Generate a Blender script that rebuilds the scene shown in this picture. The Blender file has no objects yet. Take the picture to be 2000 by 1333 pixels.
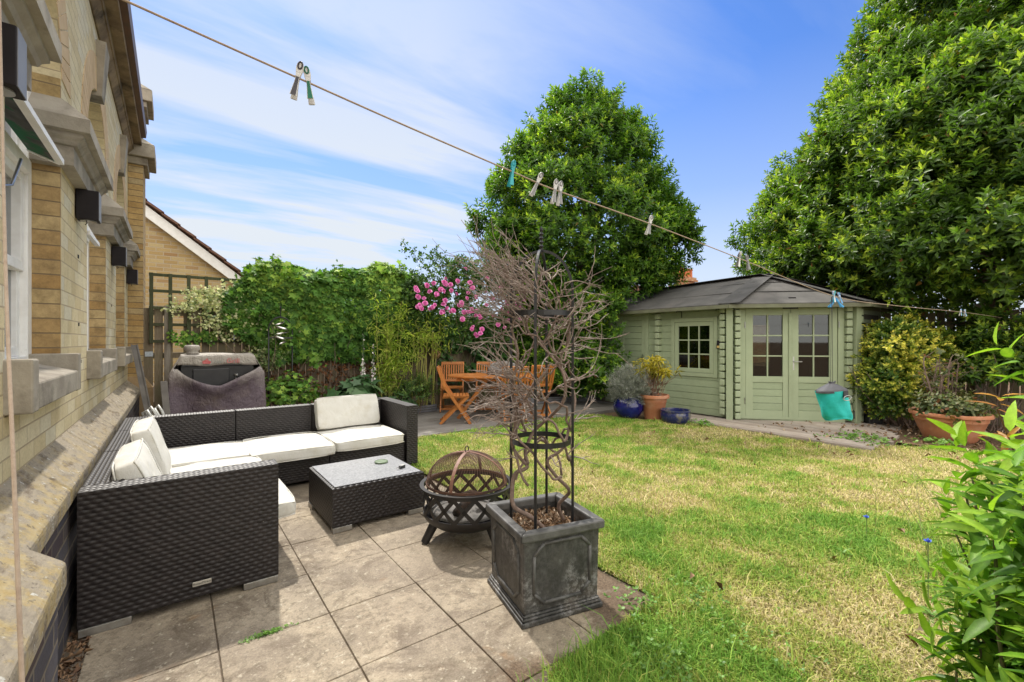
import bpy, bmesh, math, random
import numpy as np
from mathutils import Vector, Matrix
rnd = random.Random(7)
rng = np.random.default_rng(11)
PI = math.pi
S = bpy.context.scene
C = S.collection

# ------------------------------------------------------------------ objects
ORG = {}
def tag(o, label=None, cat=None, group=None, kind=None):
    if label: o['label'] = label
    if cat: o['category'] = cat
    if group: o['group'] = group
    if kind: o['kind'] = kind
    return o

def thing(name, label, cat, loc=(0, 0, 0), rz=0.0, group=None):
    o = bpy.data.objects.new(name, None)
    o.empty_display_size = 0.1
    C.objects.link(o)
    o.location = loc
    o.rotation_euler = (0, 0, rz)
    ORG[o.name] = Vector(loc)
    return tag(o, label, cat, group)

def dup(root, loc=None, rz=None, label=None, group=None):
    def cp(o, par):
        n = o.copy()
        C.objects.link(n)
        n.parent = par
        for ch in list(o.children):
            cp(ch, n)
        return n
    r = cp(root, None)
    if loc is not None: r.location = loc
    if rz is not None: r.rotation_euler = (0, 0, rz)
    if label: r['label'] = label
    if group: r['group'] = group
    return r

def box_uv(me):
    n = len(me.polygons)
    if n == 0: return
    nor = np.empty(n * 3, np.float32); me.polygons.foreach_get('normal', nor); nor = np.abs(nor.reshape(-1, 3))
    tot = np.empty(n, np.int32); me.polygons.foreach_get('loop_total', tot)
    ax = np.repeat(np.argmax(nor + np.array([0.02, 0.01, 0]), axis=1), tot)
    lv = np.empty(len(me.loops), np.int32); me.loops.foreach_get('vertex_index', lv)
    co = np.empty(len(me.vertices) * 3, np.float32); me.vertices.foreach_get('co', co); co = co.reshape(-1, 3)[lv]
    uv = np.where((ax == 0)[:, None], co[:, [1, 2]], np.where((ax == 1)[:, None], co[:, [0, 2]], co[:, [0, 1]]))
    l = me.uv_layers.new(name='UVMap')
    l.data.foreach_set('uv', uv.astype(np.float32).ravel())

def link(name, me, mat, parent=None, smooth=False, uv=True, bevel=0, world=False, sharp=None):
    if world and parent is not None:
        r = parent
        while r.parent: r = r.parent
        org = r.matrix_basis if False else None
        loc = ORG.get(r.name, Vector((0, 0, 0)))
        me.transform(Matrix.Translation(-loc))
    if uv: box_uv(me)
    if mat: me.materials.append(mat)
    if smooth:
        me.polygons.foreach_set('use_smooth', np.ones(len(me.polygons), bool))
        if sharp: me.set_sharp_from_angle(angle=math.radians(sharp))
    o = bpy.data.objects.new(name, me)
    C.objects.link(o)
    if parent is not None: o.parent = parent
    if bevel:
        m = o.modifiers.new('bevel', 'BEVEL'); m.width = bevel; m.segments = 2
        m.limit_method = 'ANGLE'; m.angle_limit = math.radians(40)
    return o

class MB:
    """collects shapes; build() links them as ONE mesh"""
    def __init__(s): s.v = []; s.f = []; s.frame()
    def frame(s, o=(0, 0, 0), ex=(1, 0, 0), ey=(0, 1, 0), ez=(0, 0, 1)):
        s.o = Vector(o); s.ex = Vector(ex); s.ey = Vector(ey); s.ez = Vector(ez); return s
    def rot(s, o, rz=0, rx=0, ry=0):
        m = Matrix.Rotation(rz, 3, 'Z') @ Matrix.Rotation(rx, 3, 'X') @ Matrix.Rotation(ry, 3, 'Y')
        return s.frame(o, m.col[0], m.col[1], m.col[2])
    def p(s, q):
        w = s.o + s.ex * q[0] + s.ey * q[1] + s.ez * q[2]
        s.v.append((w.x, w.y, w.z)); return len(s.v) - 1
    def face(s, pts): s.f.append([s.p(q) for q in pts])
    def box(s, a, b):
        x0, y0, z0 = a; x1, y1, z1 = b
        i = [s.p(q) for q in ((x0, y0, z0), (x1, y0, z0), (x1, y1, z0), (x0, y1, z0), (x0, y0, z1), (x1, y0, z1), (x1, y1, z1), (x0, y1, z1))]
        for q in ((0, 3, 2, 1), (4, 5, 6, 7), (0, 1, 5, 4), (1, 2, 6, 5), (2, 3, 7, 6), (3, 0, 4, 7)):
            s.f.append([i[k] for k in q])
        return s
    def hexa(s, lo, hi):
        """8-corner block: lo 4 points (ccw from above), hi 4 points"""
        i = [s.p(q) for q in list(lo) + list(hi)]
        for q in ((0, 3, 2, 1), (4, 5, 6, 7), (0, 1, 5, 4), (1, 2, 6, 5), (2, 3, 7, 6), (3, 0, 4, 7)):
            s.f.append([i[k] for k in q])
        return s
    def bar(s, a, b, w, t, up=(0, 0, 1)):
        """rectangular bar a->b in current frame, w along side, t along up"""
        a = Vector(a); b = Vector(b); d = (b - a).normalized(); u = Vector(up)
        side = d.cross(u)
        if side.length < 1e-4: side = d.cross(Vector((1, 0, 0)))
        side.normalize(); u = side.cross(d).normalized()
        q = []
        for e in (a, b):
            for sx, sy in ((-1, -1), (1, -1), (1, 1), (-1, 1)):
                q.append(e + side * (sx * w / 2) + u * (sy * t / 2))
        i = [s.p(x) for x in q]
        for k in ((0, 1, 2, 3), (7, 6, 5, 4), (0, 4, 5, 1), (1, 5, 6, 2), (2, 6, 7, 3), (3, 7, 4, 0)):
            s.f.append([i[j] for j in k])
        return s
    def tube(s, pts, r, n=8, cap=True, closed=False):
        P = [Vector(q) for q in pts]
        m = len(P)
        R = r if hasattr(r, '__len__') else [r] * m
        rings = []
        prev = None
        for k in range(m):
            if closed: d = P[(k + 1) % m] - P[k - 1]
            else: d = P[min(k + 1, m - 1)] - P[max(k - 1, 0)]
            if d.length < 1e-9: d = Vector((0, 0, 1))
            d.normalize()
            if prev is None:
                a = d.orthogonal().normalized()
            else:
                a = prev - d * prev.dot(d)
                if a.length < 1e-6: a = d.orthogonal()
                a.normalize()
            prev = a; b = d.cross(a)
            rings.append([s.p(P[k] + (a * math.cos(2 * PI * j / n) + b * math.sin(2 * PI * j / n)) * R[k]) for j in range(n)])
        for k in range(m if closed else m - 1):
            A = rings[k]; B = rings[(k + 1) % m]
            for j in range(n):
                s.f.append([A[j], A[(j + 1) % n], B[(j + 1) % n], B[j]])
        if cap and not closed:
            s.f.append(rings[0][::-1]); s.f.append(rings[-1])
        return s
    def lathe(s, prof, n=32, c=(0, 0, 0), close=False):
        rings = []
        for r, z in prof:
            rings.append([s.p((c[0] + r * math.cos(2 * PI * j / n), c[1] + r * math.sin(2 * PI * j / n), c[2] + z)) for j in range(n)])
        m = len(rings)
        for k in range(m if close else m - 1):
            A = rings[k]; B = rings[(k + 1) % m]
            for j in range(n): s.f.append([A[j], A[(j + 1) % n], B[(j + 1) % n], B[j]])
        if not close:
            if prof[0][0] > 1e-5: s.f.append(rings[0][::-1])
            if prof[-1][0] > 1e-5: s.f.append(rings[-1])
        return s
    def prism(s, poly, d, axis='y', off=0.0):
        """poly in 2D (ccw), extruded d; axis y -> poly is (x,z); x -> (y,z); z -> (x,y)"""
        def m(q, h):
            return {'y': (q[0], off + h, q[1]), 'x': (off + h, q[0], q[1]), 'z': (q[0], q[1], off + h)}[axis]
        A = [s.p(m(q, 0)) for q in poly]; B = [s.p(m(q, d)) for q in poly]
        s.f.append(A[::-1]); s.f.append(B)
        n = len(poly)
        for j in range(n): s.f.append([A[j], A[(j + 1) % n], B[(j + 1) % n], B[j]])
        return s
    def mesh(s, name):
        me = bpy.data.meshes.new(name)
        me.from_pydata(s.v, [], s.f); me.validate(); 
        bm = bmesh.new(); bm.from_mesh(me); bmesh.ops.recalc_face_normals(bm, faces=bm.faces); bm.to_mesh(me); bm.free()
        return me
    def build(s, name, mat, parent=None, **k):
        return link(name, s.mesh(name), mat, parent, **k)

def npmesh(name, V, F, mat, parent=None, attrs=None, smooth=False, uv=False, world=False):
    V = np.asarray(V, np.float32); F = np.asarray(F, np.int32)
    me = bpy.data.meshes.new(name)
    k = F.shape[1]
    me.vertices.add(len(V)); me.vertices.foreach_set('co', V.ravel())
    me.loops.add(F.size); me.loops.foreach_set('vertex_index', F.ravel())
    me.polygons.add(len(F)); me.polygons.foreach_set('loop_start', np.arange(0, F.size, k, dtype=np.int32))
    me.polygons.foreach_set('loop_total', np.full(len(F), k, np.int32))
    me.update(calc_edges=True)
    for a, val in (attrs or {}).items():
        at = me.attributes.new(a, 'FLOAT', 'POINT'); at.data.foreach_set('value', np.asarray(val, np.float32))
    return link(name, me, mat, parent, smooth=smooth, uv=uv, world=world)

# ------------------------------------------------------------------ noise
def _h(ix, iy, iz, seed):
    n = (ix.astype(np.int64) * 374761393 + iy.astype(np.int64) * 668265263 + iz.astype(np.int64) * 2147483647 + seed * 144665) & 0xffffffff
    n = ((n ^ (n >> 13)) * 1274126177) & 0xffffffff
    n = ((n ^ (n >> 16)) * 2246822519) & 0xffffffff
    return ((n ^ (n >> 15)) & 0xffffff) / float(0xffffff)
def vnoise(P, scale=1.0, seed=0):
    P = np.atleast_2d(np.asarray(P, float)) * scale
    if P.shape[1] == 2: P = np.c_[P, np.zeros(len(P))]
    I = np.floor(P).astype(np.int64); f = P - I; f = f * f * (3 - 2 * f)
    r = 0
    for dx in (0, 1):
        for dy in (0, 1):
            for dz in (0, 1):
                w = (f[:, 0] if dx else 1 - f[:, 0]) * (f[:, 1] if dy else 1 - f[:, 1]) * (f[:, 2] if dz else 1 - f[:, 2])
                r = r + w * _h(I[:, 0] + dx, I[:, 1] + dy, I[:, 2] + dz, seed)
    return r
def fbm(P, scale=1.0, seed=0, oct=3):
    a = 0; amp = .5; t = 0
    for k in range(oct):
        a = a + amp * vnoise(P, scale * 2 ** k, seed + k); t += amp; amp *= .5
    return a / t

# ------------------------------------------------------------------ materials
def newmat(name):
    m = bpy.data.materials.new(name); m.use_nodes = True
    nt = m.node_tree
    return m, nt, nt.nodes['Principled BSDF'], nt.nodes['Material Output']
def N(nt, t, **k):
    n = nt.nodes.new(t)
    for a, v in k.items():
        if a in n.inputs.keys() if hasattr(n.inputs, 'keys') else False: n.inputs[a].default_value = v
        else: setattr(n, a, v)
    return n
def setin(n, **k):
    for a, v in k.items(): n.inputs[a.replace('_', ' ')].default_value = v
    return n
def coords(nt, kind='Object', scale=(1, 1, 1)):
    tc = nt.nodes.new('ShaderNodeTexCoord'); mp = nt.nodes.new('ShaderNodeMapping')
    nt.links.new(tc.outputs[kind], mp.inputs['Vector']); mp.inputs['Scale'].default_value = scale
    return mp.outputs['Vector']
def noise(nt, vec, scale, detail=5, rough=.6, dist=0):
    n = nt.nodes.new('ShaderNodeTexNoise'); n.inputs['Scale'].default_value = scale
    n.inputs['Detail'].default_value = detail; n.inputs['Roughness'].default_value = rough; n.inputs['Distortion'].default_value = dist
    if vec is not None: nt.links.new(vec, n.inputs['Vector'])
    return n.outputs['Fac']
def ramp(nt, fac, stops):
    r = nt.nodes.new('ShaderNodeValToRGB'); nt.links.new(fac, r.inputs['Fac'])
    e = r.color_ramp.elements
    while len(e) > 1: e.remove(e[-1])
    for i, (p, c) in enumerate(stops):
        x = e[0] if i == 0 else e.new(p)
        x.position = p; x.color = (c[0], c[1], c[2], 1) if hasattr(c, '__len__') else (c, c, c, 1)
    return r.outputs['Color']
def mix(nt, fac, a, b, mode='MIX'):
    m = nt.nodes.new('ShaderNodeMix'); m.data_type = 'RGBA'; m.blend_type = mode
    def put(i, v):
        if isinstance(v, (tuple, list)): m.inputs[i].default_value = (*v[:3], 1)
        elif isinstance(v, float) or isinstance(v, int): m.inputs[i].default_value = v if i == 0 else (v, v, v, 1)
        else: nt.links.new(v, m.inputs[i])
    put(0, fac); put(6, a); put(7, b)
    return m.outputs[2]
def math_(nt, op, a, b=None, c=None):
    m = nt.nodes.new('ShaderNodeMath'); m.operation = op
    for i, v in enumerate((a, b, c)):
        if v is None: continue
        if isinstance(v, (int, float)): m.inputs[i].default_value = v
        else: nt.links.new(v, m.inputs[i])
    return m.outputs[0]
def bump(nt, bs, h, strength=.3, dist=.01):
    b = nt.nodes.new('ShaderNodeBump'); b.inputs['Strength'].default_value = strength; b.inputs['Distance'].default_value = dist
    nt.links.new(h, b.inputs['Height']); nt.links.new(b.outputs['Normal'], bs.inputs['Normal'])

def plain(name, c1, c2=None, scale=6, rough=.6, metal=0, bmp=0, bscale=40, kind='Object', st=(1, 1, 1), lo=.35, hi=.65, spec=.5, bdist=.004, c3=None, s3=2.0, t3=(.6, .75), island=0):
    m, nt, b, o = newmat(name)
    b.inputs['Roughness'].default_value = rough; b.inputs['Metallic'].default_value = metal
    b.inputs['Specular IOR Level'].default_value = spec
    v = coords(nt, kind, st)
    if c2 is None: c2 = tuple(x * .8 for x in c1)
    col = ramp(nt, noise(nt, v, scale), [(lo, c1), (hi, c2)])
    if c3 is not None:
        f = ramp(nt, noise(nt, v, s3, 6, .65), [(t3[0], 0), (t3[1], 1)])
        col = mix(nt, f, col, c3)
    if island:
        g = nt.nodes.new('ShaderNodeNewGeometry')
        k = ramp(nt, g.outputs['Random Per Island'], [(0, 1 - island), (1, 1 + island)])
        col = mix(nt, 1.0, col, k, 'MULTIPLY')
    nt.links.new(col, b.inputs['Base Color'])
    if bmp: bump(nt, b, noise(nt, v, bscale, 6), bmp, bdist)
    return m

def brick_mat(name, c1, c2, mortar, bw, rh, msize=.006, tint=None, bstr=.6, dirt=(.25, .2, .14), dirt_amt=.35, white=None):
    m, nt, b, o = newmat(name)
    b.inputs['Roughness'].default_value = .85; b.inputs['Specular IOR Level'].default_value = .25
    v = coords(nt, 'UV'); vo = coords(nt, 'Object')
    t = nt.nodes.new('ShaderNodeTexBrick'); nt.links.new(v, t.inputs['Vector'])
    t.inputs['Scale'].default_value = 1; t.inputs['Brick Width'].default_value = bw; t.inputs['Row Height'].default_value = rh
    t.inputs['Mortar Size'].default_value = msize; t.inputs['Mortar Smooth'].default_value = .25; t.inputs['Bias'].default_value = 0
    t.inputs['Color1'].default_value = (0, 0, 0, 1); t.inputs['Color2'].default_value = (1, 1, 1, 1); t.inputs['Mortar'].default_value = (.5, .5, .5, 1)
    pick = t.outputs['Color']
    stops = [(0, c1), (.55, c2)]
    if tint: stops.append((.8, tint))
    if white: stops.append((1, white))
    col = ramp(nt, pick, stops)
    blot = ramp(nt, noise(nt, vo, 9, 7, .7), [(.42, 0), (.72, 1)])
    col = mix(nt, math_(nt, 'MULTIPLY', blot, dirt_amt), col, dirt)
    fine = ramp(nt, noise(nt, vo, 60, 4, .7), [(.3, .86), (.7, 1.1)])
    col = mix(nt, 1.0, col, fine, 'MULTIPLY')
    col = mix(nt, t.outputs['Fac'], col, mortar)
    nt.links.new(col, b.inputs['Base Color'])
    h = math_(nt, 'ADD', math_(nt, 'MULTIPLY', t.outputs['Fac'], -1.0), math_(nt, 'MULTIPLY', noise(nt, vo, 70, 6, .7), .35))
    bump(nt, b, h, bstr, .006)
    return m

def leaf_mat(name, dark, light, tip=None, rough=.38, transl=.28, var=.25, spec=.45, jit=None, jitamt=.0):
    """age attribute: 0 old leaf, 1 young shoot tip"""
    m, nt, b, o = newmat(name)
    a = nt.nodes.new('ShaderNodeAttribute'); a.attribute_name = 'age'
    st = [(0, dark), (.6, light)]
    st.append((1, tip if tip else light))
    col = ramp(nt, a.outputs['Fac'], st)
    g = nt.nodes.new('ShaderNodeNewGeometry')
    k = ramp(nt, g.outputs['Random Per Island'], [(0, 1 - var), (1, 1 + var)])
    col = mix(nt, 1.0, col, k, 'MULTIPLY')
    nz_ = ramp(nt, noise(nt, coords(nt, 'Object'), 42, 4, .7), [(.3, .78), (.7, 1.2)])
    col = mix(nt, 1.0, col, nz_, 'MULTIPLY')
    if jit:
        j = ramp(nt, g.outputs['Random Per Island'], [(1 - jitamt, 0), (1 - jitamt + .005, 1)])
        col = mix(nt, j, col, jit)
    nt.links.new(col, b.inputs['Base Color'])
    b.inputs['Roughness'].default_value = rough; b.inputs['Specular IOR Level'].default_value = spec
    tr = nt.nodes.new('ShaderNodeBsdfTranslucent')
    tc = mix(nt, 1.0, col, (1.5, 1.7, .6), 'MULTIPLY')
    nt.links.new(tc, tr.inputs['Color'])
    mx = nt.nodes.new('ShaderNodeMixShader'); mx.inputs[0].default_value = transl
    nt.links.new(b.outputs[0], mx.inputs[1]); nt.links.new(tr.outputs[0], mx.inputs[2]); nt.links.new(mx.outputs[0], o.inputs['Surface'])
    return m

def glass_mat(name, tint=(.5, .55, .52), refl=.12, rough=.02):
    m, nt, b, o = newmat(name)
    nt.nodes.remove(b)
    tr = nt.nodes.new('ShaderNodeBsdfTransparent'); tr.inputs[0].default_value = (*tint, 1)
    gl = nt.nodes.new('ShaderNodeBsdfGlossy'); gl.inputs['Roughness'].default_value = rough; gl.inputs['Color'].default_value = (.9, .92, .95, 1)
    lw = nt.nodes.new('ShaderNodeFresnel'); lw.inputs[0].default_value = 1.5
    f = math_(nt, 'ADD', lw.outputs[0], refl)
    mx = nt.nodes.new('ShaderNodeMixShader')
    nt.links.new(f, mx.inputs[0]); nt.links.new(tr.outputs[0], mx.inputs[1]); nt.links.new(gl.outputs[0], mx.inputs[2]); nt.links.new(mx.outputs[0], o.inputs['Surface'])
    return m
# ------------------------------------------------------------------ foliage
def leaf4(L, W, fold=.25, curl=.12):
    V = np.array([(0, 0, 0), (W / 2, L * .45, W * fold), (0, L, -L * curl), (-W / 2, L * .45, W * fold)])
    return V, np.array([(0, 1, 2), (0, 2, 3)])
def leaf_long(L, W, fold=.2, curl=.25, ts=(0, .14, .38, .68, .88, 1), ws=(.05, .7, 1, .72, .34, .0)):
    V = []; F = []
    for t, w in zip(ts, ws):
        y = L * t; z = -L * curl * t * t
        V += [(-W / 2 * w, y, z + W * w * fold), (0, y, z), (W / 2 * w, y, z + W * w * fold)]
    for k in range(len(ts) - 1):
        a = 3 * k
        for j in (0, 1): F += [(a + j, a + j + 1, a + j + 4), (a + j, a + j + 4, a + j + 3)]
    return np.array(V), np.array(F)
def leaf_lobed(L, ang=(0, 55, 120, -55, -120), ln=(1, .85, .55, .85, .55), notch=.42, fold=.0):
    pts = []
    order = [(-120, .55), (-88, notch), (-55, .85), (-28, notch + .06), (0, 1), (28, notch + .06), (55, .85), (88, notch), (120, .55)]
    V = [(0, 0, 0)]
    for a, l in order:
        r = L * l; V.append((r * math.sin(math.radians(a)), r * math.cos(math.radians(a)) + L * .2, -.12 * L * l * l + .02 * L))
    F = [(0, k, k + 1) for k in range(1, len(order))]
    return np.array(V), np.array(F)
def leaf_round(L, W, seg=7, cup=.1):
    V = [(0, L * .5, -cup * L)]
    for k in range(seg):
        a = 2 * PI * k / seg
        V.append((W / 2 * math.sin(a), L * .5 - L * .5 * math.cos(a), 0))
    return np.array(V), np.array([(0, k + 1, (k + 1) % seg + 1) for k in range(seg)])

def basis(D):
    D = np.asarray(D, float); D = D / (np.linalg.norm(D, axis=1, keepdims=True) + 1e-9)
    up = np.where(np.abs(D[:, 2:3]) > .95, np.array([[1., 0, 0]]), np.array([[0, 0, 1.]]))
    X = np.cross(up, D); X /= np.linalg.norm(X, axis=1, keepdims=True) + 1e-9
    Y = np.cross(D, X)
    return X, Y, D
def orient_leaf(V, az, el, base):
    """leaf along +y, rotated to elevation el above the horizontal plane (axis z = shoot), azimuth az, moved to base"""
    ce, se = math.cos(el), math.sin(el)
    R1 = np.array([[1, 0, 0], [0, ce, -se], [0, se, ce]])
    ca, sa = math.cos(az), math.sin(az)
    R2 = np.array([[ca, -sa, 0], [sa, ca, 0], [0, 0, 1]])
    return (V @ R1.T) @ R2.T + np.array(base)
def sprig(leaf, n, length, el0=5, el1=65, seed=0, s0=1.0, s1=.75, a0=0.0, a1=1.0):
    r = np.random.default_rng(seed)
    LV, LF = leaf; V = []; F = []; A = []; c = 0
    for i in range(n):
        t = i / max(n - 1, 1)
        el = math.radians(el0 + (el1 - el0) * t + r.uniform(-12, 12))
        sc = (s0 + (s1 - s0) * t) * r.uniform(.85, 1.15)
        q = orient_leaf(LV * sc, i * 2.399 + r.uniform(-.3, .3), el, (0, 0, length * t))
        V.append(q); F.append(LF + c); c += len(LV)
        A.append(np.full(len(LV), a0 + (a1 - a0) * t))
    return np.vstack(V), np.vstack(F), np.concatenate(A)
def scatter(tmpls, P, D, scale, seed=0, agemul=None, ageadd=None):
    r = np.random.default_rng(seed)
    P = np.asarray(P, float); K = len(P)
    X, Y, Z = basis(D)
    roll = r.uniform(0, 2 * PI, K); c, s = np.cos(roll)[:, None], np.sin(roll)[:, None]
    X, Y = X * c + Y * s, Y * c - X * s
    which = r.integers(0, len(tmpls), K)
    sc = np.broadcast_to(np.asarray(scale, float), (K,))
    am = np.ones(K) if agemul is None else agemul; aa = np.zeros(K) if ageadd is None else ageadd
    OV = []; OF = []; OA = []; off = 0
    for ti, (TV, TF, TA) in enumerate(tmpls):
        idx = np.where(which == ti)[0]
        if len(idx) == 0: continue
        v = TV[None] * sc[idx][:, None, None]
        w = P[idx][:, None] + v[..., 0:1] * X[idx][:, None] + v[..., 1:2] * Y[idx][:, None] + v[..., 2:3] * Z[idx][:, None]
        n = len(TV)
        OV.append(w.reshape(-1, 3))
        OF.append((TF[None] + (off + np.arange(len(idx)) * n)[:, None, None]).reshape(-1, 3))
        OA.append(np.clip(TA[None] * am[idx][:, None] + aa[idx][:, None], 0, 1).ravel())
        off += len(idx) * n
    return np.vstack(OV), np.vstack(OF), np.concatenate(OA)
def leaves(name, parts, mat, parent, world=True):
    V = []; F = []; A = []; o = 0
    for v, f, a in parts:
        V.append(v); F.append(f + o); A.append(a); o += len(v)
    return npmesh(name, np.vstack(V), np.vstack(F), mat, parent, {'age': np.concatenate(A)}, world=world)
def unit(V): return V / (np.linalg.norm(V, axis=1, keepdims=True) + 1e-9)
def sph(n, r): return unit(r.normal(size=(n, 3)))

def blob_pts(n, c, rad, seed, lump=.3, lscale=1.2, depth=.35, low=-1.0):
    """points in the outer layer of a lumpy ellipsoid, with outward directions"""
    r = np.random.default_rng(seed)
    U = sph(int(n * 1.6), r); U = U[U[:, 2] > low][:n]
    c = np.array(c); rad = np.array(rad)
    k = 1 + lump * (vnoise(U * 3 + seed, lscale, seed) - .5) * 2
    d = 1 - np.abs(r.normal(0, depth, len(U)))
    d = np.clip(d, .1, 1.05)
    P = c + U * rad * (k * d)[:, None]
    return P, unit(U / rad)

# twig / branch tubes in numpy: list of polylines with radii
def tubes_mesh(name, lines, mat, parent, n=5, world=True):
    V = []; F = []; off = 0
    for pts, rad in lines:
        P = np.asarray(pts, float); R = np.asarray(rad, float)
        m = len(P)
        T = np.gradient(P, axis=0); T = unit(T)
        ref = np.array([0.3, 0.5, .81]); a = np.cross(T, ref); bad = np.linalg.norm(a, axis=1) < .15
        a[bad] = np.cross(T[bad], np.array([1., 0, 0])); a = unit(a); b = np.cross(T, a)
        ph = np.arange(n) * 2 * PI / n
        ring = P[:, None] + (a[:, None] * np.cos(ph)[None, :, None] + b[:, None] * np.sin(ph)[None, :, None]) * R[:, None, None]
        V.append(ring.reshape(-1, 3))
        i = np.arange(m - 1)[:, None] * n; j = np.arange(n)[None]; j2 = (j + 1) % n
        q = np.stack([i + j, i + j2, i + n + j2, i + n + j], -1).reshape(-1, 4) + off
        F.append(q); off += m * n
    return npmesh(name, np.vstack(V), np.vstack(F), mat, parent, smooth=True, world=world)
def wander(p0, d0, length, steps, wig, r, lift=0.0, r0=.005, r1=.0015):
    p = np.array(p0, float); d = np.array(d0, float); d /= np.linalg.norm(d)
    P = [p.copy()]
    for k in range(steps):
        d = d + r.normal(0, wig, 3) + np.array([0, 0, lift]); d /= np.linalg.norm(d)
        p = p + d * length / steps; P.append(p.copy())
    return np.array(P), np.linspace(r0, r1, steps + 1), d
# ------------------------------------------------------------------ camera, light, sky
cam = bpy.data.cameras.new('camera'); co = bpy.data.objects.new('camera', cam); C.objects.link(co)
YAW = math.atan(660 / 877)
co.location = (0, 0, 1.35); co.rotation_euler = (PI / 2, 0, -YAW)
cam.lens = 15.786; cam.sensor_width = 36; cam.clip_start = .05; cam.clip_end = 2000
S.camera = co
SUN = Vector((.10, .70, 1.0)).normalized()
sl = bpy.data.lights.new('sun', 'SUN'); sl.energy = 2.2; sl.angle = math.radians(2.0); sl.color = (1, .94, .84)
so = bpy.data.objects.new('sun', sl); C.objects.link(so); so.rotation_euler = SUN.to_track_quat('Z', 'Y').to_euler()
W = bpy.data.worlds.new('World'); S.world = W; W.use_nodes = True
wt = W.node_tree; bg = wt.nodes['Background']
sky = wt.nodes.new('ShaderNodeTexSky'); sky.sky_type = 'NISHITA'; sky.sun_disc = False
sky.sun_elevation = math.asin(SUN.z); sky.sun_rotation = math.atan2(SUN.x, SUN.y)
sky.air_density = 1.0; sky.dust_density = .6; sky.ozone_density = 2.0
tc = wt.nodes.new('ShaderNodeTexCoord')
sep = wt.nodes.new('ShaderNodeSeparateXYZ'); wt.links.new(tc.outputs['Generated'], sep.inputs[0])
zz = math_(wt, 'ADD', math_(wt, 'MAXIMUM', sep.outputs[2], 0.0), .10)
cx = math_(wt, 'DIVIDE', sep.outputs[0], zz); cy = math_(wt, 'DIVIDE', sep.outputs[1], zz)
cb = wt.nodes.new('ShaderNodeCombineXYZ'); wt.links.new(cx, cb.inputs[0]); wt.links.new(cy, cb.inputs[1])
mp = wt.nodes.new('ShaderNodeMapping'); wt.links.new(cb.outputs[0], mp.inputs[0])
mp.inputs['Rotation'].default_value = (0, 0, math.radians(30)); mp.inputs['Scale'].default_value = (.42, 1.5, 1); mp.inputs['Location'].default_value = (.55, 1.3, 0)
n1 = noise(wt, mp.outputs[0], 1.1, 9, .58, .35)
mp2 = wt.nodes.new('ShaderNodeMapping'); wt.links.new(cb.outputs[0], mp2.inputs[0])
mp2.inputs['Scale'].default_value = (.22, .3, 1); mp2.inputs['Location'].default_value = (3.4, .2, 0)
n2 = noise(wt, mp2.outputs[0], 1.0, 3, .5, .2)
cl0 = ramp(wt, math_(wt, 'ADD', math_(wt, 'MULTIPLY', n1, .62), math_(wt, 'MULTIPLY', n2, .5)), [(.475, 0), (.63, 1.0)])
rt = wt.nodes.new('ShaderNodeVectorMath'); rt.operation = 'DOT_PRODUCT'; wt.links.new(tc.outputs['Generated'], rt.inputs[0]); rt.inputs[1].default_value = (math.cos(YAW), -math.sin(YAW), 0)
cl = math_(wt, 'MULTIPLY', cl0, ramp(wt, math_(wt, 'ADD', rt.outputs['Value'], .5), [(.35, 1), (.85, .22)]))
hz = ramp(wt, sep.outputs[2], [(0, .97), (.14, .78), (.30, .32), (.5, .04), (.7, 0)])
lw = ramp(wt, sep.outputs[2], [(0, 1.0), (.3, 1.0), (.75, .55)])
cf = math_(wt, 'MINIMUM', math_(wt, 'MAXIMUM', math_(wt, 'MULTIPLY', cl, lw), hz), 1.0)
SKYK = 1.0
skyc = mix(wt, 1.0, sky.outputs[0], (.215, .375, .63), 'MULTIPLY')
front = mix(wt, cf, skyc, (2.55, 2.75, 3.0))
# added bright fill sky, unseen overhead and behind the camera, lifts shaded fronts
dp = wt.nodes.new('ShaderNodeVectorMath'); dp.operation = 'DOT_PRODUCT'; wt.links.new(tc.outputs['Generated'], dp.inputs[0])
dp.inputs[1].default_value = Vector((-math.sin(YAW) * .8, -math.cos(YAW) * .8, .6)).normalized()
fill_f = ramp(wt, math_(wt, 'ADD', dp.outputs['Value'], math_(wt, 'MULTIPLY', n1, .12)), [(.06, 0), (.42, 1)])
out = mix(wt, fill_f, front, (8.0, 7.7, 7.1))
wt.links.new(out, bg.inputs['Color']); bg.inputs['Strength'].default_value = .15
S.view_settings.view_transform = 'Standard'; S.view_settings.look = 'None'; S.view_settings.gamma = 1; S.view_settings.exposure = 1.05
S.cycles.use_denoising = True
S.cycles.max_bounces = 8; S.cycles.transparent_max_bounces = 12
S.cycles.sample_clamp_indirect = 6

# ------------------------------------------------------------------ shared materials
m_white = plain('white_paint', (.82, .82, .81), (.74, .73, .71), 14, .5, bmp=.15, bscale=30, c3=(.4, .36, .3), s3=18, t3=(.66, .8))
m_black = plain('black_paint', (.012, .012, .013), (.02, .02, .022), 20, .38, bmp=.05)
m_stone = plain('weathered_stone', (.37, .335, .275), (.25, .22, .18), 5, .92, bmp=.5, bscale=55, c3=(.10, .085, .065), s3=3.2, t3=(.5, .74), spec=.2, bdist=.006)
m_stone2 = plain('stained_stone', (.30, .23, .15), (.17, .125, .085), 4, .92, bmp=.5, bscale=50, c3=(.05, .042, .035), s3=3.0, t3=(.5, .7), spec=.2, bdist=.006)
m_brick = brick_mat('cream_brick', (.56, .46, .27), (.66, .57, .36), (.42, .34, .23), .235, .082, .004, tint=(.68, .60, .41), white=(.62, .58, .45), dirt=(.36, .26, .13), dirt_amt=.3)
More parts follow.
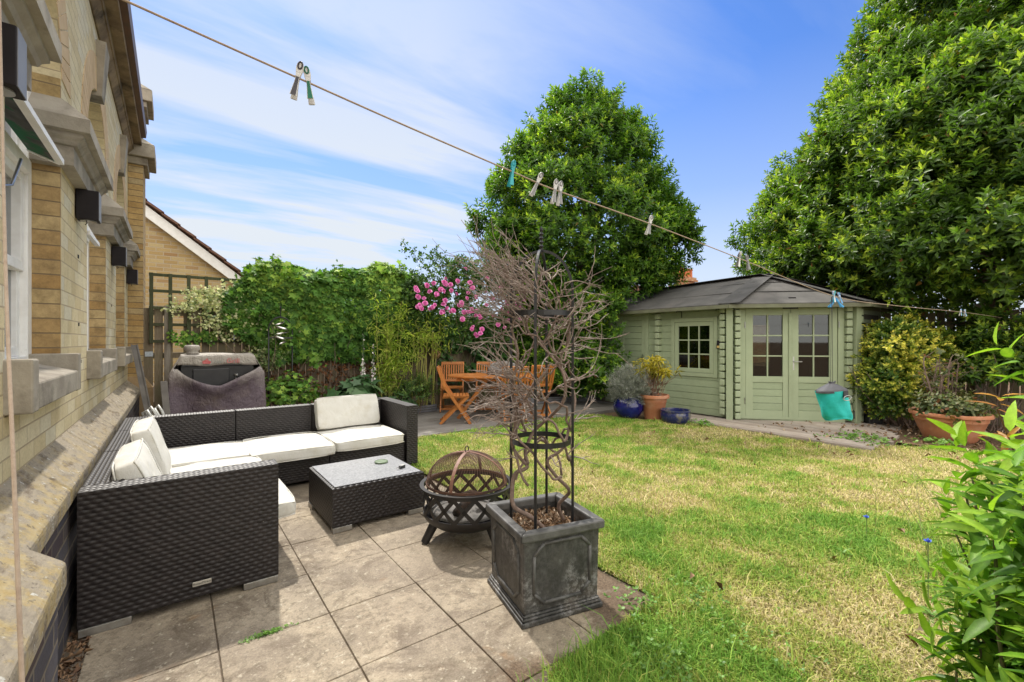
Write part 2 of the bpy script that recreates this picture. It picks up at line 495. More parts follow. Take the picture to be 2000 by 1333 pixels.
m_brick_side = brick_mat('tan_brick', (.36, .22, .085), (.50, .38, .20), (.19, .14, .085), 4.7, .082, .004, tint=(.40, .28, .12), white=(.33, .34, .24), dirt=(.13, .085, .04), dirt_amt=.7)
m_bluebrick = brick_mat('blue_brick', (.055, .052, .066), (.09, .085, .1), (.17, .145, .115), .23, .078, .007, tint=(.075, .05, .05), white=(.12, .115, .12), dirt=(.05, .04, .035), dirt_amt=.3, bstr=.8)
m_rubbed = plain('rubbed_brick', (.60, .45, .28), (.5, .36, .21), 6, .85, bmp=.2, bscale=60, st=(1, 1, 1), spec=.2)
m_ybrick = brick_mat('yellow_brick', (.38, .26, .11), (.46, .34, .16), (.42, .35, .25), .225, .075, .008, tint=(.46, .36, .19), white=(.33, .2, .09), dirt_amt=.15)
m_tile = plain('roof_tile', (.12, .06, .04), (.17, .09, .06), 20, .85, bmp=.4)
m_glass_dark = glass_mat('window_glass', (.30, .32, .33), .14)
m_dark = plain('dark_interior', (.02, .02, .02), (.03, .028, .026), 4, .9)
m_steel = plain('steel', (.5, .5, .5), (.4, .4, .42), 30, .35, metal=1)

def lichen_mat():
    m, nt, b, o = newmat('lichen_stone')
    b.inputs['Roughness'].default_value = .95; b.inputs['Specular IOR Level'].default_value = .15
    v = coords(nt, 'Object'); v2 = coords(nt, 'Object', (1, .35, 1))
    col = ramp(nt, noise(nt, v2, 16, 6, .7), [(.35, (.15, .12, .09)), (.5, (.31, .27, .21)), (.65, (.22, .19, .15))])
    f = ramp(nt, noise(nt, v, 11, 8, .75), [(.46, 0), (.57, 1)])
    sy = nt.nodes.new('ShaderNodeSeparateXYZ'); nt.links.new(v, sy.inputs[0])
    near = ramp(nt, math_(nt, 'ADD', math_(nt, 'MULTIPLY', sy.outputs[1], -.18), math_(nt, 'MULTIPLY', sy.outputs[0], 3.0)), [(.1, .15), (.62, .6)])
    col = mix(nt, math_(nt, 'MULTIPLY', f, near), col, ramp(nt, noise(nt, v, 40, 4), [(.35, (.38, .27, .085)), (.65, (.44, .36, .19))]))
    g = ramp(nt, noise(nt, v, 26, 5, .7), [(.62, 0), (.67, 1)])
    col = mix(nt, g, col, (.46, .45, .41))
    d = ramp(nt, noise(nt, v, 33, 5, .7), [(.6, 0), (.66, 1)])
    col = mix(nt, math_(nt, 'MULTIPLY', d, .7), col, (.10, .085, .07))
    nt.links.new(col, b.inputs['Base Color'])
    bump(nt, b, math_(nt, 'ADD', noise(nt, v, 60, 6, .75), noise(nt, v2, 30, 4)), .7, .006)
    return m
m_lichen = lichen_mat()

def wood_mat(name, c1, c2, c3=None, scale=(1, 1, 1), rough=.75, island=.2, bmp=.35, amt=.6):
    m, nt, b, o = newmat(name)
    b.inputs['Roughness'].default_value = rough; b.inputs['Specular IOR Level'].default_value = .3
    v = coords(nt, 'Object', scale)
    g = noise(nt, v, 14, 7, .65, .6)
    col = ramp(nt, g, [(.3, c1), (.7, c2)])
    if c3 is not None:
        vo = coords(nt, 'Object')
        f = ramp(nt, noise(nt, vo, 2.6, 6, .7), [(.45, 0), (.72, amt)])
        col = mix(nt, f, col, c3)
    ge = nt.nodes.new('ShaderNodeNewGeometry')
    k = ramp(nt, ge.outputs['Random Per Island'], [(0, 1 - island), (1, 1 + island)])
    col = mix(nt, 1.0, col, k, 'MULTIPLY')
    nt.links.new(col, b.inputs['Base Color'])
    bump(nt, b, g, bmp, .004)
    return m
m_fence = wood_mat('fence_board', (.15, .115, .075), (.25, .2, .14), (.11, .12, .06), (6, 6, .5))
m_trellis = wood_mat('trellis_wood', (.045, .055, .025), (.08, .09, .045), (.05, .04, .025), (5, 5, 1))
m_deck = wood_mat('deck_grey', (.15, .14, .135), (.23, .215, .2), (.12, .10, .08), (.6, 8, 4), island=.16)
m_deck_old = wood_mat('deck_old', (.26, .215, .185), (.44, .385, .34), (.22, .15, .11), (9, .5, 4), island=.3)
m_slate = plain('grey_plank', (.14, .14, .16), (.19, .19, .21), 8, .7, bmp=.2)
m_teak = wood_mat('orange_hardwood', (.36, .125, .03), (.52, .2, .055), (.26, .085, .02), (3, 3, 3), rough=.45, island=.18, bmp=.15, amt=.4)

# ------------------------------------------------------------------ ground, patio, decks
GX0, GY = 2.0, 5.72
def ground_mat():
    m, nt, b, o = newmat('soil')
    b.inputs['Roughness'].default_value = 1; b.inputs['Specular IOR Level'].default_value = .1
    v = coords(nt, 'Object')
    col = ramp(nt, noise(nt, v, 30, 8, .75), [(.3, (.07, .045, .03)), (.5, (.15, .10, .065)), (.7, (.24, .17, .11))])
    nt.links.new(col, b.inputs['Base Color'])
    bump(nt, b, noise(nt, v, 90, 6, .8), .8, .012)
    return m
m_soil = ground_mat()
g = MB(); g.face([(-400, -400, -.03), (400, -400, -.03), (400, 400, -.03), (-400, 400, -.03)])
tag(g.build('ground', m_soil), kind='structure')

def lawn_mat():
    m, nt, b, o = newmat('lawn_thatch')
    b.inputs['Roughness'].default_value = 1; b.inputs['Specular IOR Level'].default_value = .1
    v = coords(nt, 'Object')
    col = ramp(nt, noise(nt, v, 55, 8, .8), [(.3, (.10, .075, .035)), (.5, (.34, .27, .13)), (.7, (.50, .41, .23))])
    f = ramp(nt, noise(nt, v, 1.6, 5, .6), [(.4, 0), (.62, .7)])
    col = mix(nt, f, col, (.10, .14, .035))
    nt.links.new(col, b.inputs['Base Color'])
    bump(nt, b, noise(nt, v, 160, 6, .8), 1.0, .012)
    return m
LAWN = [(2.02, 1.42), (1.2, 1.36), (1.06, .6), (1.2, -1.5), (7.0, -1.5), (7.9, .2), (7.75, 1.2), (7.3, 1.75), (6.85, 2.1), (6.78, 4.2), (6.3, 5.0), (6.1, 5.74), (2.02, 5.74)]
me = bpy.data.meshes.new('lawn')
gx = np.arange(1.0, 8.05, .1); gy = np.arange(-1.5, 5.85, .1)
def inpoly(P, poly):
    x, y = P[:, 0], P[:, 1]; r = np.zeros(len(P), bool); j = len(poly) - 1
    for i in range(len(poly)):
        xi, yi = poly[i]; xj, yj = poly[j]
        c = ((yi > y) != (yj > y)) & (x < (xj - xi) * (y - yi) / (yj - yi + 1e-12) + xi)
        r ^= c; j = i
    return r
def lawn_z(P): return .012 + .045 * (fbm(P, .9, 3) - .5) + .02 * (vnoise(P, 4, 5) - .5)
lw_ = MB(); lw_.face([(x, y, 0) for x, y in LAWN])
lm = lw_.mesh('lawn')
bm = bmesh.new(); bm.from_mesh(lm); bmesh.ops.triangulate(bm, faces=bm.faces)
for _ in range(5):
    bmesh.ops.subdivide_edges(bm, edges=[e for e in bm.edges if e.calc_length() > .18], cuts=1)
    bmesh.ops.triangulate(bm, faces=bm.faces)
for vv in bm.verts: vv.co.z = float(lawn_z(np.array([[vv.co.x, vv.co.y]]))[0]) - .012
bm.to_mesh(lm); bm.free()
tag(link('lawn', lm, lawn_mat(), None, smooth=True), kind='structure')

def slab_mat():
    m, nt, b, o = newmat('paving_slab')
    b.inputs['Roughness'].default_value = .85; b.inputs['Specular IOR Level'].default_value = .25
    v = coords(nt, 'Object')
    ge = nt.nodes.new('ShaderNodeNewGeometry')
    base = ramp(nt, ge.outputs['Random Per Island'], [(0, (.37, .295, .205)), (.35, (.44, .365, .265)), (.7, (.39, .31, .22)), (1, (.30, .25, .19))])
    big = ramp(nt, noise(nt, v, 2.3, 7, .68, .4), [(.34, (.20, .17, .14)), (.48, (.36, .305, .235)), (.64, (.55, .465, .35))])
    col = mix(nt, .72, base, big)
    st = ramp(nt, noise(nt, v, 3.1, 9, .74, 1.2), [(.5, 0), (.62, .85)])
    col = mix(nt, st, col, (.15, .115, .085))
    ru = ramp(nt, noise(nt, v, 2.9, 4, .6), [(.64, 0), (.74, .45)])
    col = mix(nt, ru, col, (.42, .21, .07))
    bl = ramp(nt, noise(nt, v, 24, 7, .75), [(.49, 0), (.63, .7)])
    col = mix(nt, bl, col, (.17, .14, .10))
    li = ramp(nt, noise(nt, v, 31, 6, .7), [(.57, 0), (.66, .75)])
    col = mix(nt, li, col, (.60, .54, .43))
    cool = ramp(nt, noise(nt, v, 1.25, 4, .55), [(.47, 0), (.62, .5)])
    col = mix(nt, cool, col, (.30, .25, .20))
    # soil trodden over the slabs round the planter corner and the lawn edge
    dirtm = None
    for (cx_, cy_, s_) in ((1.86, 1.40, 2.6), (1.14, 1.28, 3.2), (1.98, 1.72, 4.5), (1.98, 2.4, 6.0)):
        vm = nt.nodes.new('ShaderNodeVectorMath'); vm.operation = 'DISTANCE'; nt.links.new(v, vm.inputs[0]); vm.inputs[1].default_value = (cx_, cy_, 0)
        q = math_(nt, 'SUBTRACT', 1.0, math_(nt, 'MULTIPLY', vm.outputs['Value'], s_))
        dirtm = q if dirtm is None else math_(nt, 'MAXIMUM', dirtm, q)
    dirtf = ramp(nt, math_(nt, 'ADD', dirtm, math_(nt, 'MULTIPLY', noise(nt, v, 13, 7, .75), .9)), [(.62, 0), (.9, .92)])
    col = mix(nt, dirtf, col, ramp(nt, noise(nt, v, 70, 5, .7), [(.35, (.085, .055, .036)), (.65, (.19, .135, .09))]))
    gr = ramp(nt, noise(nt, v, 120, 4, .75), [(.3, .66), (.7, 1.1)])
    col = mix(nt, 1.0, col, gr, 'MULTIPLY')
    nt.links.new(col, b.inputs['Base Color'])
    bump(nt, b, math_(nt, 'ADD', noise(nt, v, 130, 6, .75), math_(nt, 'MULTIPLY', bl, .6)), .45, .004)
    return m
pm = MB(); PX = [-.31, .155, .617, 1.08, 1.54, 2.0]; PY = [1.40 + .465 * k for k in range(-5, 10)]
for i in range(5):
    for j in range(len(PY) - 1):
        if i >= 3 and PY[j] < 1.39 and not (i == 3 and PY[j] > .9 and False): continue
        g_ = .0026
        x0, x1, y0, y1 = PX[i] + g_, PX[i + 1] - g_, PY[j] + g_, PY[j + 1] - g_
        z = [rnd.uniform(-.003, .003) for _ in range(4)]
        pm.hexa([(x0, y0, -.05), (x1, y0, -.05), (x1, y1, -.05), (x0, y1, -.05)], [(x0, y0, z[0]), (x1, y0, z[1]), (x1, y1, z[2]), (x0, y1, z[3])])
tag(pm.build('patio', slab_mat(), bevel=.004), kind='structure')
# dirt in the joints and the strip against the wall
jm = MB(); jm.face([(-.42, -1, -.009), (2.04, -1, -.009), (2.04, 5.8, -.009), (-.42, 5.8, -.009)])
tag(jm.build('patio_bedding', plain('joint_dirt', (.10, .075, .055), (.19, .15, .11), 40, 1, bmp=.8, bscale=80)), kind='structure')

dm = MB()
y = 5.76; k = 0
while y < 8.1:
    dm.box((-.4 if y > 6 else 1.6, y, -.03), (7.5, y + .118, .03 + rnd.uniform(-.002, .002))); y += .125
tag(dm.build('decking', m_deck, bevel=.004), kind='structure')
dm = MB()
x = 6.82
while x < 9.6:
    y0 = 1.75 + rnd.uniform(-.12, .12) + max(0, x - 8.0) * .3
    dm.hexa([(x, y0, -.03), (x + .116, y0, -.03), (x + .116, 4.6, -.03), (x, 4.6, -.03)], [(x, y0, .03 + rnd.uniform(-.006, .006)), (x + .116, y0, .032), (x + .116, 4.6, .03), (x, 4.6, .03)]); x += .129
tag(dm.build('shed_decking', m_deck_old, bevel=.005), kind='structure')
# ------------------------------------------------------------------ brick house on the left
WX = -.51
house = thing('brick_house', 'cream brick house with stone capitals and arched sash windows along the patio', 'house', (WX, 4, 0))
BAYS = [(.45, 1.55), (2.5, 3.56), (4.5, 5.65), (6.55, 7.65)]
PIERS = [(-1.5, .45), (1.55, 2.5), (3.56, 4.5), (5.65, 6.55), (7.65, 8.12)]
DEPTH = .30; SPR = 2.83; TOP = 3.98
b = MB()
b.box((WX - DEPTH, -1.5, .60), (WX, 8.12, 1.06))
for a, c in PIERS: b.box((WX - DEPTH, a, 1.06), (WX, c, SPR))
# spandrels with round arches
NS = 20
def arch_pts(a, c):
    m, r = (a + c) / 2, (c - a) / 2
    return [(m - r * math.cos(PI * k / NS), SPR + r * math.sin(PI * k / NS)) for k in range(NS + 1)]
for a, c in BAYS:
    P = arch_pts(a, c)
    for k in range(NS):
        (y0, z0), (y1, z1) = P[k], P[k + 1]
        b.face([(WX, y0, z0), (WX, y1, z1), (WX, y1, TOP), (WX, y0, TOP)])
        b.face([(WX, y0, z0), (WX - DEPTH, y0, z0), (WX - DEPTH, y1, z1), (WX, y1, z1)])
        b.face([(WX - DEPTH, y0, z0), (WX - DEPTH, y0, TOP), (WX - DEPTH, y1, TOP), (WX - DEPTH, y1, z1)])
for a, c in PIERS: b.box((WX - DEPTH, a, SPR), (WX, c, TOP))
def house_wall_mat():
    # side (reveal) faces carry one long tan brick per course, the front the cream bond
    return m_brick
b.build('wall', m_brick, house, world=True)
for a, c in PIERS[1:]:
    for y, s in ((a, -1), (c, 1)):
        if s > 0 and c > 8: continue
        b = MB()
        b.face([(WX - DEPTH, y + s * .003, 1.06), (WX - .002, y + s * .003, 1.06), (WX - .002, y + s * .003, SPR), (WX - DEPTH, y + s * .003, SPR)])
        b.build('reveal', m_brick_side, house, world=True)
for a, c in BAYS[1:]:
    m, r = (a + c) / 2, (c - a) / 2
    b = MB(); nv = 26
    for k in range(nv):
        t0, t1 = PI * k / nv + .006, PI * (k + 1) / nv - .006
        q = []
        for x in (WX - .05, WX + .004):
            for t, R in ((t0, r + .001), (t1, r + .001), (t1, r + .27), (t0, r + .27)):
                q.append((x, m - R * math.cos(t), SPR + R * math.sin(t)))
        b.hexa(q[:4], q[4:])
    b.build('arch', m_rubbed, house, world=True)
    b = MB()
    zb, zt, x1 = SPR + r - .04, SPR + r + .40, WX + .035
    b.hexa([(WX - .12, m - .085, zb), (x1, m - .085, zb), (x1, m + .085, zb), (WX - .12, m + .085, zb)],
           [(WX - .12, m - .125, zt), (x1 + .03, m - .125, zt), (x1 + .03, m + .125, zt), (WX - .12, m + .125, zt)])
    b.build('keystone', m_stone, house, world=True, bevel=.003)
# moulded capitals on the piers
def moulding(b, a, c, prof, back):
    """prof: (out, z) bottom to top; wraps near end, front and far end of a pier a..c"""
    n = len(prof)
    for k in range(n - 1):
        (o0, z0), (o1, z1) = prof[k], prof[k + 1]
        A0 = [(back, a - o0, z0), (WX + o0, a - o0, z0), (WX + o0, c + o0, z0), (back, c + o0, z0)]
        A1 = [(back, a - o1, z1), (WX + o1, a - o1, z1), (WX + o1, c + o1, z1), (back, c + o1, z1)]
        for j in range(3): b.face([A0[j], A0[j + 1], A1[j + 1], A1[j]])
    for o, z in (prof[0], prof[-1]):
        b.face([(back, a - o, z), (WX + o, a - o, z), (WX + o, c + o, z), (back, c + o, z)])
CAP = [(.005, 2.33), (.06, 2.335), (.06, 2.44), (.075, 2.445), (.085, 2.465), (.105, 2.485), (.105, 2.505), (.135, 2.51), (.135, 2.585), (.004, 2.72)]
for a, c in PIERS:
    if c < 2: continue
    b = MB(); moulding(b, a, min(c, 8.0), CAP, WX - .135)
    b.build('capital', m_stone, house, world=True, bevel=.004)
# sills with raised stools
for a, c in BAYS[1:]:
    b = MB(); s0, s1 = a - .02, c + .02; f = WX + .08
    for y0, y1 in ((s0, s0 + .09), (s1 - .09, s1)):
        b.box((WX - .28, y0, 1.07), (f, y1, 1.28))
    q = [(WX - .28, s0 + .09, 1.075), (f - .001, s0 + .09, 1.075), (f - .001, s1 - .09, 1.075), (WX - .28, s1 - .09, 1.075)]
    b.hexa(q, [(q[0][0], q[0][1], 1.28), (q[1][0], q[1][1], 1.185), (q[2][0], q[2][1], 1.185), (q[3][0], q[3][1], 1.28)])
    b.build('sill', m_stone, house, world=True, bevel=.008)
# plinth and its weathered stone coping
b = MB()
b.box((WX - DEPTH, 1.89, -.05), (-.385, 8.05, .602)); b.box((WX - DEPTH, -1.5, -.05), (-.275, 1.87, .601))
b.build('plinth', m_bluebrick, house, world=True)
b = MB()
def coping(y0, y1, xf, xb, zf, zb):
    y = y0
    while y < y1 - .01:
        e = min(y + .92, y1); 
        if y1 - e < .3: e = y1
        b.hexa([(xb, y + .002, .61), (xf, y + .002, .61), (xf, e - .002, .61), (xb, e - .002, .61)], [(xb, y + .002, zb), (xf, y + .002, zf), (xf, e - .002, zf), (xb, e - .002, zb)])
        y = e
coping(1.875, 8.05, -.367, WX - .02, .685, .835); coping(-1.5, 1.888, -.257, WX - .02, .688, .90)
b.build('coping', m_lichen, house, world=True, bevel=.012)
# cornice, gutter, roof
b = MB()
for x0, x1, z0, z1 in ((WX - .1, WX + .07, 3.97, 4.04), (WX - .1, WX + .155, 4.042, 4.10)):
    b.box((x0, -1.5, z0), (x1, 8.2, z1))
b.hexa([(WX, -1.5, 3.90), (WX + .012, -1.5, 3.90), (WX + .012, 8.2, 3.90), (WX, 8.2, 3.90)], [(WX, -1.5, 3.968), (WX + .06, -1.5, 3.968), (WX + .06, 8.2, 3.968), (WX, 8.2, 3.968)])
b.build('cornice', m_stone2, house, world=True, bevel=.008)
b = MB()
prof = [(.145, 4.105), (.205, 4.115), (.215, 4.20), (.20, 4.205), (.19, 4.13), (.15, 4.125)]
b.prism([(WX + x, z) for x, z in prof], 9.4, 'y', -1.5)
b.build('gutter', plain('brown_gutter', (.10, .045, .03), (.07, .04, .03), 10, .5), house, world=True)
b = MB(); b.hexa([(WX + .16, -1.5, 4.17), (-3.6, -1.5, 6.6), (-3.6, 8.1, 6.6), (WX + .16, 8.1, 4.17)], [(WX + .16, -1.5, 4.20), (-3.6, -1.5, 6.64), (-3.6, 8.1, 6.64), (WX + .16, 8.1, 4.20)])
b.build('roof', m_tile, house, world=True)
# corner pilaster with stepped base, cap and kneeler
PF = -.345
b = MB(); b.box((WX - .6, 8.121, .80), (PF, 8.75, 3.80))
b.build('pilaster', brick_mat('pilaster_brick', (.36, .23, .09), (.46, .32, .14), (.15, .11, .07), .42, .082, .005, tint=(.40, .31, .17), white=(.42, .38, .25), dirt=(.15, .1, .05), dirt_amt=.5), house, world=True)
b = MB(); b.box((WX - .6, 8.06, -.05), (-.235, 8.75, .69)); b.hexa([(WX - .6, 8.055, .69), (-.23, 8.055, .69), (-.23, 8.75, .69), (WX - .6, 8.75, .69)], [(WX - .6, 8.12, .86), (PF + .005, 8.12, .86), (PF + .005, 8.75, .86), (WX - .6, 8.75, .86)])
b.build('pilaster_base', plain('tan_stone', (.27, .18, .09), (.36, .26, .15), 6, .9, bmp=.4, c3=(.12, .09, .06)), house, world=True, bevel=.008)
b = MB()
for x1, z0, z1, dy in ((PF + .05, 3.80, 3.90, .04), (PF + .13, 3.902, 4.08, .10)): b.box((WX - .3, 8.12 - dy, z0), (x1, 8.75, z1))
b.hexa([(WX - .3, 8.02, 4.082), (PF + .13, 8.02, 4.082), (PF + .13, 8.75, 4.082), (WX - .3, 8.75, 4.082)], [(WX - .3, 8.15, 4.22), (PF - .05, 8.15, 4.22), (PF - .05, 8.75, 4.22), (WX - .3, 8.75, 4.22)])
b.box((WX - .3, 8.16, 4.222), (PF - .03, 8.75, 4.62))
b.box((WX - .3, 8.10, 4.622), (PF + .04, 8.75, 4.70)); b.box((WX - .3, 8.06, 4.702), (PF + .10, 8.75, 4.86))
b.hexa([(WX - .3, 8.06, 4.862), (PF + .10, 8.06, 4.862), (PF + .10, 8.75, 4.862), (WX - .3, 8.75, 4.862)], [(WX - .3, 8.2, 5.02), (PF - .12, 8.2, 5.02), (PF - .12, 8.75, 5.02), (WX - .3, 8.75, 5.02)])
b.build('kneeler', m_stone, house, world=True, bevel=.008)
# windows
def sash_window(a, c):
    xo = WX - .115
    b = MB()
    fw = .085
    b.box((xo - .1, a, 1.2), (xo, a + fw, SPR)); b.box((xo - .1, c - fw, 1.2), (xo, c, SPR))
    b.box((xo - .10, a + fw, 1.2), (xo - .002, c - fw, 1.27))
    b.box((xo - .12, a + fw, 2.24), (xo + .012, c - fw, 2.31))           # transom
    P = arch_pts(a, c); Q = arch_pts(a + fw, c - fw)
    m = (a + c) / 2
    for k in range(NS):
        q = [(xo - .1, *P[k]), (xo - .1, *P[k + 1]), (xo - .1, *Q[k + 1]), (xo - .1, *Q[k])]
        b.hexa(q, [(xo, y, z) for _, y, z in q])
    w = b.build('window', m_white, house, world=True, bevel=.004)
    b = MB(); xs = xo - .03
    for z0, z1, xx in ((1.27, 1.76, xs), (1.72, 2.24, xs + .016), (2.31, SPR + .3, xs)):
        y0, y1 = a + fw + .001, c - fw - .001
        b.box((xx - .04, y0, z0), (xx, y0 + .05, z1)); b.box((xx - .04, y1 - .05, z0), (xx, y1, z1))
        b.box((xx - .04, y0 + .05, z0), (xx - .001, y1 - .05, z0 + .05)); b.box((xx - .04, y0 + .05, z1 - .045), (xx - .001, y1 - .05, z1))
    mm = (a + c) / 2
    b.box((xs - .038, mm - .012, 1.32), (xs - .004, mm + .012, 2.2))
    b.build('sash', m_white, w, bevel=.003, world=True)
    b = MB(); b.box((xs - .025, a + fw, 1.3), (xs - .021, c - fw, SPR + .45)); b.build('glass', m_glass_dark, w, world=True)
    b = MB(); b.box((xs - .2, a + .001, 1.08), (xs - .19, c - .001, SPR + .56)); b.build('blind', plain('grey_blind', (.10, .105, .11), (.15, .155, .155), 3, .9), w, world=True)
    return w
wins = [sash_window(a, c) for a, c in BAYS[1:]]
# top-hung vents standing open
m_vent = plain('grimy_vent', (.035, .036, .036), (.11, .11, .105), 9, .75, c3=(.0, .10, .035), s3=2.4, t3=(.5, .54))
for (a, c), w in zip(BAYS[1:3], wins[:2]):
    z1, x1, z0, x0 = 2.37, WX - .10, 2.325, WX + .02
    y0, y1 = (a + .02, c - .16) if a < 4 else (a + .02, a + .55)
    if a > 4: z0, x0 = 2.16, WX + .0
    b = MB(); b.hexa([(x1, y0, z1 - .022), (x0, y0, z0 - .022), (x0, y1, z0 - .022), (x1, y1, z1 - .022)], [(x1, y0, z1), (x0, y0, z0), (x0, y1, z0), (x1, y1, z1)])
    vs = b.build('open_vent', m_vent if a < 4 else m_white, w, world=True)
    b = MB()
    b.bar((x1, y1, z1 - .01), (x0, y1, z0 - .01), .028, .03); b.bar((x0, y0, z0 - .01), (x0, y1, z0 - .01), .03, .028)
    b.build('vent_edge', m_white, vs, world=True)
# stay of the vent
b = MB(); b.tube([(WX - .16, 2.75, 2.05), (WX - .12, 2.9, 2.02), (WX - .08, 3.0, 2.06), (WX - .06, 3.05, 2.2)], .006, 6)
b.build('vent_stay', m_steel, wins[0], world=True, smooth=True)
for y, z in ((4.1, 1.90), (4.12, 1.45), (4.2, 1.2), (5.6 + .5, 1.7)):
    b = MB(); b.box((WX - .01, y, z), (WX + .004, y + .03, z + .022)); b.build('wall_plug', m_dark, house, world=True)

# square black lamps on the piers
lampM = plain('lamp_metal', (.010, .008, .010), (.018, .015, .017), 8, .6, spec=.2)
lamps = [('nearest black cube wall lamp, cut by the left edge above the open green vent', 2.06, 2.15, .17),
         ('black cube wall lamp on the first full brick pier beside the white flap', 3.98, 2.14, .185),
         ('black cube wall lamp on the pier between second and third windows', 6.05, 2.12, .185),
         ('smallest black cube wall lamp, beside the corner pilaster', 7.86, 2.12, .185)]
proto = None
for lab, y, z, h in lamps:
    if proto is None:
        t = thing('wall_lamp', lab, 'wall lamp', (WX, y, z), 0, 'black lamps along the house wall')
        b = MB(); b.box((0.006, 0, 0), (.115, .115, .19)); b.build('lamp_body', lampM, t, bevel=.003)
        b = MB(); b.box((.114, .004, .002), (.1175, .111, .188)); b.build('lamp_lit_side', plain('lamp_lit_side', (.16, .16, .17), (.12, .12, .13), 5, .5), t)  # pale plate paints the sunlit side onto the black lamp
        b = MB(); b.lathe([(.03, -.004), (.042, -.004), (.042, .004)], 20, (.06, .058, -.002)); b.build('lens', plain('lamp_lens', (.2, .2, .2), (.25, .25, .25), 5, .2), t)
        b = MB(); b.tube([(.05, .05, -.001), (.055, .04, -.02), (.045, .045, -.03)], .003, 5); b.build('cable', m_black, t)
        proto = t
    else: dup(proto, (WX, y, z), None, lab)

# line of debris against the plinth
r = np.random.default_rng(4); n = 900
P = np.c_[r.uniform(-.385, -.30, n), r.uniform(.3, 2.9, n), np.full(n, -.008)]
lv = leaf4(.035, .02, .5, .5)
v, f, a = scatter([(lv[0], lv[1], np.full(4, .5))], P, unit(r.normal(size=(n, 3)) * .5 + [0, 0, 1]), r.uniform(.5, 1.2, n), 3)
dl = leaves('leaf_debris', [(v, f, np.repeat(r.uniform(0, 1, n), 4))], leaf_mat('debris', (.10, .05, .03), (.26, .16, .09), rough=.9, transl=0), None)
tag(dl, 'strip of dry brown leaf debris along the foot of the blue brick plinth', 'debris', kind='stuff')

# ------------------------------------------------------------------ neighbour's house behind the fence
nb = thing('neighbour_house', 'yellow brick gable house with white bargeboard behind the fence', 'house', (-3.2, 11, 0))
RZ = .79; EX = 1.25; EZ = 2.60; AX = -3.2; AZ = EZ + RZ * (EX - AX)
b = MB(); b.prism([(2 * AX - EX + .25, 0), (EX - .25, 0), (EX - .25, EZ + .12), (AX, AZ - .1), (2 * AX - EX + .25, EZ + .12)], 8, 'y', 11.0)
b.build('wall', m_ybrick, nb, world=True)
b = MB()
for s in (1, -1):
    x0, x1 = AX, AX + s * (EX - AX)
    q = [(x0, 10.86, AZ - .24), (x1, 10.86, EZ - .24), (x1, 10.90, EZ - .24), (x0, 10.90, AZ - .24)]
    b.hexa(q, [(x, y, z + .22) for x, y, z in q])
b.build('bargeboard', m_white, nb, world=True)
b = MB()
for s in (1, -1):
    for k in range(18):
        f0, f1 = k / 18, (k + 1) / 18 + .01
        L = s * (EX + .06 - AX)
        za, zb = AZ + .02 - f0 * (AZ - EZ + .05), AZ + .02 - f1 * (AZ - EZ + .05)
        q = [(AX + L * f0, 10.78, za), (AX + L * f1, 10.78, zb + .03), (AX + L * f1, 19.2, zb + .03), (AX + L * f0, 19.2, za)]
        b.hexa(q, [(x, y, z + .045) for x, y, z in q])
b.build('roof', m_tile, nb, world=True)

# far house: only its chimney clears the shed roof
fh = thing('distant_house', 'far terraced house whose brick chimney rises behind the shed roof', 'house', (27.3, 17.0, 0))
m_red = brick_mat('red_brick', (.32, .11, .05), (.42, .17, .08), (.3, .22, .15), .225, .075, .008, tint=(.45, .3, .16), dirt_amt=.3)
b = MB(); b.box((-5, -4, 0), (5, 4, 3.2)); b.build('wall', m_red, fh)
b = MB(); b.prism([(-4.4, 3.2), (4.4, 3.2), (0, 4.7)], 10.6, 'x', -5.3); rf = b.build('roof', m_tile, fh)
ch = MB(); ch.box((-.62, -.3, 3.8), (.62, .3, 5.3)); ch.box((-.78, -.45, 5.3), (.78, .45, 5.42)); ch.box((-.7, -.38, 5.422), (.7, .38, 5.58)); 
cs = ch.build('chimney', m_red, fh)
m_pot = plain('chimney_pot', (.42, .11, .04), (.5, .16, .06), 5, .8)
for x in (-.55, -.1, .22, .55):
    b = MB(); b.lathe([(.17, 5.58), (.15, 5.66), (.14, 6.08), (.18, 6.1), (.18, 6.18), (.12, 6.18)], 14, (x, 0, 0)); b.build('chimney_pot', m_pot, cs)
b = MB(); b.box((-1.5, -.3, 3.9), (-.64, .3, 5.0)); b.build('chimney_shoulder', m_red, fh)
# ------------------------------------------------------------------ summerhouse
m_sage = wood_mat('sage_paint', (.275, .335, .215), (.335, .39, .255), (.22, .26, .16), (1, 1, 6), rough=.6, island=.07, bmp=.25, amt=.5)
m_sage2 = wood_mat('sage_trim', (.305, .36, .235), (.35, .405, .265), (.25, .285, .18), (2, 2, 2), rough=.6, island=.05, bmp=.2, amt=.5)
def peel():
    m, nt, b, o = newmat('peeling_sage')
    b.inputs['Roughness'].default_value = .65
    v = coords(nt, 'Object')
    col = ramp(nt, noise(nt, v, 4), [(.3, (.295, .35, .225)), (.7, (.345, .40, .26))])
    f = ramp(nt, noise(nt, v, 17, 7, .75), [(.66, 0), (.69, 1)])
    col = mix(nt, f, col, (.30, .21, .12))
    nt.links.new(col, b.inputs['Base Color']); bump(nt, b, noise(nt, v, 22, 6), .25, .004)
    return m
m_peel = peel()
m_shedglass = glass_mat('shed_glass', (.34, .38, .34), .02)
SC = (8.9, 3.87)
shed = thing('summerhouse', 'sage green timber corner summerhouse with double glazed doors and felt roof', 'summerhouse', (SC[0], SC[1], 0))
A = Vector((7.53, 5.24, 0)); Bc = Vector((7.53, 3.86, 0)); Cc = Vector((8.80, 2.49, 0)); Dc = Vector((10.28, 2.49, 0)); Ec = Vector((10.28, 6.62, 0)); Fc = Vector((7.53, 6.62, 0))
WZ = 1.96
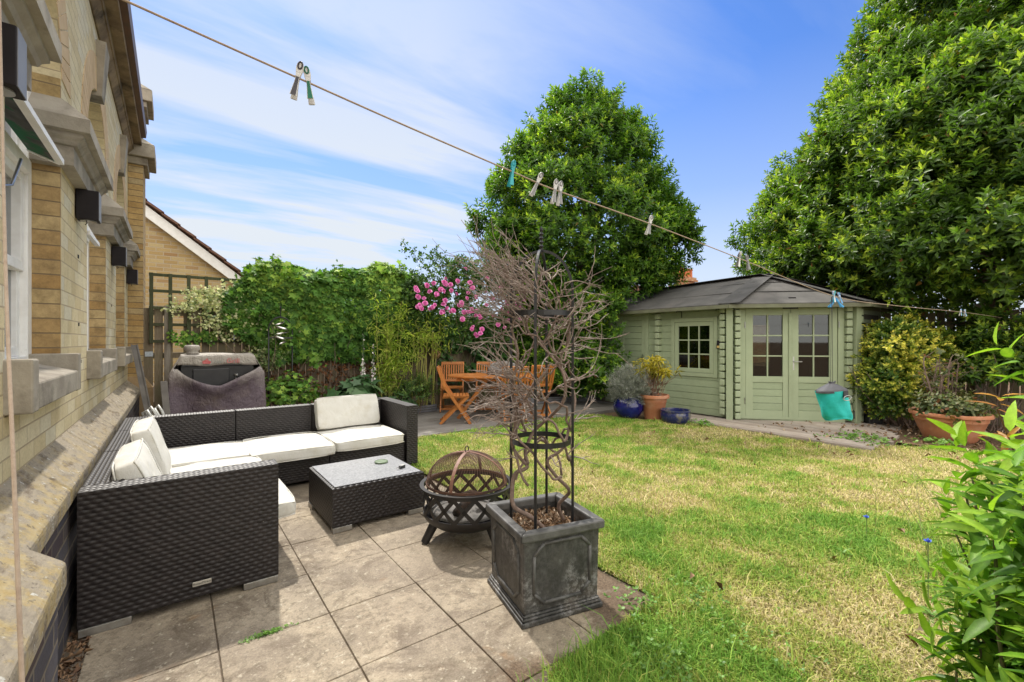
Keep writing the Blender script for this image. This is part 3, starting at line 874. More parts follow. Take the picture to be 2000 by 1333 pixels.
def frame_on(b, P, Q):
    e = (Q - P).normalized(); n = Vector((e.y, -e.x, 0))   # outward on the right of P->Q
    b.frame(P, e, -n, (0, 0, 1)); return (Q - P).length
def log_wall(P, Q, holes, ext=(.0, .0), name='wall'):
    """P->Q with the outside on the right hand; holes (s0,s1,z0,z1)"""
    b = MB(); L = frame_on(b, P, Q)
    h = .1235; z = .04; k = 0
    while z < WZ - .02:
        z1 = min(z + h - .007, WZ)
        segs = [(-ext[0], L + ext[1])]
        for s0, s1, a, c in holes:
            ns = []
            for u0, u1 in segs:
                if z1 > a + .01 and z < c - .01:
                    if s0 > u0: ns.append((u0, s0))
                    if s1 < u1: ns.append((s1, u1))
                else: ns.append((u0, u1))
            segs = ns
        for u0, u1 in segs:
            j = rnd.uniform(-.0015, .0015)
            b.box((u0, j, z), (u1, .045 + j, z1))
        z += h; k += 1
    b.build(name, m_sage, shed, world=True, bevel=.005)
    c = MB(); L = frame_on(c, P, Q)
    segs = [(0, L, .04, WZ)]
    for s0, s1, a, cz in holes:
        u0, u1, za, zc = segs.pop()
        segs += [(u0, s0, za, zc), (s0, s1, za, a), (s0, s1, cz, zc), (s1, u1, za, zc)]
    for u0, u1, za, zc in segs:
        if u1 - u0 > .02 and zc - za > .02: c.box((u0 + .003, .012, za), (u1 - .003, .032, zc))
    c.build('wall_lining', m_sage, shed, world=True)
def log_ends(P, e, n, sgn=1, off=0.0, name='log_end'):
    """stack of log ends sticking out at a crossing"""
    b = MB(); b.frame(P, e, n, (0, 0, 1)); z = .04 + off; 
    while z < WZ - .04:
        b.box((-.045, -.05, z), (.045, .105, min(z + .105, WZ))); z += .1235
    return b.build(name, m_peel, shed, world=True, bevel=.014)
# A-B: window wall; F-A annex with door; B-C doors; C-D right wall with window
win = (.33, 1.10, .78, 1.70)
log_wall(A, Bc, [win])
dor = (.42, 1.05, .06, 1.86)
log_wall(Fc, A, [dor])
LBC = (Cc - Bc).length
ddo = (LBC / 2 - .70, LBC / 2 + .70, .06, 1.90)
log_wall(Bc, Cc, [ddo])
log_wall(Cc, Dc, [(.25, 1.15, .8, 1.72)])
log_wall(Dc, Ec, [(1.9, 2.7, .8, 1.7)]); log_wall(Ec, Fc, [])
nrmAB = Vector((-1, 0, 0)); d45 = (Cc - Bc).normalized(); n45 = Vector((d45.y, -d45.x, 0)) 
log_ends(A + Vector((0, 0, 0)), (0, 1, 0), (-1, 0, 0))
log_ends(Bc + Vector((.0, .09, 0)), (0, 1, 0), (-1, 0, 0), off=.06)
log_ends(Bc + d45 * .10, d45, n45)
log_ends(Cc - d45 * .10, d45, n45, off=.06)
log_ends(Cc + Vector((.10, 0, 0)), (1, 0, 0), (0, -1, 0))
for P, d in ((Bc, (nrmAB + n45).normalized()), (Cc, (n45 + Vector((0, -1, 0))).normalized())):
    b = MB(); s = Vector((-d.y, d.x, 0)); b.frame(P, s, d, (0, 0, 1)); b.box((-.05, -.03, .02), (.05, .10, WZ))
    b.build('corner_post', m_sage2, shed, world=True, bevel=.005)
def glazed(P, Q, s0, s1, z0, z1, nx, nz, name, fr=.07, panel=None, parent=shed, out=.0, bars=.022):
    """framed pane with glazing bars in wall coordinates"""
    b = MB(); frame_on(b, P, Q); y0, y1 = -.012 - out, .04
    zp = panel if panel else z0
    b.box((s0, y0, z0), (s0 + fr, y1, z1)); b.box((s1 - fr, y0, z0), (s1, y1, z1))
    b.box((s0 + fr, y0 + .001, z1 - fr), (s1 - fr, y1, z1)); b.box((s0 + fr, y0 + .001, z0), (s1 - fr, y1, z0 + fr))
    if panel: b.box((s0 + fr, y0 + .001, zp - .10), (s1 - fr, y1, zp))
    o = b.build(name, m_peel, parent, world=True, bevel=.004)
    g0 = zp if panel else z0 + fr
    if panel:
        b = MB(); frame_on(b, P, Q); z = z0 + fr
        n = 4; h = (zp - .1 - z) / n
        for k in range(n): b.box((s0 + fr, y0 + .014, z + k * h + .003), (s1 - fr, y1 - .004, z + (k + 1) * h - .002))
        b.build('door_panel', m_sage, o, world=True, bevel=.004)
    b = MB(); frame_on(b, P, Q); b.box((s0 + fr, .012, g0), (s1 - fr, .016, z1 - fr)); b.build('glass', m_shedglass, o, world=True)
    b = MB(); frame_on(b, P, Q)
    for k in range(1, nx):
        s = s0 + fr + (s1 - s0 - 2 * fr) * k / nx; b.box((s - bars / 2, -.006, g0), (s + bars / 2, .026, z1 - fr))
    for k in range(1, nz):
        z = g0 + (z1 - fr - g0) * k / nz; b.box((s0 + fr, -.004, z - bars / 2), (s1 - fr, .024, z + bars / 2))
    b.build('glazing_bar', m_sage2, o, world=True, bevel=.003)
    return o
# window with surround
b = MB(); frame_on(b, A, Bc)
s0, s1, z0, z1 = win
for q in ((s0 - .07, z0 - .07, s0, z1 + .07), (s1, z0 - .07, s1 + .07, z1 + .07), (s0, z1, s1, z1 + .07), (s0, z0 - .07, s1, z0)): b.box((q[0], -.02, q[1]), (q[2], .0, q[3]))
sr = b.build('window_surround', m_sage2, shed, world=True, bevel=.004)
glazed(A, Bc, s0 + .005, s1 - .005, z0 + .005, z1 - .005, 3, 3, 'window', .075)
# annex door
b = MB(); frame_on(b, Fc, A); s0, s1, z0, z1 = dor
for q in ((s0 - .08, z0, s0, z1 + .08), (s1, z0, s1 + .08, z1 + .08), (s0, z1, s1, z1 + .08)): b.box((q[0], -.02, q[1]), (q[2], .0, q[3]))
b.build('door_frame', m_sage2, shed, world=True, bevel=.004)
b = MB(); frame_on(b, Fc, A)
for q in ((s0, z0, s0 + .09, z1), (s1 - .09, z0, s1, z1), (s0 + .09, z1 - .09, s1 - .09, z1), (s0 + .09, z0, s1 - .09, z0 + .09)): b.box((q[0], -.004, q[1]), (q[2], .04, q[3]))
dz = b.build('side_door', m_sage2, shed, world=True, bevel=.004); dz['label'] = 'narrow boarded side door'
b = MB(); frame_on(b, Fc, A); z = z0 + .09; h = (z1 - .18 - z0) / 13
for k in range(13): b.box((s0 + .09, .006, z + k * h + .003), (s1 - .09, .036, z + (k + 1) * h - .002))
b.build('door_panel', m_sage, dz, world=True, bevel=.004)
def handle(b, s, z, dirn):
    b.box((s - .014, -.024, z - .11), (s + .014, -.0135, z + .11)); b.tube([(s, -.02, z + .03), (s, -.06, z + .03), (s + dirn * .12, -.06, z + .03)], .008, 8)
b = MB(); frame_on(b, Fc, A); handle(b, s1 - .05, .97, -1); b.build('handle', m_steel, dz, world=True)
# double doors
b = MB(); frame_on(b, Bc, Cc); s0, s1, z0, z1 = ddo
for q in ((s0 - .09, .03, s0, z1 + .06), (s1, .03, s1 + .09, z1 + .06), (s0, z1, s1, z1 + .06), (s0, .03, s1, z0 + .01)): b.box((q[0], -.03, q[1]), (q[2], .045, q[3]))
b.box((s0 - .10, -.034, .02), (s1 + .10, -.031, .09))
b.build('door_frame', m_peel, shed, world=True, bevel=.004)
mid = (s0 + s1) / 2
d1 = glazed(Bc, Cc, s0 + .006, mid - .004, z0 + .02, z1 - .004, 2, 3, 'door', .115, .76, out=.004)
d2 = glazed(Bc, Cc, mid + .004, s1 - .006, z0 + .02, z1 - .004, 2, 3, 'door', .115, .76, out=.004)
b = MB(); frame_on(b, Bc, Cc); b.box((mid - .035, -.034, z0 + .03), (mid + .03, -.0165, z1 - .08)); b.build('meeting_strip', m_sage2, d1, world=True, bevel=.004)
b = MB(); frame_on(b, Bc, Cc); handle(b, mid + .035, .98, 1); b.build('handle', m_steel, d2, world=True)
b = MB(); frame_on(b, Bc, Cc)
for s in (s0 - .01, s1 + .01):
    for z in (.35, 1.62): b.tube([(s, -.036, z - .05), (s, -.036, z + .05)], .008, 8)
b.build('hinge', m_steel, d1, world=True)
b = MB(); frame_on(b, Bc, Cc); b.box((mid - .13, -.05, z1 - .02), (mid + .10, -.036, z1 + .012)); b.build('top_bolt', m_black, shed, world=True)
glazed(Cc, Dc, .255, 1.145, .805, 1.715, 2, 2, 'side_window', .06)
b = MB(); frame_on(b, Cc, Dc); b.box((.2, -.03, .75), (1.2, -.013, .8)); b.box((.2, -.03, 1.72), (1.2, -.013, 1.80)); b.box((.2, -.03, .8), (.25, -.013, 1.72)); b.build('side_window_surround', plain('dark_wood', (.05, .05, .04), (.08, .08, .06), 8, .7), shed, world=True)
b = MB(); b.face([(7.5, 5, .05), (7.5, 3.8, .05), (8.8, 2.45, .05), (10.2, 2.45, .05), (10.2, 6.6, .05), (7.5, 6.6, .05)]); b.build('floor', plain('shed_floor', (.07, .055, .04), (.10, .08, .06), 5, .8), shed, world=True)
# table and clutter seen dimly through the doors stays out: roof
m_felt = plain('roof_felt', (.085, .083, .082), (.13, .126, .122), 3, .95, bmp=.5, bscale=150, c3=(.14, .13, .125), s3=1.6, t3=(.5, .75), spec=.25)
OV = .26; EZ_ = 1.965
apex = (8.92, 3.9, 2.60); ridge = (8.92, 6.9, 2.52)
e = [(7.53 - OV, 6.95), (7.53 - OV, 3.86 - .11), (8.80 - .11, 2.49 - OV), (10.28 + OV, 2.49 - OV), (10.28 + OV, 6.95)]
b = MB()
P3 = [(x, y, EZ_) for x, y in e]
b.face([P3[0], P3[1], apex, ridge]); b.face([P3[1], P3[2], apex]); b.face([P3[2], P3[3], apex]); b.face([P3[3], P3[4], ridge, apex]); b.face([P3[4], P3[0], ridge])
for k in range(5):
    q, w = P3[k], P3[(k + 1) % 5]
    b.face([q, w, (w[0], w[1], w[2] - .012), (q[0], q[1], q[2] - .012)])
b.face([(x, y, EZ_ - .012) for x, y in e][::-1])
rf = b.build('roof', m_felt, shed, world=True)
b = MB()
def rlift(p): return (p[0], p[1], p[2] + .006)
def strip(p, q, w, lift=.006):
    p, q = Vector(p), Vector(q); b.bar(p + Vector((0, 0, lift)), q + Vector((0, 0, lift)), w, .008)
strip(P3[1], apex, .34); strip(P3[2], apex, .34); strip(apex, ridge, .36); strip(P3[3], apex, .3)
for f in (.36, .70):
    L0 = [tuple(Vector(P3[k]).lerp(Vector(ridge if k in (0, 4) else apex), f)) for k in range(5)]
    for k in range(4): strip(L0[k], L0[k + 1], .045, .004)
b.build('felt_lap', plain('roof_felt_lap', (.055, .054, .054), (.085, .083, .083), 4, .95, bmp=.4, bscale=120), rf, world=True)
b = MB()
for k in range(4):
    q, w = Vector(P3[k]), Vector(P3[k + 1])
    b.bar(q + Vector((0, 0, -.045)), w + Vector((0, 0, -.045)), .02, .06)
b.build('fascia', plain('fascia_dark', (.16, .17, .11), (.12, .12, .08), 5, .8), shed, world=True)
# brackets / hanging hook under the eave
b = MB(); b.frame((7.50, 4.75, 1.78))
for y in (0, -.75): b.tube([(0, y, 0), (0, y, .11), (-.12, y + .02, .12), (-.13, y + .02, .09)], .008, 6)
b.build('eave_hook', m_black, shed, world=True)
# two solar lamps
t = thing('solar_lamp', 'small black solar lamp on the green wall between window and corner logs', 'solar lamp', (7.51, 4.0, 1.22), 0, 'solar lamps on the summerhouse')
b = MB(); b.hexa([(-.07, -.055, 0), (0, -.055, 0), (0, .055, 0), (-.07, .055, 0)], [(-.05, -.055, .14), (0, -.055, .14), (0, .055, .14), (-.05, .055, .14)]); b.build('lamp_body', lampM, t, bevel=.006)
b = MB(); b.box((-.074, -.04, .012), (-.062, .04, .05)); b.build('lens', plain('amber_lens', (.5, .36, .12), (.6, .45, .2), 5, .3), t)
pm_ = Bc + (Cc - Bc) * .5 + n45 * .035
t2 = dup(t, (pm_.x, pm_.y, 1.93), math.atan2(n45.y, n45.x) - PI, 'small black solar lamp above the double doors')
# ------------------------------------------------------------------ rattan corner sofa
def rattan_mat():
    m, nt, b, o = newmat('rattan')
    v = coords(nt, 'Object')
    col = ramp(nt, noise(nt, v, 22, 4, .6), [(.3, (.012, .0095, .010)), (.7, (.026, .021, .021))])
    sp = ramp(nt, noise(nt, v, 55, 3, .5), [(.745, 0), (.76, 1)])
    col = mix(nt, sp, col, (.28, .27, .25))
    nt.links.new(col, b.inputs['Base Color'])
    b.inputs['Roughness'].default_value = .46; b.inputs['Specular IOR Level'].default_value = .4
    return m
m_rattan = rattan_mat()
class Weave:
    def __init__(s): s.V = []; s.F = []; s.o = 0
    def panel(s, O, eu, ev, w, h, pu=.044, pv=.0205, amp=.0056):
        """woven strip panel from O along eu (strands) and ev; bulges to eu x ev"""
        O, eu, ev = np.array(O, float), np.array(eu, float), np.array(ev, float); en = np.cross(eu, ev)
        nr = max(1, round(h / pv)); pv = h / nr; nc = max(1, round(w / pu * 2)); 
        su = np.linspace(0, 1, nc * 3 + 1)
        sv = np.concatenate([(k + np.array([0, .18, .5, .82])) / nr for k in range(nr)] + [[1.0]])
        row = np.concatenate([np.full(4, k) for k in range(nr)] + [[nr]])
        U, VV = np.meshgrid(su, sv); R = np.meshgrid(su, row)[1]
        ph = U * nc * PI + R * PI
        fr = (VV * nr) % 1.0; bell = np.sin(PI * fr) ** .5; bell[-1] = 0
        H = amp * (bell * (.06 + .94 * (.5 + .5 * np.cos(ph)) ** .8) - .45)
        edge = np.minimum(np.minimum(U * w, (1 - U) * w), np.minimum(VV * h, (1 - VV) * h)); H = np.where(edge < 1e-4, -.001, H)
        P = O + (U * w)[..., None] * eu + (VV * h)[..., None] * ev + H[..., None] * en
        ny, nx = U.shape
        i = (np.arange(ny - 1)[:, None] * nx + np.arange(nx - 1)[None])
        s.F.append(np.stack([i, i + 1, i + nx + 1, i + nx], -1).reshape(-1, 4) + s.o)
        s.V.append(P.reshape(-1, 3)); s.o += ny * nx
    def box(s, a, b, bottom=False):
        x0, y0, z0 = a; x1, y1, z1 = b
        s.panel((x0, y0, z0), (1, 0, 0), (0, 0, 1), x1 - x0, z1 - z0)
        s.panel((x1, y1, z0), (-1, 0, 0), (0, 0, 1), x1 - x0, z1 - z0)
        s.panel((x1, y0, z0), (0, 1, 0), (0, 0, 1), y1 - y0, z1 - z0)
        s.panel((x0, y1, z0), (0, -1, 0), (0, 0, 1), y1 - y0, z1 - z0)
        if x1 - x0 > y1 - y0: s.panel((x0, y0, z1), (1, 0, 0), (0, 1, 0), x1 - x0, y1 - y0)
        else: s.panel((x1, y0, z1), (0, 1, 0), (-1, 0, 0), y1 - y0, x1 - x0)
    def build(s, name, parent, world=True):
        return npmesh(name, np.vstack(s.V), np.vstack(s.F), m_rattan, parent, smooth=True, uv=False, world=world)
def feet(parent, pts, h=.036):
    for x0, y0, x1, y1 in pts:
        b = MB(); b.box((x0, y0, 0.001), (x1, y1, h)); b.build('foot', plain('foot_metal', (.42, .41, .39), (.3, .28, .25), 25, .4, metal=.7, bmp=.1) if 'foot_metal' not in bpy.data.materials else bpy.data.materials['foot_metal'], parent, world=True, bevel=.002)
ZA, ZS, ZB = .66, .275, .655
# module boxes: base, back, arm
X0, XF, UB = -.352, .43, 5.35
def module(label, loc, base, back=None, arm=None, ft=(), back2=None):
    t = thing('sofa_module', label, 'sofa', loc, 0, 'modules of the dark rattan corner sofa')
    w = Weave(); w.box(*base); w.build('seat_base', t)
    for nm, q in (('backrest', back), ('armrest', arm), ('backrest', back2)):
        if q: w = Weave(); w.box(*q); w.build(nm, t)
    feet(t, ft)
    return t
g = .004
m1 = module('dark rattan sofa end module whose big woven arm faces the camera, beside the plinth', (.04, 3.3, 0),
    ((X0 + .16, 2.93, .04), (XF, 3.79 - g, ZS)), ((X0, 2.935, .04), (X0 + .155, 3.79 - g, ZB)), ((X0, 2.81, .037), (XF + .04, 2.93, ZA)),
    ((X0 + .004, 2.804, X0 + .19, 2.86), (XF + .04 - .17, 2.804, XF + .036, 2.86)))
module('second rattan sofa module along the house plinth, behind the end module', (.04, 4.2, 0),
    ((X0 + .16, 3.79 + g, .04), (XF, 4.6 - g, ZS)), ((X0, 3.79 + g, .04), (X0 + .155, 4.6 - g, ZB)))
module('rattan sofa corner module where the two runs meet', (.06, 4.97, 0),
    ((X0 + .16, 4.6 + g, .04), (.49 - g, 5.2, ZS)), ((X0, 4.6 + g, .04), (X0 + .155, UB, ZB)), None, (), ((X0 + .16, 5.215, .04), (.49 - g, UB, ZB)))
module('middle rattan sofa module of the far run, no back cushion on it', (.85, 4.95, 0),
    ((.49 + g, 4.52, .04), (1.20 - g, 5.2, ZS)), ((.49 + g, 5.215, .04), (1.20 - g, UB, ZB)), None, ((1.05, 4.514, 1.19, 4.56),))
module('rattan sofa right end module with arm by the lawn and upright back cushion', (1.65, 4.95, 0),
    ((1.20 + g, 4.52, .04), (1.965, 5.2, ZS)), ((1.20 + g, 5.215, .04), (1.97, UB, ZB)), ((1.975, 4.48, .037), (2.10, UB, ZA)))
# name plate on the big arm
pl = MB(); pl.box((.075, 2.7985, .098), (.155, 2.803, .121)); plate = pl.build('name_plate', plain('plate_metal', (.55, .52, .46), (.5, .47, .42), 10, .4, metal=.4), m1, world=True, bevel=.001)
def text_mesh(name, s, size, mat, parent, M, ext=.0004):
    c = bpy.data.curves.new(name, 'FONT'); c.body = s; c.size = size; c.extrude = ext; c.align_x = 'CENTER'; c.align_y = 'CENTER'
    o = bpy.data.objects.new(name, c); C.objects.link(o)
    dg = bpy.context.evaluated_depsgraph_get()
    me = bpy.data.meshes.new_from_object(o.evaluated_get(dg)); bpy.data.objects.remove(o); bpy.data.curves.remove(c)
    me.transform(M); me.materials.clear()
    return link(name, me, mat, parent, uv=False, world=True)
text_mesh('lettering', 'RattanDirect', .0145, m_black, plate, Matrix.Translation((.115, 2.798, .1095)) @ Matrix.Rotation(PI / 2, 4, 'X'))

# cushions
def cush_mat():
    m, nt, b, o = newmat('cream_cushion')
    v = coords(nt, 'Object')
    col = ramp(nt, noise(nt, v, 5, 5, .6), [(.35, (.60, .585, .54)), (.65, (.66, .65, .615))])
    f = ramp(nt, noise(nt, v, 7, 6, .7), [(.5, 0), (.7, .5)])
    col = mix(nt, f, col, (.48, .44, .34))
    nt.links.new(col, b.inputs['Base Color']); b.inputs['Roughness'].default_value = .9; b.inputs['Specular IOR Level'].default_value = .2
    bump(nt, b, math_(nt, 'ADD', noise(nt, coords(nt, 'Object', (1, 1, .6)), 16, 5, .6, .8), math_(nt, 'MULTIPLY', noise(nt, v, 220, 2), .15)), .45, .012)
    return m
m_cush = cush_mat()
def cushion(label, cen, size, tilt=0, rz=0, seed=0, axis='X', group='loose cream sofa cushions', sag=1.0, name='seat_cushion'):
    t = thing(name, label, 'cushion', cen, rz, group)
    w, d, h = size
    bm = bmesh.new(); bmesh.ops.create_cube(bm, size=2); bmesh.ops.subdivide_edges(bm, edges=bm.edges[:], cuts=13, use_grid_fill=True)
    P = np.array([v.co[:] for v in bm.verts])
    x, y, z = P[:, 0].copy(), P[:, 1].copy(), P[:, 2].copy()
    k = 1 - .16 * (np.abs(x) ** 4 + np.abs(y) ** 4) / 1.0
    top = 1 + .10 * (1 - x ** 2) * (1 - y ** 2) * sag
    X = x * w / 2 * (1 - .028 * (np.abs(y) ** 6) - .02 * (np.abs(z) ** 4)); Y = y * d / 2 * (1 - .028 * np.abs(x) ** 6 - .02 * np.abs(z) ** 4)
    Z = z * h / 2 * k * top
    q = np.c_[X, Y, Z] + np.array(cen)
    Z = Z + .034 * (fbm(q, 4.5, seed) - .5) * (z * .5 + .5) + .014 * (vnoise(q, 16, seed + 3) - .5)
    X = X + .018 * (vnoise(q, 9, seed + 5) - .5); Y = Y + .018 * (vnoise(q, 9, seed + 6) - .5)
    M = Matrix.Rotation(tilt, 3, axis)
    for i, v in enumerate(bm.verts): v.co = M @ Vector((X[i], Y[i], Z[i]))
    me = bpy.data.meshes.new(name); bm.to_mesh(me); bm.free()
    o = link('cushion_cover', me, m_cush, t, smooth=True)
    md = o.modifiers.new('s', 'SUBSURF'); md.levels = 1; md.render_levels = 1
    # piped seam
    b = MB()
    for zz in (1, -1):
        pts = []
        for a in np.linspace(0, 2 * PI, 48, endpoint=False):
            c_, s_ = math.cos(a), math.sin(a); m_ = max(abs(c_), abs(s_)); xx, yy = c_ / m_, s_ / m_
            pts.append(M @ Vector((xx * w / 2 * (1 - .028 * abs(yy) ** 6 - .018), yy * d / 2 * (1 - .028 * abs(xx) ** 6 - .018), zz * h / 2 * (1 - .16 * (abs(xx) ** 4 + abs(yy) ** 4)))))
        b.tube(pts, .0045, 6, closed=True)
    b.build('piping', m_cush, t, smooth=True)
    return t
CH = .105; zc = ZS + CH / 2 + .006
cushion('cream seat cushion overhanging its seat just behind the big woven arm', (.20, 3.31, zc), (.80, .70, CH), seed=1, rz=.02)
cushion('cream seat cushion second along the plinth run, between end and corner cushions', (.19, 4.03, zc), (.76, .70, CH), seed=2, rz=-.015)
cushion('cream seat cushion in the corner of the sofa', (.19, 4.76, zc), (.74, .70, CH), seed=3, rz=.01)
cushion('cream seat cushion in the middle of the far run, no back cushion behind it', (.87, 4.74, zc + .004), (.70, .82, CH), seed=4, rz=-.02)
cushion('cream seat cushion beside the right arm, under the upright back cushion', (1.575, 4.78, zc + .003), (.71, .76, CH), seed=5, rz=.01)
cushion('cream back cushion leaning at the right end of the far run', (1.56, 5.14, .56), (.68, .34, .12), tilt=math.radians(72), seed=6, rz=.02, group='upright cream back cushions', name='backrest_cushion')
cushion('near cream back cushion leaning along the plinth run next to the big arm', (-.145, 3.34, .555), (.36, .72, .13), tilt=math.radians(70), seed=7, axis='Y', group='upright cream back cushions', name='backrest_cushion')
cushion('far cream back cushion along the plinth run, behind the near one and standing higher', (-.125, 4.12, .575), (.40, .72, .13), tilt=math.radians(74), seed=8, axis='Y', group='upright cream back cushions', name='backrest_cushion')

# coffee table
ct = thing('coffee_table', 'low dark rattan coffee table with pale glass top', 'coffee table', (1.23, 3.6, 0), 0)
w = Weave(); w.box((.885, 3.265, .036), (1.585, 3.955, .31)); w.build('woven_base', ct)
feet(ct, ((.888, 3.258, 1.02, 3.31), (1.45, 3.258, 1.582, 3.31), (.878, 3.83, .93, 3.945)))
def ttop():
    m, nt, b, o = newmat('mottled_glass')
    v = coords(nt, 'Object')
    col = ramp(nt, noise(nt, v, 60, 5, .7), [(.35, (.20, .205, .225)), (.5, (.33, .335, .36)), (.65, (.45, .455, .48))])
    nt.links.new(col, b.inputs['Base Color']); b.inputs['Roughness'].default_value = .28; b.inputs['Specular IOR Level'].default_value = .6
    return m
b = MB(); b.box((.905, 3.285, .3135), (1.565, 3.935, .321)); b.build('glass_top', ttop(), ct, world=True, bevel=.003)
t = thing('ashtray', 'round flat green dish on the glass table top', 'dish', (1.40, 3.70, .3215), 0)
b = MB(); b.lathe([(.05, 0), (.055, .004), (.055, .014), (.05, .016), (.046, .012), (0, .010)], 28); b.build('dish', plain('green_ceramic', (.12, .17, .10), (.17, .23, .14), 12, .5), t, smooth=True, sharp=40)
t = thing('padlock', 'small black combination padlock with pale dials on the table corner', 'padlock', (1.475, 3.44, .3215), .5)
b = MB(); b.box((-.03, -.014, .001), (.028, .014, .024)); b.build('lock_body', m_black, t, bevel=.005)
b = MB()
for k in range(4): b.lathe([(.0135, -.0025), (.0135, .0025)], 14)
b = MB()
for k in range(4): b.box((-.018 + k * .0115, -.0125, .022), (-.011 + k * .0115, .0125, .0265))
b.build('dial', plain('dial_white', (.75, .75, .73), (.6, .6, .6), 20, .4), t)
b = MB(); b.tube([(-.03, -.009, .013), (-.058, -.009, .013), (-.066, 0, .013), (-.058, .009, .013), (-.03, .009, .013)], .003, 8); b.build('shackle', m_steel, t, smooth=True)
# ------------------------------------------------------------------ fire pit
m_iron = plain('fire_iron', (.014, .013, .013), (.024, .02, .019), 14, .5, bmp=.15, bscale=60, c3=(.11, .045, .02), s3=6, t3=(.62, .78))
m_rust = plain('rusted_iron', (.15, .075, .045), (.10, .05, .035), 12, .75, bmp=.2, c3=(.03, .02, .018), s3=5, t3=(.55, .7))
PC = (1.615, 2.665, 0)
fp = thing('fire_pit', 'round black steel fire pit with lattice sides and mesh dome', 'fire pit', PC, .3)
def lattice(b, r, z0, z1, n, w, t=.004, seg=7):
    """diagonal straps both ways around a cylinder"""
    for k in range(n):
        for s in (1, -1):
            a0 = 2 * PI * k / n; da = s * 2 * PI / n
            prev = None
            for j in range(seg + 1):
                f = j / seg; a = a0 + da * f; z = z0 + (z1 - z0) * f
                L = (z1 - z0); W_ = abs(da) * r
                ww = w / 2 * math.hypot(L, W_) / W_
                q = [(rr * math.cos(a), rr * math.sin(a), z + dz) for rr in (r - t, r) for dz in (-ww, ww)]
                q = [(x, y, min(max(z_, z0), z1)) for x, y, z_ in q]
                if prev:
                    i = [b.p(x) for x in prev] + [b.p(x) for x in q]
                    for f4 in ((0, 1, 5, 4), (2, 6, 7, 3), (0, 4, 6, 2), (1, 3, 7, 5)): b.f.append([i[x] for x in f4])
                prev = q
R = .298
b = MB()
b.lathe([(.0, .105), (.15, .108), (.235, .122), (.28, .155), (R, .185), (R, .202), (R - .006, .202), (R - .008, .187), (.272, .162), (.23, .134), (.15, .12), (0, .117)], 56)
b.lathe([(R, .345), (R, .365), (R + .022, .372), (R + .022, .378), (R - .006, .378), (R - .006, .345)], 56, close=True)
b.build('bowl', m_iron, fp, smooth=True, sharp=35)
b = MB(); lattice(b, R, .20, .347, 14, .025); b.build('lattice_band', m_iron, fp)
# ash and charred logs
b = MB(); b.lathe([(.25, .19), (.2, .205), (.1, .235), (0, .245)], 24); 
ash = plain('ash', (.34, .32, .30), (.2, .19, .18), 20, 1, bmp=.8, bscale=60, c3=(.04, .035, .03), s3=9, t3=(.55, .65))
o = b.build('ash', ash, fp, smooth=True)
b = MB(); b.tube([(-.18, -.07, .23), (-.02, -.03, .26), (.12, .02, .25)], [.03, .034, .026], 9); b.tube([(-.05, .13, .23), (.06, .02, .275), (.14, -.08, .25)], [.026, .03, .022], 9)
b.build('charred_log', plain('charred_wood', (.10, .06, .04), (.03, .025, .022), 12, .95, bmp=.6), fp, smooth=True)
b = MB()
for k in range(3):
    a = 2 * PI * k / 3 + 2.55; c_, s_ = math.cos(a), math.sin(a)
    b.tube([(c_ * .20, s_ * .20, .165), (c_ * .29, s_ * .29, 0.003)], [.034, .027], 16)
    b.build('leg', m_iron, fp, smooth=True, sharp=40); b = MB()
# dome: rim ring, lattice skirt, wire mesh, straps, ring handle
b = MB(); RD = .275
dome = [(RD * math.cos(t), .385 + .20 * math.sin(t)) for t in np.linspace(0, PI / 2, 13)]
b.lathe([(RD + .004, .376), (RD + .004, .39), (RD - .006, .39), (RD - .006, .376)], 48, close=True)
b.build('dome_rim', m_rust, fp, smooth=True, sharp=40)
def mesh_screen():
    m, nt, b_, o = newmat('wire_mesh')
    v = coords(nt, 'UV')
    b_.inputs['Base Color'].default_value = (.12, .062, .04, 1); b_.inputs['Roughness'].default_value = .7
    return m
b = MB()
nm = 80
for k in range(nm):
    pts = [(r_ * math.cos(2 * PI * k / nm + 1.5 * (z_ - .385)), r_ * math.sin(2 * PI * k / nm + 1.5 * (z_ - .385)), z_) for r_, z_ in dome[:-1]]
    b.tube(pts, .0012, 3, cap=False)
for t_ in np.linspace(.04, 1.45, 42):
    r_, z_ = RD * math.cos(t_), .385 + .20 * math.sin(t_)
    b.tube([(r_ * math.cos(a), r_ * math.sin(a), z_) for a in np.linspace(0, 2 * PI, 40, endpoint=False)], .0012, 3, closed=True)
b.build('wire_dome', mesh_screen(), fp)
b = MB()
for k in range(2):
    a = PI * k / 2 + .35
    pts = [(r_ * math.cos(a), r_ * math.sin(a), z_ + .002) for r_, z_ in dome] + [(-r_ * math.cos(a), -r_ * math.sin(a), z_ + .002) for r_, z_ in dome[::-1][1:]]
    for p, q in zip(pts[:-1], pts[1:]): b.bar(p, q, .022, .003, up=((p[0] + q[0]) / 2, (p[1] + q[1]) / 2, (p[2] + q[2]) / 2 - .3))
b.build('strap', plain('copper_strap', (.25, .12, .08), (.17, .085, .06), 9, .6, c3=(.4, .25, .18), s3=4), fp)
b = MB(); b.tube([(.018 * math.cos(a), 0, .605 + .02 * math.sin(a)) for a in np.linspace(0, 2 * PI, 16, endpoint=False)], .0035, 6, closed=True); b.build('lifting_ring', m_iron, fp, smooth=True)
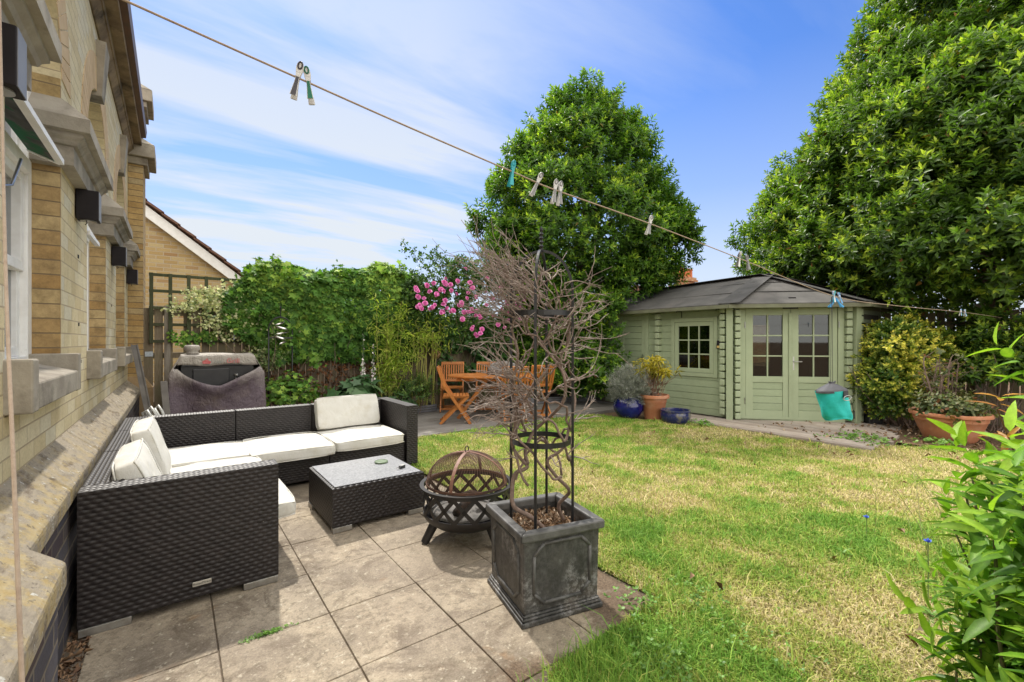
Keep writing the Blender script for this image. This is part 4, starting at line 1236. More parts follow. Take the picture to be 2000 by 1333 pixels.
# ------------------------------------------------------------------ lead planter with obelisk and bare climber
def lead_mat():
    m, nt, b, o = newmat('faux_lead')
    v = coords(nt, 'Object'); v2 = coords(nt, 'Object', (1, 1, .25))
    col = ramp(nt, noise(nt, v, 7, 7, .7), [(.3, (.022, .0215, .021)), (.5, (.05, .048, .046)), (.72, (.095, .09, .085))])
    f = ramp(nt, noise(nt, v2, 22, 6, .75), [(.5, 0), (.7, .6)])
    col = mix(nt, f, col, (.12, .118, .115))
    g2 = ramp(nt, noise(nt, v, 34, 6, .8), [(.46, 0), (.6, .85)])
    zone = ramp(nt, noise(nt, v, 3.6, 4, .6), [(.48, .12), (.6, 1)])
    col = mix(nt, math_(nt, 'MULTIPLY', g2, zone), col, (.33, .33, .335))
    d = ramp(nt, noise(nt, v, 3.3, 5, .7), [(.52, 0), (.7, .5)])
    col = mix(nt, d, col, (.13, .10, .075))
    nt.links.new(col, b.inputs['Base Color']); b.inputs['Roughness'].default_value = .55; b.inputs['Metallic'].default_value = .15
    bump(nt, b, noise(nt, v, 60, 6, .75), .3, .004)
    return m
m_lead = lead_mat()
m_lead2 = plain('rubbed_lead', (.075, .073, .07), (.14, .138, .135), 14, .55, metal=.1, bmp=.3, bscale=60, c3=(.035, .034, .033), s3=6, t3=(.5, .66))
LC = (1.568, 1.815); LA = math.atan2(1.56 - 1.66, 1.73 - 1.29)
pl = thing('lead_planter', 'square grey lead effect planter with octagonal panels on the patio corner', 'planter', (LC[0], LC[1], 0), LA)
hs = .208; ht = .45
b = MB()
b.hexa([(-hs, -hs, .05), (hs, -hs, .05), (hs, hs, .05), (-hs, hs, .05)], [(-hs - .006, -hs - .006, ht - .05), (hs + .006, -hs - .006, ht - .05), (hs + .006, hs + .006, ht - .05), (-hs - .006, hs + .006, ht - .05)])
b.f = b.f[:1] + b.f[2:]
hi = hs - .02
for (x0, y0), (x1, y1) in (((-hi, -hi), (hi, -hi)), ((hi, -hi), (hi, hi)), ((hi, hi), (-hi, hi)), ((-hi, hi), (-hi, -hi))):
    b.face([(x0, y0, ht - .13), (x1, y1, ht - .13), (x1, y1, ht - .02), (x0, y0, ht - .02)])
body = b.build('box_body', m_lead, pl, bevel=.008)
b = MB()
def ring(b, o, i, z0, z1):
    for k in range(4):
        a = k * PI / 2
        q = [(-o, -o), (o, -o), (i, -i), (-i, -i)]
        q = [(x * math.cos(a) - y * math.sin(a), x * math.sin(a) + y * math.cos(a)) for x, y in q]
        b.hexa([(*p, z0) for p in q], [(*p, z1) for p in q])
ring(b, hs + .028, hs - .022, ht - .048, ht - .004); b.build('rim', m_lead2, pl, bevel=.009)
b = MB(); ring(b, hs + .020, hs - .04, .001, .026); ring(b, hs + .013, hs - .04, .027, .040); ring(b, hs + .007, hs - .04, .041, .052); b.build('foot_moulding', m_lead, pl, bevel=.007)
for k in range(4):
    a = k * PI / 2; b = MB()
    b.frame((0, 0, 0), (math.cos(a), math.sin(a), 0), (-math.sin(a), math.cos(a), 0), (0, 0, 1))
    w_, c_ = .157, .052; z0, z1 = .092, .378
    oc = [(-w_ + c_, z0), (w_ - c_, z0), (w_, z0 + c_), (w_, z1 - c_), (w_ - c_, z1), (-w_ + c_, z1), (-w_, z1 - c_), (-w_, z0 + c_)]
    for j in range(8):
        p, q = oc[j], oc[(j + 1) % 8]
        f = lambda z: -hs - .006 * (z - .05) / .35
        b.tube([(p[0], f(p[1]) - .001, p[1]), (q[0], f(q[1]) - .001, q[1])],   .0085, 8)
    b.build('octagon_moulding', m_lead2, pl, smooth=True)
b = MB(); n_ = 14
bm = bmesh.new(); bmesh.ops.create_grid(bm, x_segments=22, y_segments=22, size=hi + .01)
for v in bm.verts: v.co.z = ht - .085 + .045 * (float(fbm(np.array([v.co[:2]]), 9, 3)[0]) - .5)
me = bpy.data.meshes.new('bark_mulch'); bm.to_mesh(me); bm.free()
mu = link('bark_mulch', me, plain('mulch', (.14, .085, .05), (.28, .19, .12), 60, 1, bmp=1, bscale=110, bdist=.01), pl)
r = np.random.default_rng(8); n = 1500
P = np.c_[r.uniform(-hi, hi, n), r.uniform(-hi, hi, n), np.full(n, 0.)]; P[:, 2] = ht - .078 + .045 * (fbm(P[:, :2], 9, 3) - .5) + r.uniform(-.004, .012, n)
chip = leaf4(.03, .013, .4, .2)
v, f, a = scatter([(chip[0], chip[1], np.full(4, 0.))], P, unit(r.normal(size=(n, 3)) * [1, 1, .4] + [0, 0, .8]), r.uniform(.4, 1.1, n), 2, ageadd=r.uniform(0, 1, n))
ck = leaves('bark_chip', [(v, f, a)], leaf_mat('chips', (.10, .05, .025), (.34, .22, .13), (.5, .42, .33), rough=.95, transl=0), pl, world=False); ck['kind'] = 'stuff'

ob = thing('obelisk', 'black metal garden obelisk with arched top and rings standing in the planter', 'obelisk', (LC[0] - .015, LC[1] - .01, .36), LA + .12)
RO = .165
b = MB(); UP = 1.24
for k in range(4):
    a = PI / 4 + k * PI / 2; b = MB()
    b.bar((RO * math.cos(a), RO * math.sin(a), -.02), (RO * math.cos(a), RO * math.sin(a), UP), .013, .013, up=(math.cos(a), math.sin(a), 0)); b.build('upright', m_black, ob)
b = MB()
for k in range(2):
    a = PI / 4 + k * PI / 2
    pts = [(RO * math.cos(t) * math.cos(a), RO * math.cos(t) * math.sin(a), UP + .225 * math.sin(t)) for t in np.linspace(0, PI, 25)]
    for p, q in zip(pts[:-1], pts[1:]):
        b.bar(p, q, .013, .013, up=(-math.sin(a), math.cos(a), 0))
b.build('arch_top', m_black, ob)
for z in (.455, 1.12):
    b = MB(); b.lathe([(RO - .008, z), (RO - .008, z + .026), (RO - .0125, z + .026), (RO - .0125, z)], 48, close=True); b.build('ring', m_black, ob)
b = MB(); tz = UP + .225
tw = lambda t: .009 + .004 * math.sin(t * 26)
b.lathe([(.006, tz), (.012, tz + .01), (.006, tz + .02)] + [(tw(t), tz + .02 + t * .09) for t in np.linspace(0, 1, 26)] + [(.0, tz + .135)], 10); b.build('finial', m_black, ob, smooth=True)

# bare twiggy climber
m_twig = plain('dry_twig', (.18, .13, .105), (.31, .245, .21), 40, .85, bmp=.3, c3=(.48, .43, .39), s3=30, t3=(.5, .7))
m_bark = plain('climber_bark', (.14, .095, .075), (.23, .165, .135), 40, .9, bmp=.6, bscale=70)
cl = thing('bare_climber', 'leafless twiggy brown climber tangled all over the obelisk', 'climber', (LC[0], LC[1], .36), 0)
r = np.random.default_rng(21)
Z0 = .37
def helix(ph, turns, z0, z1, rad0, rad1, n, wob):
    t = np.linspace(0, 1, n); a = ph + turns * 2 * PI * t
    rr = rad0 + (rad1 - rad0) * t + r.normal(0, wob, n); rr = np.convolve(np.pad(rr, 2, 'edge'), np.ones(5) / 5, 'valid')
    z = z0 + (z1 - z0) * t + np.convolve(np.pad(r.normal(0, wob * 2.2, n), 2, 'edge'), np.ones(5) / 5, 'valid')
    return np.c_[LC[0] + rr * np.cos(a), LC[1] + rr * np.sin(a), z]
cr = np.array([math.cos(YAW), -math.sin(YAW), 0])       # to the right seen from the patio
cf_ = np.array([math.sin(YAW), math.cos(YAW), 0])
C0 = np.array([LC[0], LC[1], 0])
def loc(a, d, z): return C0 + cr * a + cf_ * d + np.array([0, 0, z])
def spline(K, n):
    K = np.array(K, float); m = len(K); t = np.linspace(0, m - 1.001, n); i = t.astype(int); f = (t - i)[:, None]
    g_ = lambda j: K[np.clip(j, 0, m - 1)]
    a, b_, c_, d = g_(i - 1), g_(i), g_(i + 1), g_(i + 2)
    return .5 * (2 * b_ + (c_ - a) * f + (2 * a - 5 * b_ + 4 * c_ - d) * f * f + (3 * b_ - a - 3 * c_ + d) * f ** 3)
stems = []
K1 = [loc(.03, -.05, Z0 - .02), loc(-.06, -.08, .44), loc(-.15, -.09, .50), loc(-.16, -.07, .58), loc(-.145, -.06, .66), loc(-.08, -.03, .69), loc(-.09, .02, .76), loc(-.04, .05, .86), loc(.04, -.02, .95), loc(.10, -.12, 1.05), loc(.10, -.12, 1.18), loc(.02, -.05, 1.3), loc(-.08, .03, 1.42), loc(-.05, .02, 1.6), loc(.0, 0, 1.72)]
stems.append((spline(K1, 90), np.linspace(.0125, .006, 90)))
K2 = [loc(.12, .06, Z0), loc(.09, .02, .47), loc(.14, -.03, .56), loc(.06, -.08, .66), loc(.02, -.10, .74), loc(.10, -.08, .80), loc(.15, 0, .92), loc(.18, .05, 1.05), loc(.12, .12, 1.2), loc(.04, .1, 1.36), loc(.1, .06, 1.52), loc(.06, 0, 1.66)]
stems.append((spline(K2, 80), np.linspace(.0105, .005, 80)))
K3 = [loc(-.08, -.02, .69), loc(-.16, -.03, .80), loc(-.14, -.08, .95), loc(-.16, -.02, 1.1), loc(-.13, -.05, 1.28), loc(-.16, .0, 1.42), loc(-.12, .02, 1.58), loc(-.1, .0, 1.7)]
stems.append((spline(K3, 60), np.linspace(.009, .005, 60)))
for k in range(5):
    h_ = helix(r.uniform(0, 6.28), r.uniform(.7, 1.6) * r.choice([-1, 1]), r.uniform(.6, .75), r.uniform(1.5, 1.75), .15, .14, 60, .03)
    stems.append((h_, np.linspace(.007, .0035, 60)))
tubes_mesh('main_stem', stems, m_bark, cl, 7)
lines = []
AX_ = np.array([LC[0], LC[1], 0])
allp = np.vstack([s[0] for s in stems])
def side(p, L, up, spread=1.0, bias=(0, 0, 0)):
    out = p - AX_ - [0, 0, p[2]]; nn = np.linalg.norm(out); out = out / (nn + 1e-6)
    ang = r.normal(0, .55); c_, s_ = math.cos(ang), math.sin(ang)
    d = np.array([out[0] * c_ - out[1] * s_, out[0] * s_ + out[1] * c_, 0]) * spread + np.array([0, 0, up]) + np.array(bias)
    return wander(p, d, L, 9, .15, r, .01, r.uniform(.0040, .0058), .0011)
def twiggy(p, L, up, nsub, bias=(0, 0, 0), spread=1.0):
    P_, R_, d = side(p, L, up, spread, bias); lines.append((P_, R_))
    for _ in range(nsub):
        i = r.integers(2, 9); dd = P_[i] - P_[i - 1]; dd = dd / np.linalg.norm(dd) + r.normal(0, .5, 3) + [0, 0, .15]
        Q, RR, d2 = wander(P_[i], dd, L * r.uniform(.25, .6), 6, .18, r, .01, .0028, .0009); lines.append((Q, RR))
        if r.random() < .6:
            j = r.integers(1, 5); dd = (Q[j + 1] - Q[j]); dd = dd / np.linalg.norm(dd) + r.normal(0, .6, 3)
            Q2, R2, _d = wander(Q[j], dd, L * r.uniform(.1, .28), 4, .2, r, 0, .0017, .0008); lines.append((Q2, R2))
sel = allp[allp[:, 2] > .72]
for k in range(190):
    p = sel[r.integers(0, len(sel))]
    z = p[2]
    dens = .55 if z < .86 else (.75 if z < 1.12 else 1.0)
    if r.random() > dens: continue
    if np.dot(p - AX_, cr) > .06 and r.random() < .45: continue
    L = r.uniform(.13, .30) * (1.1 if z > 1.1 else .9)
    twiggy(p, L, r.uniform(-.15, .7), r.integers(1, 4))
# long shoots swept to the left near the top, and to the right above the ring
for k in range(58):
    p = loc(r.uniform(-.14, .06), r.uniform(-.1, .1), r.uniform(1.42, 1.70))
    L = r.uniform(.22, .46)
    P_, R_, d = wander(p, -cr * r.uniform(.6, 1) + cf_ * r.normal(0, .35) + np.array([0, 0, r.uniform(.15, .8)]), L, 10, .10, r, .02, .0042, .0014); lines.append((P_, R_))
    for _ in range(4):
        i = r.integers(3, 10); dd = P_[i] - P_[i - 1]; dd = dd / np.linalg.norm(dd) + r.normal(0, .35, 3)
        Q, RR, _d = wander(P_[i], dd, L * r.uniform(.2, .5), 6, .14, r, .02, .002, .001); lines.append((Q, RR))
for k in range(6):
    p = loc(r.uniform(0, .12), r.uniform(-.12, .12), r.uniform(1.25, 1.6))
    twiggy(p, r.uniform(.15, .3), r.uniform(.1, .7), 4, tuple(cr * .9))
for k in range(34):
    p = loc(r.uniform(-.16, 0), r.uniform(-.1, .1), r.uniform(.9, 1.12))
    twiggy(p, r.uniform(.15, .28), r.uniform(-.1, .35), 4, tuple(-cr * 1.0))
P_, R_, d = wander(loc(-.17, 0, 1.62), -cr + np.array([0, 0, .55]), .38, 12, .12, r, .03, .004, .0015); lines.append((P_, R_))
tubes_mesh('twigs', lines, m_twig, cl, 4)
# ------------------------------------------------------------------ fences, trellis
FU = 8.2
fc = thing('closeboard_fence', 'weathered brown closeboard fence across the back of the garden', 'fence', (2, FU, 0))
b = MB(); x = -.34
while x < 12.0:
    w_ = .098 + rnd.uniform(-.004, .004); h = 1.83 + rnd.uniform(-.012, .012)
    if not (-.10 < x < .0): b.box((x, FU + rnd.uniform(-.003, .003), .03), (x + w_, FU + .02, h))
    x += w_ + (.006 if x > .3 else .013)
b.build('boards', m_fence, fc, world=True, bevel=.003)
b = MB()
for z in (.4, 1.1, 1.72): b.box((-.3, FU + .022, z), (12, FU + .06, z + .08))
b.build('rail', m_fence, fc, world=True)
b = MB(); b.box((-.115, FU - .045, .0), (-.04, FU - .004, 1.86)); b.build('gate_post', plain('old_post', (.16, .13, .10), (.28, .25, .21), 8, .9, bmp=.5, st=(3, 3, .4)), fc, world=True, bevel=.004)
b = MB(); b.box((-.33, FU - .012, 1.13), (-.24, FU - .006, 1.20)); b.build('fence_bracket', plain('zinc', (.34, .38, .42), (.45, .5, .55), 30, .4, metal=.6), fc, world=True)
rf_ = thing('slatted_fence', 'dark timber fence with gaps on the right behind the shrubs', 'fence', (10.4, 0, 0))
b = MB(); y = -3.0
while y < 2.4:
    b.box((10.4, y, .02), (10.42, y + .1, 1.85 + rnd.uniform(-.02, .02))); y += .115 + rnd.choice([0, 0, .006, .02])
b.build('boards', m_fence, rf_, world=True, bevel=.003)
b = MB()
for z in (.4, 1.0, 1.6): b.box((10.425, -3, z), (10.46, 2.4, z + .08))
b.build('rail', m_fence, rf_, world=True)
for y in (1.18, -.6):
    b = MB(); b.box((10.28, y, 0), (10.39, y + .11, 1.95)); b.build('post', plain('grey_post', (.20, .18, .15), (.30, .27, .23), 6, .9, bmp=.4, st=(3, 3, .4)), rf_, world=True, bevel=.004)
tr = thing('trellis', 'dark green square trellis panel rising above the back fence beside the house', 'trellis', (.8, FU - .06, 1.3))
b = MB()
for k in range(10): b.box((-.28 + .215 * k, FU - .065, 1.32), (-.235 + .215 * k, FU - .045, 2.32))
b.build('upright_slat', m_trellis, tr, world=True, bevel=.002)
b = MB()
for z in (1.325, 1.565, 1.805, 2.045, 2.275): b.box((-.285, FU - .044, z), (1.70, FU - .026, z + .042))
b.build('cross_slat', m_trellis, tr, world=True, bevel=.002)

# ------------------------------------------------------------------ things by the house corner
t = thing('leaning_channel', 'long grey plastic channel leaning against the house corner', 'channel', (-.12, 6.95, 0))
b = MB()
p0, p1 = Vector((-.16, 6.7, .03)), Vector((-.40, 7.4, 1.30))
for dx in (-.028, .0, .028): b.bar(p0 + Vector((dx, 0, 0)), p1 + Vector((dx, 0, 0)), .014 if dx else .055, .03 if dx else .006, up=(0, -1, .6))
b.build('channel', plain('grey_pvc', (.10, .09, .08), (.15, .135, .12), 8, .6), t, world=True)
t = thing('short_channel', 'short grey channel offcut standing beside the long one', 'channel', (0.02, 6.6, 0))
b = MB(); p0, p1 = Vector((-.03, 6.5, .02)), Vector((-.10, 6.85, .86)); b.bar(p0, p1, .07, .05, up=(0, -1, .4)); b.build('channel', bpy.data.materials['grey_pvc'], t, world=True, bevel=.006)
t = thing('folded_chair', 'folded white tubular garden chair frame propped behind the sofa corner', 'chair', (.1, 6.3, 0))
m_tub = plain('white_tube', (.62, .63, .60), (.5, .5, .48), 12, .35)
for k in range(4):
    y = 6.08 + .05 * k; x = -.22 + .03 * k; b = MB()
    b.tube([(x + .2, y, .02), (x + .02, y + .12, .54 + .035 * (k % 2)), (x - .01, y + .15, .60 + .03 * (k % 2)), (x - .05, y + .17, .58), (x + .1, y + .3, .02)], .013, 8); b.build('tube_frame', m_tub, t, world=True, smooth=True)
t = thing('garden_tap', 'small outdoor tap and pipe standing against the fence', 'tap', (.02, 8.05, 0))
b = MB(); b.tube([(.03, 8.1, 0), (.03, 8.1, .78)], .014, 8); b.box((-.01, 8.03, .72), (.07, 8.14, .9)); b.tube([(.03, 8.03, .5), (-.06, 7.95, .46)], .012, 8); b.build('tap_body', plain('tap_grey', (.3, .3, .27), (.2, .2, .18), 9, .5), t, world=True)

# ------------------------------------------------------------------ covered barbecue
def cover_mat():
    m, nt, b, o = newmat('faded_cover')
    v = coords(nt, 'Object')
    tcn = nt.nodes.new('ShaderNodeTexCoord'); sp = nt.nodes.new('ShaderNodeSeparateXYZ'); nt.links.new(tcn.outputs['Object'], sp.inputs[0])
    fade = ramp(nt, math_(nt, 'MULTIPLY', math_(nt, 'ADD', sp.outputs[2], math_(nt, 'MULTIPLY', noise(nt, v, 4), .5)), .5), [(.50, 0), (.66, 1)])
    a = ramp(nt, noise(nt, v, 6, 6, .7), [(.3, (.095, .068, .088)), (.7, (.15, .115, .14))])
    c = ramp(nt, noise(nt, v, 9, 6, .7), [(.3, (.33, .30, .27)), (.7, (.42, .385, .34))])
    col = mix(nt, fade, a, c)
    d = ramp(nt, noise(nt, v, 3.3, 5, .7), [(.5, 0), (.7, .5)])
    col = mix(nt, d, col, (.17, .13, .10))
    nt.links.new(col, b.inputs['Base Color']); b.inputs['Roughness'].default_value = .6
    bump(nt, b, math_(nt, 'ADD', noise(nt, v, 14, 5, .6, 1.2), math_(nt, 'MULTIPLY', noise(nt, coords(nt, 'Object', (1, 1, .35)), 7, 4, .6, 2.0), 1.5)), .6, .035)
    return m
m_cover = cover_mat()
bq = thing('barbecue', 'barbecue under a faded purple grey cover with its front sagging open', 'barbecue', (.47, 7.28, 0))
# body in local coordinates, front is -y
b = MB(); b.box((-.40, -.22, .1), (.40, .22, 1.12)); bd = b.build('grill_body', m_black, bq)
b = MB(); b.box((-.40, -.245, 1.02), (.40, -.221, 1.06)); b.box((-.28, -.245, .70), (.12, -.222, .99)); bx = b.build('grill_door', plain('grill_door', (.02, .02, .023), (.03, .03, .033), 9, .35), bd, bevel=.01)
b = MB(); b.tube([(.19, -.24, .86), (.19, -.28, .86), (.19, -.28, .78), (.19, -.24, .78)], .009, 8); b.lathe([(.03, -.01), (.03, .01)], 16, (.2, -.24, .9)); b.build('grill_handle', m_steel, bd)
# cover
def wid(z):   # half width, y front, y back at height z
    if z > .92: f = (z - .92) / .25; return .525 - .125 * f, -.30 + .07 * f, .28 - .04 * f
    f = z / .92; return .545 - .02 * f, -.36 + .06 * f, .32 - .04 * f
nz = 26; nx = 41
V = []; F = []
zt = 1.17
def top_edge(x):   # height of the loose front edge
    return .78 + .23 * min(1, abs(x / .40)) ** 1.3 + .02 * math.sin(9 * x) if abs(x) < .40 else 1.17
# front sheet
for i in range(nz):
    for j in range(nx):
        f = i / (nz - 1); s = -1 + 2 * j / (nx - 1)
        hw0, yf0, _ = wid(.5)
        te = top_edge(s * .42) if abs(s) < .94 else 1.0
        te = min(te, 1.03)
        z = .01 + (te - .01) * f
        hw, yf, yb = wid(z); x = s * hw
        bulge = .10 * math.exp(-((z - te + .04) / .10) ** 2) * (1 - s * s) + .05 * (1 - s * s) * f
        fold = .034 * math.sin(7 * x + 3 * z + 4 * (1 - s * s)) * (1 - .5 * f) + .03 * (float(fbm(np.array([[x * 1.6 + z, z * .7 - abs(x)]]), 3.2, 5)[0]) - .5)
        V.append((x, yf - bulge + fold, z))
for i in range(nz - 1):
    for j in range(nx - 1): F.append((i * nx + j, i * nx + j + 1, (i + 1) * nx + j + 1, (i + 1) * nx + j))
o0 = len(V)
# sides + back wrap
lv = [.01, .2, .4, .6, .8, .92, 1.0, 1.08, 1.15, 1.172]
wr = []
for s in np.linspace(0, 1, 45):
    wr.append(s)
for i, z in enumerate(lv):
    hw, yf, yb = wid(z)
    per = [(-hw, yf), (-hw, yb), (hw, yb), (hw, yf)]; seg = [yb - yf, 2 * hw, yb - yf]; tot = sum(seg)
    for s in wr:
        d = s * tot
        k = 0
        while k < 2 and d > seg[k]: d -= seg[k]; k += 1
        p, q = per[k], per[k + 1]; f = min(d / seg[k], 1); x = p[0] + (q[0] - p[0]) * f; y = p[1] + (q[1] - p[1]) * f
        w_ = .022 * math.sin(13 * s * tot + 5 * z) * (1 - z / 1.25) + .02 * (float(fbm(np.array([[s * 4, z * 2]]), 3, 9)[0]) - .5)
        V.append((x * (1 + w_), y + w_, z))
nw = len(wr)
for i in range(len(lv) - 1):
    for j in range(nw - 1): a = o0 + i * nw + j; F.append((a + 1, a, a + nw, a + nw + 1))
# top with the front band
o1 = len(V); hw, yf, yb = wid(1.17); ny = 10
for i in range(ny):
    for j in range(nx):
        f = i / (ny - 1); x = (-1 + 2 * j / (nx - 1)) * (hw + .004)
        if f < .45:
            q = f / .45; y = yf - .02 + .012 * q; z = 1.035 + .125 * q + (.012 * math.sin(14 * x) * (1 - q))
            x *= 1 + .12 * (1 - q)
        else:
            q = (f - .45) / .55; y = yf - .008 + (yb - yf) * q; z = 1.172 + .012 * math.sin(PI * q) + .008 * math.sin(9 * x + 4 * q)
        V.append((x, y, z))
for i in range(ny - 1):
    for j in range(nx - 1): a = o1 + i * nx + j; F.append((a, a + 1, a + nx + 1, a + nx))
cv = npmesh('cover', V, F, m_cover, bq, smooth=True)
md = cv.modifiers.new('t', 'SOLIDIFY'); md.thickness = .006
b = MB(); b.lathe([(.05, 1.17), (.075, 1.19), (.07, 1.205), (.06, 1.215), (.085, 1.235), (.088, 1.275), (.07, 1.295), (.0, 1.30)], 18, (-.28, -.05, 0)); cap = b.build('chimney_cap', m_cover, bq, smooth=True)
m_red_ = plain('faded_red', (.50, .10, .10), (.58, .2, .2), 40, .8); m_gry = plain('faded_grey', (.22, .24, .22), (.3, .32, .3), 40, .8)
MT = Matrix.Translation((.47, 7.28, 0))
mm = lambda x, z: MT @ Matrix.Translation((x, -.2625, z)) @ Matrix.Rotation(PI / 2 - .09, 4, 'X')
text_mesh('lettering', 'Grill', .085, m_red_, cv, mm(.16, 1.085), .001)
text_mesh('lettering', 'char', .06, m_gry, cv, mm(0.0, 1.08), .001)
b = MB(); b.frame((-.135, -.2625, 1.055)); b.prism([(-.04, 0), (.04, 0), (.05, .028), (.02, .045), (.008, .075), (-.012, .05), (-.045, .034)], .003, 'y', -.002); b.build('flame_emblem', m_red_, cv)

# ------------------------------------------------------------------ metal arch with spinner in front of the ivy
t = thing('plant_support', 'black metal arched plant support standing against the ivy', 'plant support', (1.32, 7.72, 0))
b = MB()
for s in (-1, 1): b.tube([(s * .165, 0, 0), (s * .165, 0, 1.52)], .011, 8)
b.tube([(.165 * math.cos(a), 0, 1.52 + .2 * math.sin(a)) for a in np.linspace(0, PI, 20)], .011, 8); b.build('arch_frame', m_black, t, smooth=True)
b = MB(); b.bar((-.165, 0, 1.40), (.165, 0, 1.40), .02, .02); b.tube([(0, 0, 1.71), (0, 0, 1.86)], .007, 8); b.lathe([(0, 1.84), (.015, 1.87), (0, 1.9)], 8); b.build('crossbar', m_black, t)
t2 = thing('wind_spinner', 'shiny twisted spiral wind spinner hanging inside the black arch', 'wind spinner', (1.32, 7.66, 1.25), .4)
V = []; F = []
for k in range(40):
    f = k / 39; a = f * 2.3 * 2 * PI; r0 = .115 * math.sin(PI * (.12 + .8 * f)); z = .40 - .36 * f
    for w_ in (-.012, .012): V.append((r0 * math.cos(a), r0 * math.sin(a), z + w_ * 1.4))
for k in range(39): F.append((2 * k, 2 * k + 1, 2 * k + 3, 2 * k + 2))
o = npmesh('spiral_blade', V, F, plain('spinner_metal', (.75, .74, .72), (.65, .64, .62), 5, .2, metal=1), t2, smooth=True); o.modifiers.new('s', 'SOLIDIFY').thickness = .003
b = MB(); b.tube([(0, 0, .40), (0, 0, .47)], .0025, 5); b.build('hook', m_black, t2)

# ------------------------------------------------------------------ dining set
def make_chair(label, loc, rz):
    """folding slatted chair, sitter faces +x"""
    t = thing('folding_chair', label, 'chair', loc, rz, 'orange slatted folding chairs round the table')
    for s in (-1, 1):
        y = s * .205
        b = MB(); b.bar((.24, y, 0), (-.17, y, .60), .028, .045, up=(1, 0, .3)); b.bar((-.17, y, .60), (-.27, y, .90), .028, .045, up=(1, 0, .3)); b.build('back_leg', m_teak, t, bevel=.004)
        y = s * .172
        b = MB(); b.bar((-.24, y, 0), (.20, y, .43), .028, .042, up=(1, 0, .3)); b.build('front_leg', m_teak, t, bevel=.004)
    b = MB()
    for k in range(8): b.box((-.19 + k * .052, -.2, .435), (-.19 + k * .052 + .044, .2, .452))
    for s in (-1, 1): b.box((-.2, s * .15 - .012, .405), (.22, s * .15 + .012, .434))
    b.build('seat', m_teak, t, bevel=.003)
    dr = Vector((-.10, 0, .30)).normalized()
    bt, tp = Vector((-.17, 0, .56)), Vector((-.27, 0, .885))
    b = MB(); b.bar(bt + Vector((0, -.19, 0)), bt + Vector((0, .19, 0)), .022, .05, up=dr); b.build('back_rail', m_teak, t, bevel=.006)
    b = MB(); b.bar(tp + Vector((0, -.222, 0)), tp + Vector((0, .222, 0)), .026, .06, up=dr)
    b.build('back_rail', m_teak, t, bevel=.006)
    b = MB()
    for k in range(8):
        y = -.162 + k * .0463; b.bar(bt + Vector((0, y, .01)), tp + Vector((0, y, 0)), .028, .012, up=(1, 0, .3))
    b.build('back_slat', m_teak, t, bevel=.002)
    b = MB(); b.bar((-.19, -.172, .05), (-.19, .172, .05), .02, .045, up=(0, 0, 1)); b.build('stretcher', m_teak, t, bevel=.003)
    b = MB(); b.bar((.20, -.205, .06), (.20, .205, .06), .02, .04); b.build('stretcher', m_teak, t, bevel=.003)
    return t
TC = (4.50, 6.52)
c0 = make_chair('slatted wooden folding chair at the left end of the table, seen side-on', (3.66, 6.40, .03), math.radians(-30))
def chair(label, x, y, rz): return dup(c0, (x, y, .03), math.radians(rz), label)
chair('slatted wooden folding chair behind the table, its back against the climber leaves, left one', 4.22, 7.50, -122)
chair('slatted wooden folding chair behind the table, partly hidden by the tabletop', 4.76, 7.12, -128)
chair('slatted folding chair in front of the table, back to the lawn, behind obelisk left side', 4.52, 5.95, 58)
chair('slatted wooden folding chair at the right front of the table, behind the obelisk twigs', 5.08, 6.02, 75)
dt = thing('dining_table', 'oval orange hardwood slatted garden table on the grey decking', 'table', (TC[0], TC[1], .03), math.radians(-36))
b = MB(); n = 13; aw, ah = .80, .50
for k in range(n):
    y0 = -ah + 2 * ah * k / n + .003; y1 = -ah + 2 * ah * (k + 1) / n - .003
    h = lambda y: aw * math.sqrt(max(0, 1 - (abs(y) / (ah + .02)) ** 2.6))
    b.hexa([(-h(y0), y0, .70), (h(y0), y0, .70), (h(y1), y1, .70), (-h(y1), y1, .70)], [(-h(y0), y0, .725), (h(y0), y0, .725), (h(y1), y1, .725), (-h(y1), y1, .725)])
b.build('tabletop', m_teak, dt, bevel=.003)
b = MB(); b.box((-.62, -.32, .64), (.62, -.29, .698)); b.box((-.62, .29, .64), (.62, .32, .698)); b.box((-.5, -.289, .64), (-.47, .289, .698)); b.box((.47, -.289, .64), (.5, .289, .698)); b.build('apron', m_teak, dt)
for s in (-1, 1):
    for q in (-1, 1):
        b = MB(); b.bar((s * .60, q * .27, 0), (s * .1, q * .27, .67), .035, .055, up=(1, 0, .4)); b.build('leg', m_teak, dt, bevel=.004)
b = MB(); b.bar((-.5, -.27, .10), (-.5, .27, .10), .03, .05); b.build('stretcher', m_teak, dt)
b = MB(); b.bar((.5, -.27, .10), (.5, .27, .10), .03, .05); b.build('stretcher', m_teak, dt)
t = thing('wicker_basket', 'grey wicker cover basket upside down on the dining table', 'basket', (4.72, 6.52, .757))
b = MB(); b.lathe([(.30, 0), (.28, .10), (.22, .19), (.10, .23), (0, .235)], 28); 
def wicker():
    m, nt, b_, o = newmat('grey_wicker'); v = coords(nt, 'Object')
    w = nt.nodes.new('ShaderNodeTexWave'); w.bands_direction = 'Z'; w.inputs['Scale'].default_value = 14; w.inputs['Distortion'].default_value = 2; nt.links.new(v, w.inputs['Vector'])
    nt.links.new(ramp(nt, w.outputs['Fac'], [(.2, (.10, .09, .085)), (.7, (.27, .25, .24))]), b_.inputs['Base Color']); bump(nt, b_, w.outputs['Fac'], .8, .01); b_.inputs['Roughness'].default_value = .8
    return m
b.build('woven_dome', wicker(), t, smooth=True)

